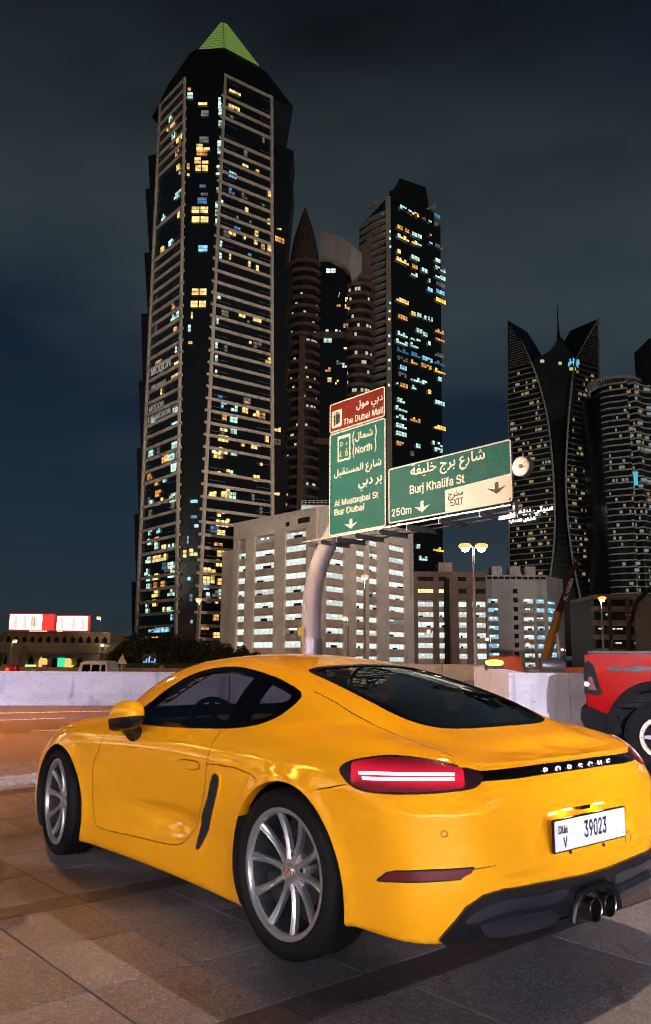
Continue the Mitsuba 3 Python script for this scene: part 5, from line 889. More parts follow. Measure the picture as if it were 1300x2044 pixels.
put(f'{sed}__body', blob(np.array([-14.2, 46.0, -.45]), (2.1, .85, .42), 4), 'rim_silver', 40); put(f'{sed}__roof', blob(np.array([-14.1, 46.0, -.05]), (1.2, .72, .52), 2.8), 'black_gloss', 40); put(f'{sed}__roof_panel', tube([(-14.95, 45.6, .27), (-14.6, 45.6, .41), (-14.0, 45.6, .46), (-13.4, 45.6, .40), (-13.05, 45.6, .27)], .05, 8), 'rim_silver', 40)
for x in (-15.5, -12.9): put(f'{sed}__wheel', place(lathe([(0, .1), (.28, .1), (.31, .05), (.31, -.1), (0, -.1)], 20), (x, 45.2, -.88), (1, 0, 0), (0, 0, 1)), 'rubber', 30)
sco = thing('delivery_scooter', 'red delivery scooter with a box just above the barrier at far left', 'scooter')
put(f'{sco}__box', blob(np.array([-18.2, 49, .38]), (.32, .3, .38), 5), 'red', 40); put(f'{sco}__body', blob(np.array([-17.7, 49, -.35]), (.9, .2, .35), 3), 'black_plastic', 40); put(f'{sco}__tail_lamp', blob(np.array([-18.45, 48.7, .42]), (.10, .06, .16), 3, 8), 'lens_red', 40, emit=(1.6, .12, .04)); put(f'{sco}__windshield', blob(np.array([-17.0, 49, .22]), (.12, .2, .3), 3), 'lamp_pole', 40)
for x in (-18.3, -17.0): put(f'{sco}__wheel', place(lathe([(.15, .06), (.27, .06), (.29, 0), (.27, -.06), (.15, -.06), (.15, .06)], 20), (x, 49, -.9), (1, 0, 0), (0, 0, 1)), 'rubber', 30)
ts = thing('warning_sign', 'small triangular warning sign on a post right of the boxy off road vehicle', 'sign'); put(f'{ts}__post', tube([(-11.6, 48, -1.2), (-11.6, 48, 1.25)], .035, 8), 'lamp_pole', 40); put(f'{ts}__plate', prism([(-11.9, .85), (-11.3, .85), (-11.6, 1.42)], 47.93, 47.96, 'xz'), 'sign_back')
lw = thing('garden_wall', 'low brown wall behind the parked vehicles at left', 'wall'); put(f'{lw}__wall', bx(-48, -9, 62, 62.3, -1.2, .45), 'facade_sand')
for i in range(14): put(f'{lw}__pier', bx(-47 + i * 2.9, -46.7 + i * 2.9, 61.9, 62.4, -1.2, .62), 'facade_sand')
via = thing('viaduct', 'pale concrete viaduct deck crossing in front of the arcaded building', 'viaduct'); put(f'{via}__deck', hexa([(-90, 128, 1.55), (-32, 132, 1.75), (-32, 138, 1.75), (-90, 134, 1.55), (-90, 127, 2.75), (-32, 131, 2.85), (-32, 139, 2.85), (-90, 135, 2.75)]), 'facade_grey'); put(f'{via}__parapet', hexa([(-90, 127, 2.755), (-32, 131, 2.855), (-32, 131.2, 2.855), (-90, 127.2, 2.755), (-90, 127, 3.25), (-32, 131, 3.3), (-32, 131.2, 3.3), (-90, 127.2, 3.25)]), 'facade_grey')
for x in (-84, -66, -48.5, -36): put(f'{via}__pier', bx(x - .9, x + .9, 130, 133, -1.2, 1.56), 'facade_grey')
def archpts(x, z0, z1, w): return [(x - w, z0), (x + w, z0), (x + w, z0 + (z1 - z0) * .6), (x + w * .5, z0 + (z1 - z0) * .88), (x, z1), (x - w * .5, z0 + (z1 - z0) * .88), (x - w, z0 + (z1 - z0) * .6)]
arc_ = thing('arcaded_building', 'sand coloured low building with pointed arches under the two billboards', 'building')
put(f'{arc_}__wall', bx(-58, -38.6, 150, 164, -1.2, 5.15), 'facade_sand'); put(f'{arc_}__parapet', bx(-58.2, -38.4, 149.8, 150.2, 5.15, 5.5), 'facade_sand')
for x in np.linspace(-57, -39.6, 13): put(f'{arc_}__arch_window', prism(archpts(x, 3.55, 4.75, .36), 149.90, 149.98, 'xz'), 'void')
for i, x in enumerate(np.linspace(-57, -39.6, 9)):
    if i in (3, 5): put(f'{arc_}__painted_glow_arch', prism(archpts(x, -.9, 1.3, .75), 149.86, 149.97, 'xz'), 'pane', emit=(1.0, .62, .16))  # emission stands in for lamp light falling on the wall
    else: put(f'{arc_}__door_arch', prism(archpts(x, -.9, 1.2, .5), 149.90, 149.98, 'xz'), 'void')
put(f'{arc_}__shop_front', bx(-50.5, -40.5, 149.2, 149.7, .85, 1.45), 'facade_grey'); put(f'{arc_}__green_screen', bx(-47.6, -46.3, 149.05, 149.19, -.7, .9), 'pane', emit=(.05, .9, .40)); put(f'{arc_}__shop_sign', bx(-55.2, -51.5, 149.3, 149.5, -.75, -.35), 'pane', emit=(.7, 1.0, .35)); put(f'{arc_}__shop_sign', bx(-45.5, -41.2, 149.3, 149.5, -.75, -.40), 'pane', emit=(1.0, .85, .1))
for x0, x1, z0, z1, lb, red in ((-57.2, -49.3, 5.95, 8.6, 'left of the two glowing white billboards with a red right part', True), (-48.6, -42.9, 5.85, 8.35, 'right of the two glowing white billboards with a red edge', False)):
    bb = thing('billboard', lb, 'billboard'); put(f'{bb}__frame', bx(x0 - .18, x1 + .18, 150.6, 151.2, z0 - .18, z1 + .18), 'red_lit', emit=(.55, .02, .02)); xm = x1 - (2.0 if red else .15)
    put(f'{bb}__screen', bx(x0, xm, 150.45, 150.59, z0, z1), 'pane', emit=(3.0, 2.6, 2.3), w=.05)
    for q in ((.14, .42, .66) if red else (.12, .5, .8)): put(f'{bb}__pale_band', bx(x0 + (xm - x0) * q, x0 + (xm - x0) * (q + .10), 150.40, 150.44, z0 + .15, z1 - .15), 'pane', emit=(1.6, .78, .60))
    if red:
        put(f'{bb}__red_screen', bx(xm, x1, 150.45, 150.59, z0, z1), 'pane', emit=(1.1, .05, .04)); put(f'{bb}__picture', cat([bx(x0 + 3.9 + q, x0 + 4.2 + q, 150.40, 150.44, z0 + .5, z1 - .4) for q in (0, .5)]), 'pane', emit=(1.3, .25, .18))
    for x in (x0 + 1, x1 - 1): put(f'{bb}__leg', bx(x - .12, x + .12, 150.8, 151.0, 5.1, z0 - .18), 'lamp_pole')
    put(f'{bb}__lower_panel', bx(x0 + (3.8 if red else .2), x0 + (6.9 if red else 1.1), 150.2, 150.35, 5.52, 5.8), 'pane', emit=(2.2, .5, .4))
mat('red_lit', prin((.4, .02, .02), .5))
lb_ = thing('corner_building', 'sand coloured building with a yellow lit board at the far left edge', 'building'); put(f'{lb_}__wall', bx(-75, -60.5, 150, 162, -1.2, 5.2), 'facade_sand'); put(f'{lb_}__lit_board', bx(-70, -61.3, 149.6, 149.9, 5.9, 8.4), 'pane', emit=(1.4, .95, .05)); put(f'{lb_}__arch_window', prism(archpts(-60.9, 3.4, 4.6, .4), 149.9, 149.98, 'xz'), 'void')
for x in (-69, -62): put(f'{lb_}__board_leg', bx(x - .15, x + .15, 149.9, 150.1, 5.2, 5.9), 'lamp_pole')
def tree(x, y, h_, r_, seed, label, zb=-1.2):
    k = thing('tree', label, 'tree'); rg = np.random.default_rng(seed); put(f'{k}__trunk', tube([(x, y, zb), (x + .1, y, zb + h_ * .3), (x - .1, y + .1, zb + h_ * .6)], [.22, .17, .10], 8), 'bark', 40)
    put(f'{k}__limbs', cat([tube([(x, y, zb + h_ * .4), (x + r_ * .6 * math.cos(a), y + r_ * .6 * math.sin(a), zb + h_ * .75)], [.09, .03], 6) for a in rg.uniform(0, 6.28, 6)]), 'bark')
    cc = rg.normal(0, 1, (26, 3)); cc /= np.linalg.norm(cc, axis=1, keepdims=True); cc = cc * rg.uniform(.35, 1, (26, 1)) * [r_, r_, h_ * .32] + [x, y, zb + h_ * .66]; P = []
    for c in cc: q = rg.normal(0, 1, (120, 3)); q /= np.linalg.norm(q, axis=1, keepdims=True); P.append(c + q * rg.uniform(.5, 1, (120, 1)) * r_ * .34)
    P = np.vstack(P); a = rg.normal(0, 1, (len(P), 3)); a /= np.linalg.norm(a, axis=1, keepdims=True); b = np.cross(a, rg.normal(0, 1, (len(P), 3))); b /= np.linalg.norm(b, axis=1, keepdims=True); s_ = rg.uniform(.07, .16, (len(P), 1))
    Vv = np.stack([P - a * s_, P + b * s_ * .5, P + a * s_, P - b * s_ * .5], 1).reshape(-1, 3); i = np.arange(len(P)) * 4; put(f'{k}__crown', (Vv, np.stack([i, i + 1, i + 2, i + 3], 1)), 'foliage'); return k
for i, (px, hh, rr) in enumerate([(-15.6, 5.0, 1.8), (-13.4, 4.6, 1.7), (-11.2, 4.0, 1.7), (-8.9, 3.6, 1.5), (-17.4, 3.6, 1.3), (-6.9, 3.4, 1.3)]):
    tree(px, 70 + (i * 37 % 5), hh, rr, i + 1, ['dark leafy tree left of centre in the row under the tallest tower', 'second dark tree from the left under the tallest tower', 'middle dark tree with the blue neon glow under the tallest tower', 'dark tree right of the neon glow', 'smallest dark tree at the left end of the row', 'low dark tree at the right end of the row beside the slim lamp'][i])
ne = thing('neon_sign', 'small blue neon sign among the dark trees', 'sign'); put(f'{ne}__board', bx(-14.9, -13.7, 68.2, 68.3, .2, 1.5), 'dark_cladding')
for i in range(5): put(f'{ne}__tube', tube([(-14.8 + i * .22, 68.15, .35 + .3 * (i % 2)), (-14.7 + i * .22, 68.15, .9 + .2 * (i % 3))], .05, 6), 'pane', emit=(.2, .7, 1.6))
hd = thing('hedge', 'dark clipped hedge below the tallest tower behind the barrier', 'hedge'); put(f'{hd}__foliage', tarp(-22, -2, 66, 67.5, -1.2, .75, 4), 'foliage', 40)

# ------------------------------------------------------------------ towers
WCOL = dict(y=(1.25, .84, .28), o=(.80, .36, .10), Y=(1.5, .85, .12), g=(.62, 1.0, .82), b=(.32, .75, .98), B=(.06, .17, .32), d=(.12, .105, .09), w=(1.1, 1.15, 1.1))
def glow_fn(c):
    return lambda p, n, uv: mi.Color3f(*c) * (.22 + 1.55 * noise(p.x * .9, p.y * .9, p.z * .8)) * (.70 + .6 * noise(p.x * 4.5, p.y * 4.5, p.z * .5))
for k_, c_ in WCOL.items(): scene[f'glow_{k_}'] = proc(glow_fn(c_))
def windows(par, Q, L, vh, nx=None, ny=2, d=.06, gain=1.0, zmin=None):
    r = random.Random(len(L))
    for u, v, wu, c in L:
        wu = max(wu, .02); n = nx or max(1, min(5, round(wu * Q.w / 1.3))); k = r.uniform(.75, 1.2) * gain
        put(f'{par}__window', Q.panes(u, v, wu, vh, d, n, ny, .16, r), 'pane', emit=dict(type='ref', id=f'glow_{c}'))
def solidhull(pts): 
    m = trimesh.convex.convex_hull(np.array(pts, float)); return m
# tallest tower
tw = thing('residential_tower', 'tallest dark tower with pale frames, lit windows and a green lit pyramid top', 'tower')
QL = Quad((-54.1, 238.6, 6), (-39.21, 220, 6), (-53.19, 232.39, 172.2), (-43.23, 220, 172.2)); QR = Quad((-33.64, 220, 6), (-14.5, 234.2, 6), (-31.24, 220, 173.4), (-17.87, 229.91, 173.4))
def ring(z, t):
    l = lambda a, b: (np.array(a) * (1 - t) + np.array(b) * t); n = .35
    return [(*l((-54.1, 238.6 + n), (-53.19, 232.39 + n)), z), (*l((-39.21, 220 + n), (-43.23, 220 + n)), z), (*l((-33.64, 220 + n), (-31.24, 220 + n)), z), (*l((-14.5, 234.2 + n), (-17.87, 229.91 + n)), z), (-19, 262, z), (-46, 266, z)]
put(f'{tw}__core', solidhull(ring(5.8, 0) + ring(173.0, 1)), 'dark_glass'); put(f'{tw}__podium', bx(-53, -15, 222.5, 262, -1.2, 5.8), 'dark_cladding')
put(f'{tw}__crown', solidhull(ring(172.9, 1) + [(-57.9, 242, 175), (-51, 233, 180.3), (-43, 225, 185), (-40.8, 224, 185.4), (-32.5, 223.6, 185.4), (-20.2, 235, 186.4), (-12.2, 252, 186.5), (-15, 265, 180), (-50, 268, 175), (-22.4, 231.6, 185.5)]), 'dark_cladding')
Lp, Fp, Rp, Bp, Ap = map(np.array, ((-40.57, 225.4, 185.7), (-32.5, 223.9, 185.7), (-22.53, 231.87, 185.7), (-30.6, 236.0, 185.7), (-33.7, 228.8, 199.4)))
py_ = put(f'{tw}__pyramid', solidhull([Lp, Fp, Rp, Bp, Ap]), 'dark_cladding', label='green lit louvred pyramid on top of the tower')
for P_, Q_ in ((Lp, Fp), (Fp, Rp)):
    q = Quad(P_ + [0, 0, .1], Q_ + [0, 0, .1], Ap + (P_ - Ap) * .02, Ap + (Q_ - Ap) * .02)
    for i in range(10):
        v0 = i / 10.6; put(f'{py_}__louvre', q.box(.05, .95, v0 + .022, v0 + .058, .15, .5), 'pane', emit=(.12, .20, .04))
    for u0, u1 in ((.0, .05), (.95, 1.0)): put(f'{py_}__edge_light', q.box(u0, u1, .0, .94, .18, .5), 'pane', emit=(.09, .15, .03))
for Q in (QL, QR):
    for u0, u1 in ((-.004, .012), (.985, 1.002)): put(f'{tw}__frame_column', Q.box(u0 - .012, u1 + .012, -.005, 1.002, -.2, .42), 'frame_stone')
    for i in range(49):
        if (Q is QL and i in (6, 12, 34, 35, 37, 38, 39, 40)) or (Q is QR and i in (14, 43, 47)): continue
        v = i / 48; put(f'{tw}__floor_band', Q.box(.03 if 0 < i < 48 else -.02, .965 if 0 < i < 48 else 1.01, v - .0026, v + .0023, -.1, .30), 'frame_stone')
    r = random.Random(5)
    rails = cat([Q.box(*( (u, u + .22)), i / 48 + .0078, i / 48 + .0083, .24, .27) for i in range(48) for u in (.05, .74) if r.random() < .7]); put(f'{tw}__balcony_rails', rails, 'steel_galv', kind='stuff')
stubs = cat([Q.box(*e, i / 48 - .0022, i / 48 + .0022, -.1, .30) for Q, e in ((QL, (1.006, 1.06)), (QR, (-.055, -.015))) for i in range(2, 47)]); put(f'{tw}__slab_ends', stubs, 'frame_stone', kind='stuff')
QC = Quad((-39.21, 220, 6), (-33.64, 220, 6), (-43.23, 220, 172.2), (-31.24, 220, 172.2))
WL = [(0.487,0.9340,0.316,'y'),(0.846,0.8901,0.270,'y'),(0.562,0.8890,0.114,'d'),(0.799,0.8343,0.118,'y')]
WL += [(0.825,0.5263,0.093,'y'),(0.328,0.4830,0.194,'o'),(0.891,0.4620,0.263,'y'),(0.854,0.4407,0.241,'y'),(0.331,0.4401,0.213,'d'),(0.888,0.3806,0.170,'g'),(0.231,0.3803,0.094,'g'),(0.882,0.3612,0.189,'g'),(0.916,0.3210,0.243,'g'),(0.427,0.3228,0.097,'d'),(0.881,0.3025,0.203,'g'),(0.653,0.3039,0.127,'y'),(0.888,0.2854,0.200,'g'),(0.440,0.2671,0.191,'o'),(0.650,0.2679,0.145,'b'),(0.453,0.2469,0.168,'o'),(0.886,0.2336,0.175,'g')]
WL += [(0.565,0.2317,0.340,'y'),(0.862,0.2301,0.205,'g'),(0.255,0.2333,0.100,'g'),(0.245,0.2164,0.090,'d'),(0.271,0.1830,0.110,'g'),(0.487,0.1832,0.107,'b'),(0.263,0.1660,0.109,'g'),(0.456,0.1663,0.106,'o'),(0.652,0.1502,0.122,'y'),(0.861,0.1494,0.195,'g'),(0.266,0.1347,0.107,'g'),(0.547,0.1344,0.361,'y'),(0.669,0.1201,0.100,'B'),(0.858,0.1190,0.192,'g'),(0.261,0.1037,0.105,'g'),(0.456,0.1038,0.142,'y'),(0.864,0.1041,0.190,'g'),(0.269,0.0885,0.104,'g'),(0.454,0.0894,0.101,'o'),(0.646,0.0897,0.098,'o'),(0.456,0.0753,0.160,'y'),(0.865,0.0745,0.186,'g'),(0.264,0.0597,0.082,'g'),(0.446,0.0601,0.099,'y'),(0.264,0.0459,0.081,'g'),(0.689,0.0465,0.057,'y'),(0.866,0.0460,0.201,'g'),(0.882,0.0351,0.044,'b'),(0.574,0.0164,0.513,'b'),(0.270,0.0057,0.071,'y'),(0.544,0.0045,0.334,'y')]
WR_ = [(0.209,0.9778,0.243,'y'),(0.204,0.9426,0.240,'y'),(0.227,0.8132,0.156,'b'),(0.506,0.7563,0.071,'y'),(0.258,0.7049,0.136,'y'),(0.484,0.7055,0.042,'y'),(0.690,0.7033,0.071,'y'),(0.232,0.6579,0.040,'y'),(0.723,0.6536,0.061,'y'),(0.941,0.8053,0.067,'y'),(0.932,0.7509,0.059,'y'),(0.942,0.6996,0.070,'y'),(0.057,0.8369,0.045,'g'),(0.051,0.7524,0.043,'g'),(0.066,0.6762,0.047,'g'),(0.067,0.6538,0.047,'g'),(0.077,0.5804,0.065,'g')]
WR_ += [(0.469,0.5594,0.117,'y'),(0.733,0.5588,0.148,'y'),(0.646,0.5150,0.104,'y'),(0.776,0.5166,0.079,'d'),(0.923,0.4888,0.093,'y'),(0.221,0.3907,0.093,'b'),(0.387,0.3882,0.107,'g'),(0.555,0.3889,0.097,'y'),(0.731,0.3872,0.099,'y'),(0.240,0.3695,0.081,'o'),(0.380,0.3682,0.118,'g'),(0.235,0.3500,0.115,'y'),(0.386,0.3489,0.105,'g'),(0.230,0.3321,0.159,'y'),(0.913,0.3456,0.062,'y'),(0.559,0.3302,0.106,'y'),(0.732,0.3294,0.144,'y'),(0.104,0.3095,0.066,'y'),(0.238,0.3113,0.135,'y'),(0.397,0.3113,0.103,'g'),(0.251,0.2754,0.189,'Y'),(0.396,0.2744,0.090,'g'),(0.750,0.2732,0.105,'Y'),(0.102,0.2390,0.074,'y'),(0.295,0.2424,0.131,'y'),(0.070,0.5344,0.039,'g'),(0.068,0.4910,0.043,'g'),(0.077,0.4683,0.048,'g'),(0.081,0.4486,0.038,'g')]
WR_ += [(0.109,0.2351,0.112,'y'),(0.277,0.2380,0.091,'y'),(0.392,0.2377,0.116,'g'),(0.244,0.2043,0.112,'y'),(0.261,0.1885,0.179,'y'),(0.250,0.1721,0.121,'y'),(0.731,0.1702,0.093,'y'),(0.269,0.1389,0.130,'y'),(0.410,0.1414,0.088,'B'),(0.264,0.1228,0.140,'y'),(0.376,0.1229,0.032,'b'),(0.081,0.1084,0.104,'y'),(0.166,0.1063,0.063,'y'),(0.078,0.0940,0.093,'y'),(0.160,0.0947,0.062,'y'),(0.255,0.0926,0.063,'y'),(0.083,0.0837,0.082,'b'),(0.108,0.0746,0.057,'g'),(0.262,0.0747,0.042,'g'),(0.246,0.0625,0.082,'y'),(0.114,0.0626,0.081,'d'),(0.227,0.0352,0.081,'o'),(0.085,0.0198,0.118,'o'),(0.240,0.0055,0.090,'y'),(0.256,-0.0089,0.079,'b')]
_r = random.Random(77)
WR_ += [(_r.choice((.16, .22, .34, .46, .58, .70, .82)), (_r.randrange(2, 46) + .5) / 48, _r.choice((.05, .08, .12)), _r.choice('dddoyB')) for _ in range(46)]
WL += [(_r.choice((.2, .32, .45, .6, .75, .86)), (_r.randrange(2, 46) + .5) / 48, _r.choice((.06, .10, .14)), _r.choice('dddoyg')) for _ in range(34)]
windows(tw, QR, WR_, .0118); windows(tw, QL, WL, .0118)
WC_ = [(0.109,0.9813,0.097,'o'),(0.129,0.9654,0.170,'g'),(0.453,0.9522,0.275,'y'),(0.518,0.9301,0.234,'d'),(0.521,0.8782,0.285,'d'),(0.504,0.8636,0.391,'y'),(0.479,0.8531,0.332,'o'),(0.470,0.8370,0.399,'y'),(0.481,0.8224,0.361,'y'),(0.118,0.8259,0.085,'o'),(0.124,0.8129,0.086,'y'),(0.883,0.9568,0.076,'g'),(0.897,0.9456,0.108,'g'),(0.911,0.9333,0.093,'g'),(0.922,0.9105,0.095,'g'),(0.927,0.8706,0.114,'g'),(0.931,0.8568,0.107,'g'),(0.924,0.8290,0.093,'g'),(0.926,0.8151,0.120,'g')]
WC_ += [(0.526,0.7907,0.196,'B'),(0.582,0.7750,0.242,'d'),(0.527,0.7599,0.312,'B'),(0.472,0.7423,0.496,'y'),(0.485,0.7243,0.503,'y'),(0.594,0.6698,0.309,'b'),(0.528,0.5891,0.476,'y'),(0.517,0.5669,0.509,'y'),(0.324,0.5466,0.062,'y'),(0.258,0.5231,0.105,'g'),(0.295,0.5003,0.159,'y'),(0.936,0.7860,0.079,'g'),(0.945,0.7518,0.116,'g'),(0.951,0.7373,0.118,'g'),(0.960,0.7202,0.083,'g')]
WC_ += [(0.610,0.2257,0.327,'b'),(0.624,0.2004,0.298,'B'),(0.733,0.1854,0.200,'b'),(0.411,0.1588,0.081,'b'),(0.660,0.1386,0.376,'y'),(0.298,0.1361,0.171,'y'),(0.508,0.0990,0.154,'b'),(0.631,0.0653,0.142,'B'),(0.700,0.0304,0.130,'b')]
windows(tw, QC, WC_, .0125)
for tz, bz, xo_t, xo_b in ((163, 151.6, -59.2, -58.2), (151.1, 129.8, -59.6, -57.4), (128.7, 108.2, -58.9, -56.8), (107.9, 86.1, -58.9, -57.4), (85.9, 64.5, -58.6, -56.9), (64.2, 44, -58.2, -56.6), (43.7, 23.4, -57.9, -56.4), (23.2, -1.2, -57.7, -56.2)):
    put(f'{tw}__side_wing', hexa([(x, y, z) for z, xo in ((bz, xo_b), (tz, xo_t)) for x, y in ((xo, 245), (-44, 245 - 6), (-44, 258), (xo, 258))]), 'dark_cladding')
    put(f'{tw}__side_wing', hexa([(x, y, z) for z, xo in ((bz, -14.2), (tz + 9 * (tz > 150), -12.0)) for x, y in ((-24, 247), (xo, 255), (xo, 268), (-24, 268))]), 'dark_cladding')
QWL = Quad((-57.0, 244.9, 0), (-52.5, 243.0, 0), (-57.0, 244.9, 172), (-52.5, 243.0, 172)); QWR = Quad((-20, 249.8, 0), (-14.4, 254.2, 0), (-20, 249.8, 172), (-14.4, 254.2, 172))
windows(tw, QWL, [(.35, v, .30, 'y') for v in (.868, .812, .757, .733, .708, .678, .648, .625, .596, .566, .345, .312)] , .0112, 2)
windows(tw, QWR, [(.70, v, .55, c) for v, c in ((.985, 'B'), (.905, 'y'), (.852, 'y'), (.828, 'y'), (.802, 'o'), (.69, 'y'), (.61, 'y'), (.425, 'y'), (.305, 'y'), (.40, 'd'))], .0115, 3)
mat('led_letters', prin((.3, .3, .3), .5))
def ontower(m, u, v, k): 
    ex = QL.P(1, v) - QL.P(0, v); ex /= np.linalg.norm(ex); put(f'{tw}__led_lettering', place(m, QL.P(u, v, .75), ex, (0, 0, 1)), 'led_letters', emit=(k * .55, k * .55, k * .52))
for t_, u, v, h_, k in (('MODON', .17, .463, 2.3, .45), ('ABU DHABI', .2, .436, 1.2, .22), ('MODON', .16, .397, 1.7, .32), ('100 MODON', .12, .378, 1.7, .36)): ontower(text(t_, h_, .1, False, 1.0), u, v, k)

mat('cap_brown', prin((.06, .045, .04), .9))
# brown round towers
t2 = thing('apartment_tower', 'brown tower with two rounded balcony turrets and a pointed cap behind the tallest tower', 'tower')
def turret(cx, cy, r, z1, n, name):
    put(f'{t2}__turret', lathe([(r - .9, -1.2), (r - .9, z1), (0, z1)], 28).apply_translation([cx, cy, 0]), 'dark_cladding', 40)
    ms = [lathe([(r - 1.0, z), (r + .25, z), (r + .4, z + .25), (r + .4, z + 1.0), (r + .2, z + 1.0), (r + .2, z + .4), (r - 1.0, z + .4)], 28).apply_translation([cx, cy, 0]) for z in np.linspace(3, z1 - 1, n)]; put(f'{t2}__balcony_slabs', cat(ms), 'slab_brown', 30, kind='stuff')
turret(-8.9, 293, 6.2, 149, 41, 'l'); turret(12.2, 295, 5.6, 141, 39, 'r')
put(f'{t2}__rear_block', bx(-9, 14, 293.2, 315, -1.2, 146), 'dark_cladding'); put(f'{t2}__glass_front', bx(-3.0, 7.4, 291.5, 293, -1.2, 150), 'dark_glass')
cap = put(f'{t2}__pointed_cap', lathe([(5.6, 148.5), (5.4, 153), (4.2, 160), (2.2, 167), (.15, 173.5)], 20).apply_translation([-8.9, 293, 0]), 'cap_brown', 40, label='pointed cap with dark slots on the left turret')
for a in (-2.3, -1.75, -1.2): put(f'{cap}__slot', hexa([(-8.9 + (r + o) * math.cos(a + s_), 293 + (r + o) * math.sin(a + s_), z) for z, r in ((150, 5.35), (160, 4.05)) for o, s_ in ((0, -.06), (0, .06), (.2, .06), (.2, -.06))]), 'void')
put(f'{t2}__curved_crown', prism([(-2.84, 160.81), (0.97, 160.23), (5.74, 158.01), (12.79, 151.74), (12.80, 144.23), (9.22, 140.76), (8.27, 144.18), (5.61, 147.20), (1.05, 149.79), (-2.74, 150.57)], 288, 292, 'xz'), 'slab_grey', label='pale curved crown between the two turrets')
put(f'{t2}__crown_fin', prism([(11.69, 152.86), (17.03, 161.76), (16.25, 141.71), (10.95, 143.28)], 289.5, 296, 'xz'), 'slab_brown')
put(f'{t2}__front_fin', bx(-10.3, -8.0, 285.9, 287.2, -1.2, 118), 'slab_brown')
for z in (36, 78, 119): put(f'{t2}__cross_beam', bx(-5, 9.5, 289.8, 291.4, z, z + 2.2), 'slab_brown')
QT2 = Quad((-3.0, 291.45, 0), (7.4, 291.45, 0), (-3.0, 291.45, 150), (7.4, 291.45, 150))
windows(t2, QT2, [(0.402,0.9750,0.375,'w'),(0.707,0.9100,0.053,'w'),(0.693,0.8844,0.159,'o'),(0.984,0.8984,0.117,'y'),(0.975,0.8788,0.106,'y'),(0.962,0.8281,0.185,'o'),(0.292,0.8180,0.106,'g'),(0.620,0.8124,0.095,'w'),(0.768,0.8105,0.063,'w'),(0.964,0.8029,0.132,'w'),(0.322,0.7890,0.316,'g'),(0.950,0.7721,0.116,'y'),(0.932,0.7243,0.168,'w'),(0.331,0.7125,0.209,'o'),(0.386,0.6859,0.146,'y'),(0.648,0.6804,0.130,'y'),(0.732,0.7318,0.210,'d')], .0125, 2)
r = random.Random(21); tiny = []
for cx, cy, rr, zt in ((-8.9, 293, 5.45, 146), (12.2, 295, 4.85, 138)):
    for i in range(80):
        a = r.uniform(-2.9, -.3); z = 3 + 3.62 * r.randrange(1, 38) + 1.4; tiny.append(bx(-.45, .45, -.06, .06, -.6, .9).apply_transform(trimesh.transformations.rotation_matrix(a + math.pi / 2, [0, 0, 1])).apply_translation([cx + rr * math.cos(a), cy + rr * math.sin(a), z]))
put(f'{t2}__small_lit_windows', cat(tiny), 'pane', emit=(.55, .50, .38), kind='stuff')

# third tower
t3 = thing('office_tower', 'tall dark tower with rows of lit windows and curved pale balconies on its left', 'tower')
Q3 = Quad((25.0, 320, -1.2), (47.6, 332, -1.2), (27.4, 320, 193.5), (50.1, 332, 188)); put(f'{t3}__core', solidhull([(12.5, 334, -1.2), (24.9, 320.4, -1.2), (47.6, 332.4, -1.2), (38, 352, -1.2), (13.8, 334, 188), (26.6, 320.4, 196), (49.3, 332.4, 188), (38, 352, 188)]), 'dark_glass')
put(f'{t3}__corner_fin', bx(24.3, 26.4, 319.0, 320.6, -1.2, 194), 'slab_dim')
put(f'{t3}__parapet', Q3.box(-.02, .82, .997, 1.02, -2, .3), 'dark_cladding'); put(f'{t3}__roof_block', hexa([(28, 324, 190), (45.5, 332, 189), (42, 346, 189), (24, 340, 190), (31.0, 326, 207), (43, 331.5, 206), (40, 344, 206), (28, 338, 206)]), 'dark_cladding')
rf_ = rnd
for a, b in (((17.2, 326, 193.0), (21.5, 324, 196)), ((43.5, 330, 195), (47.5, 331, 199))): put(f'{t3}__roof_light_fin', hexa([(a[0], a[1], a[2]), (b[0], b[1], a[2] + .4), (b[0], b[1] + 2, a[2] + .4), (a[0], a[1] + 2, a[2]), (a[0], a[1], a[2] + .5), (b[0], b[1], b[2]), (b[0], b[1] + 2, b[2]), (a[0], a[1] + 2, a[2] + .5)]), 'slab_grey')
ms = []
for i in range(57):
    z = 4 + 3.27 * i; x0, x1 = 12.6 + .022 * i, 24.2 + .03 * i; pl_ = [(x0 + (x1 - x0) * t, 333 - 13.4 * t - 2.0 * math.sin(math.pi * t)) for t in np.linspace(0, 1, 9)]; ms.append(prism(pl_ + [(x1, 326), (x0 + 2, 336)], z, z + (1.35 if i > 30 else .8)))
put(f'{t3}__balcony_slabs', cat(ms), 'slab_grey', kind='stuff')
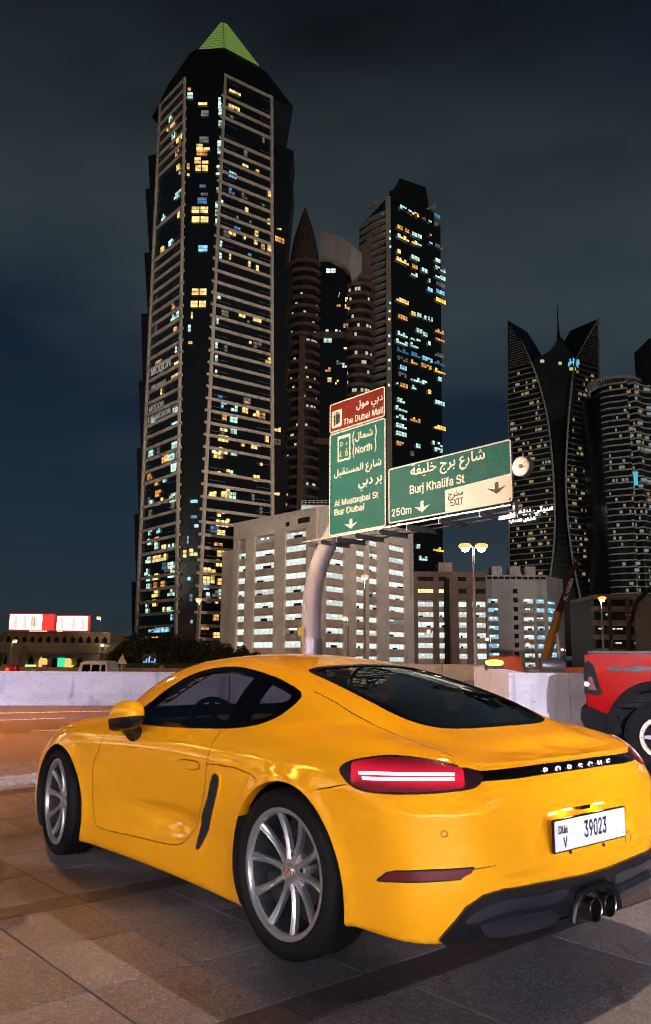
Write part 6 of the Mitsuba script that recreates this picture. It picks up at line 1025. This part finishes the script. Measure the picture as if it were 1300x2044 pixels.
W3 = [(0.208,0.9916,0.129,'g'),(0.337,0.9956,0.073,'g'),(0.448,0.9933,0.148,'y'),(0.617,0.9944,0.090,'d'),(0.743,0.9971,0.076,'g'),(0.859,0.9956,0.077,'d'),(0.145,0.9415,0.113,'o'),(0.281,0.9421,0.086,'o'),(0.426,0.9427,0.102,'g'),(0.534,0.9442,0.089,'g'),(0.758,0.9641,0.046,'o'),(0.127,0.9204,0.070,'g'),(0.239,0.9215,0.172,'y'),(0.426,0.9236,0.117,'y'),(0.528,0.9259,0.089,'g'),(0.761,0.9446,0.067,'b'),(0.920,0.9435,0.156,'d'),(0.128,0.8840,0.070,'y'),(0.427,0.8871,0.117,'g'),(0.529,0.8875,0.088,'g'),(0.199,0.8660,0.242,'y'),(0.904,0.9079,0.108,'g'),(0.442,0.8662,0.117,'o'),(0.632,0.8684,0.119,'g'),(0.428,0.8475,0.131,'g'),(0.949,0.8898,0.219,'g'),(0.949,0.8703,0.219,'g'),(0.730,0.8494,0.036,'g'),(0.964,0.8516,0.187,'d'),(0.745,0.8282,0.105,'b'),(0.954,0.8334,0.171,'b'),(0.203,0.7734,0.240,'y'),(0.963,0.8134,0.202,'Y'),(0.415,0.7545,0.086,'y'),(0.530,0.7572,0.087,'g'),(0.647,0.7568,0.044,'g'),(0.721,0.7588,0.045,'g'),(0.780,0.7589,0.036,'g'),(0.205,0.7357,0.182,'o'),(0.931,0.7385,0.184,'o'),(0.531,0.7206,0.116,'g'),(0.647,0.7176,0.088,'g'),(0.206,0.6970,0.196,'g'),(0.193,0.6783,0.224,'g'),(0.402,0.6978,0.085,'g'),(0.517,0.7004,0.087,'g'),(0.945,0.7211,0.184,'o'),(0.460,0.6821,0.217,'g'),(0.729,0.7010,0.059,'g'),(0.208,0.6602,0.224,'B'),(0.460,0.6620,0.173,'B'),(0.691,0.6620,0.208,'b'),(0.929,0.6637,0.199,'B'),(0.929,0.6825,0.183,'d'),(0.209,0.6413,0.209,'d'),(0.432,0.6442,0.128,'o'),(0.223,0.6229,0.139,'b'),(0.671,0.6450,0.207,'o'),(0.943,0.6448,0.214,'Y'),(0.210,0.6064,0.166,'d'),(0.433,0.6056,0.142,'g'),(0.532,0.6070,0.086,'g'),(0.937,0.6265,0.076,'g'),(0.110,0.5863,0.032,'y'),(0.238,0.5839,0.153,'o'),(0.633,0.6060,0.102,'g'),(0.433,0.5876,0.085,'g'),(0.729,0.5890,0.073,'y'),(0.222,1.0141,0.144,'B'),(0.424,1.0144,0.177,'B'),(0.646,1.0177,0.152,'B'),(0.875,1.0165,0.156,'B')]
W3 += [(0.208,0.5489,0.208,'g'),(0.939,0.5712,0.187,'g'),(0.190,0.5307,0.226,'g'),(0.190,0.5132,0.207,'g'),(0.455,0.5157,0.194,'o'),(0.938,0.5148,0.228,'Y'),(0.191,0.4936,0.207,'g'),(0.192,0.4763,0.206,'g'),(0.193,0.4547,0.187,'o'),(0.514,0.4601,0.097,'g'),(0.888,0.4760,0.205,'g'),(0.908,0.4631,0.163,'g'),(0.399,0.4400,0.076,'d'),(0.903,0.2440,0.201,'Y'),(0.612,0.2203,0.154,'g'),(0.611,0.2799,0.116,'g'),(0.517,0.2442,0.076,'g')]
windows(t3, Q3, W3, .0098, None, 2)
Qe = Quad((24.6, 318.95, -1.2), (26.2, 318.95, -1.2), (24.6, 318.95, 193), (26.2, 318.95, 193))
windows(t3, Qe, [(0.946,0.9225,0.461,'g'),(0.936,0.9054,0.537,'g'),(0.924,0.8867,0.613,'g'),(0.902,0.8511,0.305,'d'),(0.844,0.7575,0.529,'g'),(0.720,0.7393,0.604,'g'),(0.596,0.7212,0.527,'y'),(0.573,0.6835,0.525,'g'),(0.562,0.6656,0.599,'g'),(0.541,0.6299,0.597,'g'),(0.530,0.6112,0.596,'g'),(0.434,0.5753,0.594,'g')], .006, 1, 1)

# car park blocks
mat('deck_light', prin((.3, .3, .3), .6))
cp = thing('car_park_building', 'large beige multi storey car park with rows of brightly lit openings', 'building')
CPt, CPb = 34.6, -1.2; Q1 = Quad((-23.2, 209.4, CPb), (-1.73, 185, CPb), (-23.2, 209.4, CPt), (-1.73, 185, CPt)); Q2 = Quad((-1.73, 185, CPb), (23.4, 220.5, CPb), (-1.73, 185, CPt), (23.4, 220.5, CPt))
put(f'{cp}__block', solidhull([(-23.2, 209.9, z) for z in (CPb, CPt)] + [(-1.73, 185.6, z) for z in (CPb, CPt)] + [(23.4, 221.0, z) for z in (CPb, CPt)] + [(2, 244, z) for z in (CPb, CPt)]), 'facade_brown')
def framegrid(par, Q, cols, rows, vh, vb, mt='facade_beige', top=1.0, emit_cols='w', skip=(), d=.5):
    """Piers and beams proud of the wall, a lit opening and a darker panel in every bay."""
    us = [0.0]
    for c0, c1 in cols:
        put(f'{par}__pier', Q.box(us[-1], c0, 0, top, -.3, d), mt); us.append(c1)
    put(f'{par}__pier', Q.box(us[-1], 1.0, 0, top, -.3, d), mt)
    r = random.Random(len(cols) * 7)
    for ci, (c0, c1) in enumerate(cols):
        put(f'{par}__head_beam', Q.box(c0, c1, rows[0] + vh * .75, top, -.3, d), mt)
        for ri, v in enumerate(rows):
            if (ci, ri) in skip: continue
            k = r.uniform(.75, 1.35); f = r.uniform(.72, 1.0); e = WCOL[emit_cols[ci % len(emit_cols)]] if r.random() > .06 else (.10, .12, .12)
            w0 = put(f'{par}__opening', cat([Q.box(c0 + (c1 - c0) * (j + .04) / 4, c0 + (c1 - c0) * (j + .96) / 4, v - vh / 2, v + vh / 2 * f, .02, .06) for j in range(4)]), 'deck_light', emit=tuple(k * .62 * q * t for q, t in zip(e, (.80, .95, .95))))
            for j in range(r.randrange(1, 4)):
                a = c0 + (c1 - c0) * r.uniform(.08, .8); b = a + (c1 - c0) * r.uniform(.10, .22); put(f'{w0}__ceiling_lamp', Q.box(a, min(b, c1), v + vh * .10, v + vh * .34 * f, .07, .12), 'deck_light', emit=(2.6, 3.0, 2.9))
            if r.random() < .5:
                a = c0 + (c1 - c0) * r.uniform(0, .6); put(f'{w0}__parked_shape', Q.box(a, a + (c1 - c0) * r.uniform(.2, .4), v - vh / 2, v - vh * r.uniform(.05, .3), .08, .2), 'void')
            put(f'{par}__spandrel', Q.box(c0, c1, v + vh / 2 + .004, v + vb - vh / 2 - .004, -.2, .22), 'facade_brown') if ri else None
UA = [(-0.089, 0.166), (0.282, 0.528), (0.657, 0.892)]
UB = [(0.067, 0.235), (0.353, 0.44), (0.487, 0.579), (0.707, 0.889)]
rows1 = [.862 - .0885 * i for i in range(10)]; rows2 = [.862 - .0885 * i for i in range(10)]
UA[0] = (max(UA[0][0], .07), UA[0][1])
framegrid(cp, Q1, UA, rows1, .040, .0885, skip=((0, 0),)); framegrid(cp, Q2, UB, rows2, .036, .0885)
put(f'{cp}__roof_parapet', Q1.box(0.0, 1, 1.001, 1.02, -.5, .55), 'facade_beige'); put(f'{cp}__roof_parapet', Q2.box(0, 1, 1.001, 1.02, -.5, .55), 'facade_beige')
put(f'{cp}__roof_house', bx(-6.0, 8, 200, 214, 34.6, 38.6), 'facade_grey'); put(f'{cp}__roof_house_light', bx(-6.0, -1.5, 199.7, 199.95, 35.0, 38.2), 'pane', emit=(.42, .62, .62)); put(f'{cp}__roof_railing', cat([bx(-6, 8, 199.9, 199.96, 38.6 + z, 38.68 + z) for z in (.5, 1.1)] + [bx(-6 + i, -5.93 + i, 199.9, 199.96, 38.6, 39.8) for i in range(15)]), 'lamp_pole')
put(f'{cp}__vent', Q1.box(.80, .93, .93, .965, .3, .56), 'void'); put(f'{cp}__vent', Q1.box(.66, .70, .925, .955, .3, .56), 'void')
put(f'{cp}__side_bay', solidhull([(x, y, z) for z in (CPb, 28.5) for x, y in ((-26.9, 213.6), (-23.3, 209.6), (-23.3, 222), (-26.9, 222))]), 'facade_beige')
cb = thing('car_park_building', 'brown multi storey car park behind the twin headed lamp with a dark central shaft', 'building')
QB = Quad((24.2, 229.8, -1.2), (45.0, 229.8, -1.2), (24.2, 229.8, 25.4), (45.0, 229.8, 25.4)); put(f'{cb}__block', bx(24.2, 45.0, 230.2, 250, -1.2, 25.4), 'facade_brown')
XB = lambda a, b: ((a - 24.2) / 20.8, (b - 24.2) / 20.8)
colsB = [(0.082, 0.291), (0.364, 0.472), (0.626, 0.734), (0.814, 0.989)]
framegrid(cb, QB, colsB, [.66 - .107 * i for i in range(6)], .055, .107, mt='slab_brown', emit_cols='w')
put(f'{cb}__shaft', QB.box(.43, .505, .0, .93, .52, .60), 'void'); put(f'{cb}__roof_house', bx(32, 36, 231, 238, 25.4, 28.2), 'facade_brown')
for (u0, u1), lit in zip(colsB, (1, 1, 0, 0)):
    put(f'{cb}__upper_opening', QB.box(u0, u1, .90, .945, .5, .53), 'void')
    if lit: put(f'{cb}__lit_window', QB.panes((u0 + u1) / 2, .795, u1 - u0, .05, .5, 6, 1, .2), 'pane', emit=(1.3, .85, .2))
    else: put(f'{cb}__dark_window', QB.box(u0, u1, .77, .82, .5, .53), 'void')
cw_ = thing('car_park_building', 'pale grey multi storey car park right of the brown one, crossed by the crane boom', 'building')
QW1 = Quad((47.0, 240, -1.2), (64.7, 240, -1.2), (47.0, 240, 25.6), (64.7, 240, 25.6)); QW2 = Quad((64.7, 240, -1.2), (72.5, 250, -1.2), (64.7, 240, 25.6), (72.5, 250, 25.6))
put(f'{cw_}__block', solidhull([(x, y, z) for z in (-1.2, 25.6) for x, y in ((47, 240.3), (64.7, 240.3), (72.5, 250.3), (50, 262))]), 'facade_grey')
framegrid(cw_, QW1, [(0.028, 0.192), (0.605, 0.77), (0.819, 0.951)], [.72 - .0965 * i for i in range(8)], .045, .0965, mt='facade_grey', emit_cols='bw')
u0, u1 = (0.44, 0.514)
for i in range(9): put(f'{cw_}__dark_opening', QW1.box(u0, u1, .80 - .0965 * i, .85 - .0965 * i, .5, .53), 'void')
for i in range(10): put(f'{cw_}__strip_opening', QW1.box(.02 + i * .098, .10 + i * .098, .955, .985, .5, .53), 'void')
windows(cw_, QW2, [(.24, .72 - .0955 * i, .46, 'b') for i in range(8)], .05, 1, 2, .05, 1.0)
for x0, x1 in ((50, 53), (55.5, 58.5), (60, 63)): put(f'{cw_}__roof_house', bx(x0, x1, 245, 250, 25.6, 28.8), 'facade_grey')

# horned tower
t4 = thing('horned_tower', 'dark tower with two pointed horns, a waisted black core and a thin spire', 'tower')
def wing(A, B, pts, name, depth=22, sl=3.3, t0=4):
    a, b = np.array(A), np.array(B); d = (b - a) / np.linalg.norm(b - a); n = np.array([-d[1], d[0]]); g = Polygon(pts).buffer(0)
    o = np.array([*a, 0.0]); ex = np.array([*d, 0]); put(f'{t4}__{name}', place(prism(g, -depth, 0), o, ex, (0, 0, 1)), 'dark_cladding')
    ms = []; z = t0; zt = g.bounds[3]
    while z < zt - 30:
        s_ = g.intersection(sbox(-500, z, 500, z + .62)).buffer(-.02)
        for q in getattr(s_, 'geoms', [s_]):
            if q.area > .3: ms.append(prism(q, 0.0, .9))
        z += sl
    put(f'{t4}__floor_slabs', place(cat(ms), o, ex, (0, 0, 1)), 'slab_dim', kind='stuff')
    ms = []; z = zt - 30
    while z < zt - 4:
        s_ = g.buffer(-.8).intersection(sbox(-500, z, 500, z + .35))
        for q in getattr(s_, 'geoms', [s_]):
            if q.area > .2: ms.append(prism(q, 0.0, .4))
        z += 1.5
    put(f'{t4}__horn_lattice', place(cat(ms), o, ex, (0, 0, 1)), 'slab_dim', kind='stuff'); r = random.Random(31); wy, wg = [], []
    while len(wy) + len(wg) < 120:
        x, zz = r.uniform(g.bounds[0], g.bounds[2]), t0 + sl * r.randrange(1, int((zt - 36) / sl)) + 1.1; q = sbox(x, zz, x + r.choice((.8, 1.0, 1.6, 2.6)), zz + 1.5)
        if g.buffer(-.6).contains(q): (wy if r.random() < .6 else wg).append(prism(q, .02, .12))
    put(f'{t4}__small_lit_windows', place(cat(wy), o, ex, (0, 0, 1)), 'pane', emit=(.30, .21, .09), kind='stuff'); put(f'{t4}__small_white_windows', place(cat(wg), o, ex, (0, 0, 1)), 'pane', emit=(.20, .25, .21), kind='stuff'); return o, ex
WLo = wing(*((105.15, 470.00), (126.80, 450.00)), [(5.26, 202.14), (10.04, 193.82), (15.29, 183.02), (19.15, 172.77), (23.47, 160.16), (26.93, 144.39), (29.09, 129.18), (30.42, 102.83), (30.34, 80.06), (28.59, 60.58), (23.93, 35.93), (18.05, 3.27), (-1.87, 3.17)], 'left_wing')
wing(*((132.31, 450.00), (158.38, 466.00)), [(37.81, 205.38), (29.48, 193.89), (22.31, 184.15), (16.16, 174.79), (12.35, 161.17), (8.08, 139.33), (5.33, 121.16), (3.27, 100.54), (3.7, 74.9), (7.33, 49.92), (13.63, 23.94), (19.48, 3.54), (30.13, 3.63), (31.44, 48.56), (32.81, 107.1), (35.35, 165.53)], 'right_wing')
for a_, n_ in (([(117.12, 449.00, 169.76), (121.25, 449.00, 156.88), (124.18, 449.00, 143.52), (126.17, 449.00, 128.82), (127.39, 449.00, 102.75), (127.32, 449.00, 79.98), (125.70, 449.00, 60.37), (121.43, 449.00, 35.57), (116.51, 449.00, 5.89)], 'l'), ([(143.07, 449.00, 171.21), (140.50, 449.00, 158.56), (137.59, 449.00, 137.74), (135.71, 449.00, 120.16), (134.28, 449.00, 99.94), (134.58, 449.00, 74.42), (137.08, 449.00, 49.41), (141.36, 449.00, 23.54), (144.87, 449.00, 6.14)], 'r')):
    put(f'{t4}__edge_trim', tube(CubicSpline(np.arange(9), np.array(a_))(np.linspace(0, 8, 40)), .55, 6), 'slab_grey', 40)
for a_ in ([(109.38, 468.00, 202.81), (108.53, 468.00, 164.86), (104.98, 468.00, 48.24)], [(162.16, 463.00, 202.43), (160.53, 463.00, 163.61), (157.36, 463.00, 48.21)], [(109.38, 468.00, 202.81), (116.48, 460.00, 183.17), (117.38, 450.00, 170.14)], [(162.16, 463.00, 202.43), (149.47, 456.00, 181.90), (143.39, 450.00, 171.59)]): put(f'{t4}__edge_trim', tube(a_, .5, 6), 'slab_dim', 40)
core_ = prism([(119.27, 172.02), (124.63, 175.13), (130.61, 178.87), (133.08, 181.97), (134.71, 186.31), (137.06, 186.33), (138.90, 181.41), (144.92, 172.26), (141.16, 139.58), (138.44, 110.02), (138.22, 72.57), (142.87, 33.44), (146.95, 3.51), (119.60, 3.27), (124.55, 38.80), (127.33, 66.80), (128.69, 101.19), (126.99, 130.52)], 453, 480, 'xz'); put(f'{t4}__core', core_, 'dark_glass')
sx_ = np.array((136.34, 458.00, 187.54)); put(f'{t4}__spire', tube([sx_ + [0, 0, -4], sx_ + [0, 0, 6], sx_ + [0, 0, 22]], [1.6, .55, .12], 8), 'dark_cladding')
put(f'{t4}__core_bands', cat([bx(128 - q, 138 + q, 452.6, 453.0, z, z + .25) for z, q in ((20 + 3.3 * i, 1.0 if 10 < i < 30 else -1) for i in range(44))]), 'dark_cladding', kind='stuff')
for i in range(7): put(f'{t4}__blue_screen', bx(139.6 + i * .95, 140.3 + i * .95, 452.2, 452.6, 168.5 + (i * 37 % 5) * .5, 171 + (i * 53 % 7) * .5), 'pane', emit=(.15, .55, .85))
for (x, z, w_) in ((124.6, 171.5, 2.2), (135.0, 170.3, 1.8), (142, 167.0, 3.5)): put(f'{t4}__lit_window', bx(x - w_ / 2, x + w_ / 2, 452.2, 452.6, z - .8, z + .8), 'pane', emit=(.6, .5, .25))
o, ex = WLo
def onwing(m, t, z, k=2.2): put(f'{t4}__sign_lettering', place(m, o + ex * t + np.array([0, 0, z]) + np.cross(ex, [0, 0, 1]) * 1.2, ex, (0, 0, 1)), 'white', emit=(k, k * .98, k * .9))
tz0 = [(2.14, 82.29), (29.98, 85.76), (2.01, 78.49), (19.02, 80.73)]
onwing(fit(arabic('city', 4, .3), tz0[1][0] - tz0[0][0]), tz0[0][0], (tz0[0][1] + tz0[1][1]) / 2 - .6); onwing(fit(arabic('hotel', 3, .3), tz0[3][0] - tz0[2][0]), tz0[2][0], (tz0[2][1] + tz0[3][1]) / 2 - .6, 1.9)
# wavy tower at the right
t5 = thing('wavy_tower', 'dark tower with wavy pale floor edges and a round crown cut by the right edge', 'tower')
front5 = [(141.5, 406), (145, 402.5), (149, 400.5), (152.5, 399), (154, 402), (156.5, 399.5), (160, 402), (165, 405), (172, 404), (178, 400), (190, 402)]
cf = CubicSpline(np.arange(len(front5)), np.array(front5)); fp5 = cf(np.linspace(0, len(front5) - 1, 50)); back5 = [(190, 440), (142, 440)]
put(f'{t5}__core', prism([tuple(p + [0.6, 1.6]) for p in fp5] + back5, -1.2, 140.5), 'dark_glass')
for i in range(34): put(f'{t5}__floor_slab', prism([tuple(p) for p in fp5] + [tuple(p + [0, 2.2]) for p in fp5[::-1]], 33.5 + 3.25 * i, 33.5 + 3.25 * i + .45), 'slab_grey')
r = random.Random(12); a5, b5 = [], []
for i in range(150):
    p = fp5[r.randrange(2, 46)]; z = 33.5 + 3.25 * r.randrange(0, 33) + 1.0; w_ = r.choice((.8, 1.2, 2.2)); (a5 if r.random() < .5 else b5).append(bx(p[0], p[0] + w_, p[1] + 1.2, p[1] + 1.4, z, z + 1.5))
put(f'{t5}__small_lit_windows', cat(a5), 'pane', emit=(.20, .15, .08), kind='stuff'); put(f'{t5}__small_white_windows', cat(b5), 'pane', emit=(.15, .20, .19), kind='stuff')
put(f'{t5}__cyan_light', bx(153, 155, 398.6, 398.8, 87, 94), 'pane', emit=(.05, .5, .6))
put(f'{t5}__crown_drum', lathe([(12, 140.5), (12, 145), (0, 145)], 40).apply_translation([152, 416, 0]), 'dark_cladding', 40); put(f'{t5}__crown_ring', lathe([(13, 144.2), (13.8, 144.2), (13.8, 145.4), (13, 145.4), (13, 144.2)], 48).apply_translation([152, 416, 0]), 'slab_grey', 40)
put(f'{t5}__ring_fins', cat([bx(-.12, .12, 12.0, 13.4, 140.6, 144.2).apply_transform(R_(a, [0, 0, 1])).apply_translation([152, 416, 0]) for a in np.linspace(0, 6.2, 60)]), 'slab_grey', kind='stuff')
t6 = thing('slab_tower', 'dark stepped tower sliver at the right edge behind the wavy tower', 'tower')
put(f'{t6}__core', bx(173.2, 190, 418, 440, -1.2, 172), 'dark_cladding')
for i in range(6): put(f'{t6}__panel', bx(172.9, 178, 417.4, 417.95, 134 + i * 6.3, 139 + i * 6.3), 'dark_glass')
# low building with arches at right
lb2 = thing('stadium_car_park', 'low open car park with pale decks and dark arched ribs at the right edge', 'building')
put(f'{lb2}__core', bx(53.5, 80, 164, 180, -1.2, 13.2), 'dark_cladding')
for i in range(5): put(f'{lb2}__deck', bx(53.0, 80, 160.5, 164, -.2 + 2.75 * i, .75 + 2.75 * i), 'facade_grey')
put(f'{lb2}__tall_panel', bx(60.0, 64.5, 159.6, 160.4, 3.0, 13.8), 'facade_grey'); put(f'{lb2}__roof_deck', bx(53.0, 80, 160.2, 178, 13.2, 14.0), 'facade_grey')
for x in (55, 58.5, 62.5, 67): put(f'{lb2}__column', bx(x, x + .6, 160.0, 160.6, -1.2, 13.2), 'slab_brown')
for dx in (0, 5.2): put(f'{lb2}__arched_rib', tube([(58.2 + dx, 159, -1.2), (58.2 + dx, 159, 4), (58.7 + dx, 159, 8.5), (60.2 + dx, 159, 12.5), (63 + dx, 159, 15.2), (68 + dx, 159, 16.6)], .38, 10), 'dark_cladding', 40)
r = random.Random(4)
for i in range(14): x = 53.6 + r.uniform(0, 9); z = .9 + 2.75 * r.randrange(0, 5); put(f'{lb2}__deck_lamp', bx(x, x + r.uniform(.4, 1.3), 162.0, 162.2, z + .9, z + 1.15), 'pane', emit=(.7, .85, .75) if i % 3 else (.2, 1.1, .5))
exposure = EXPO
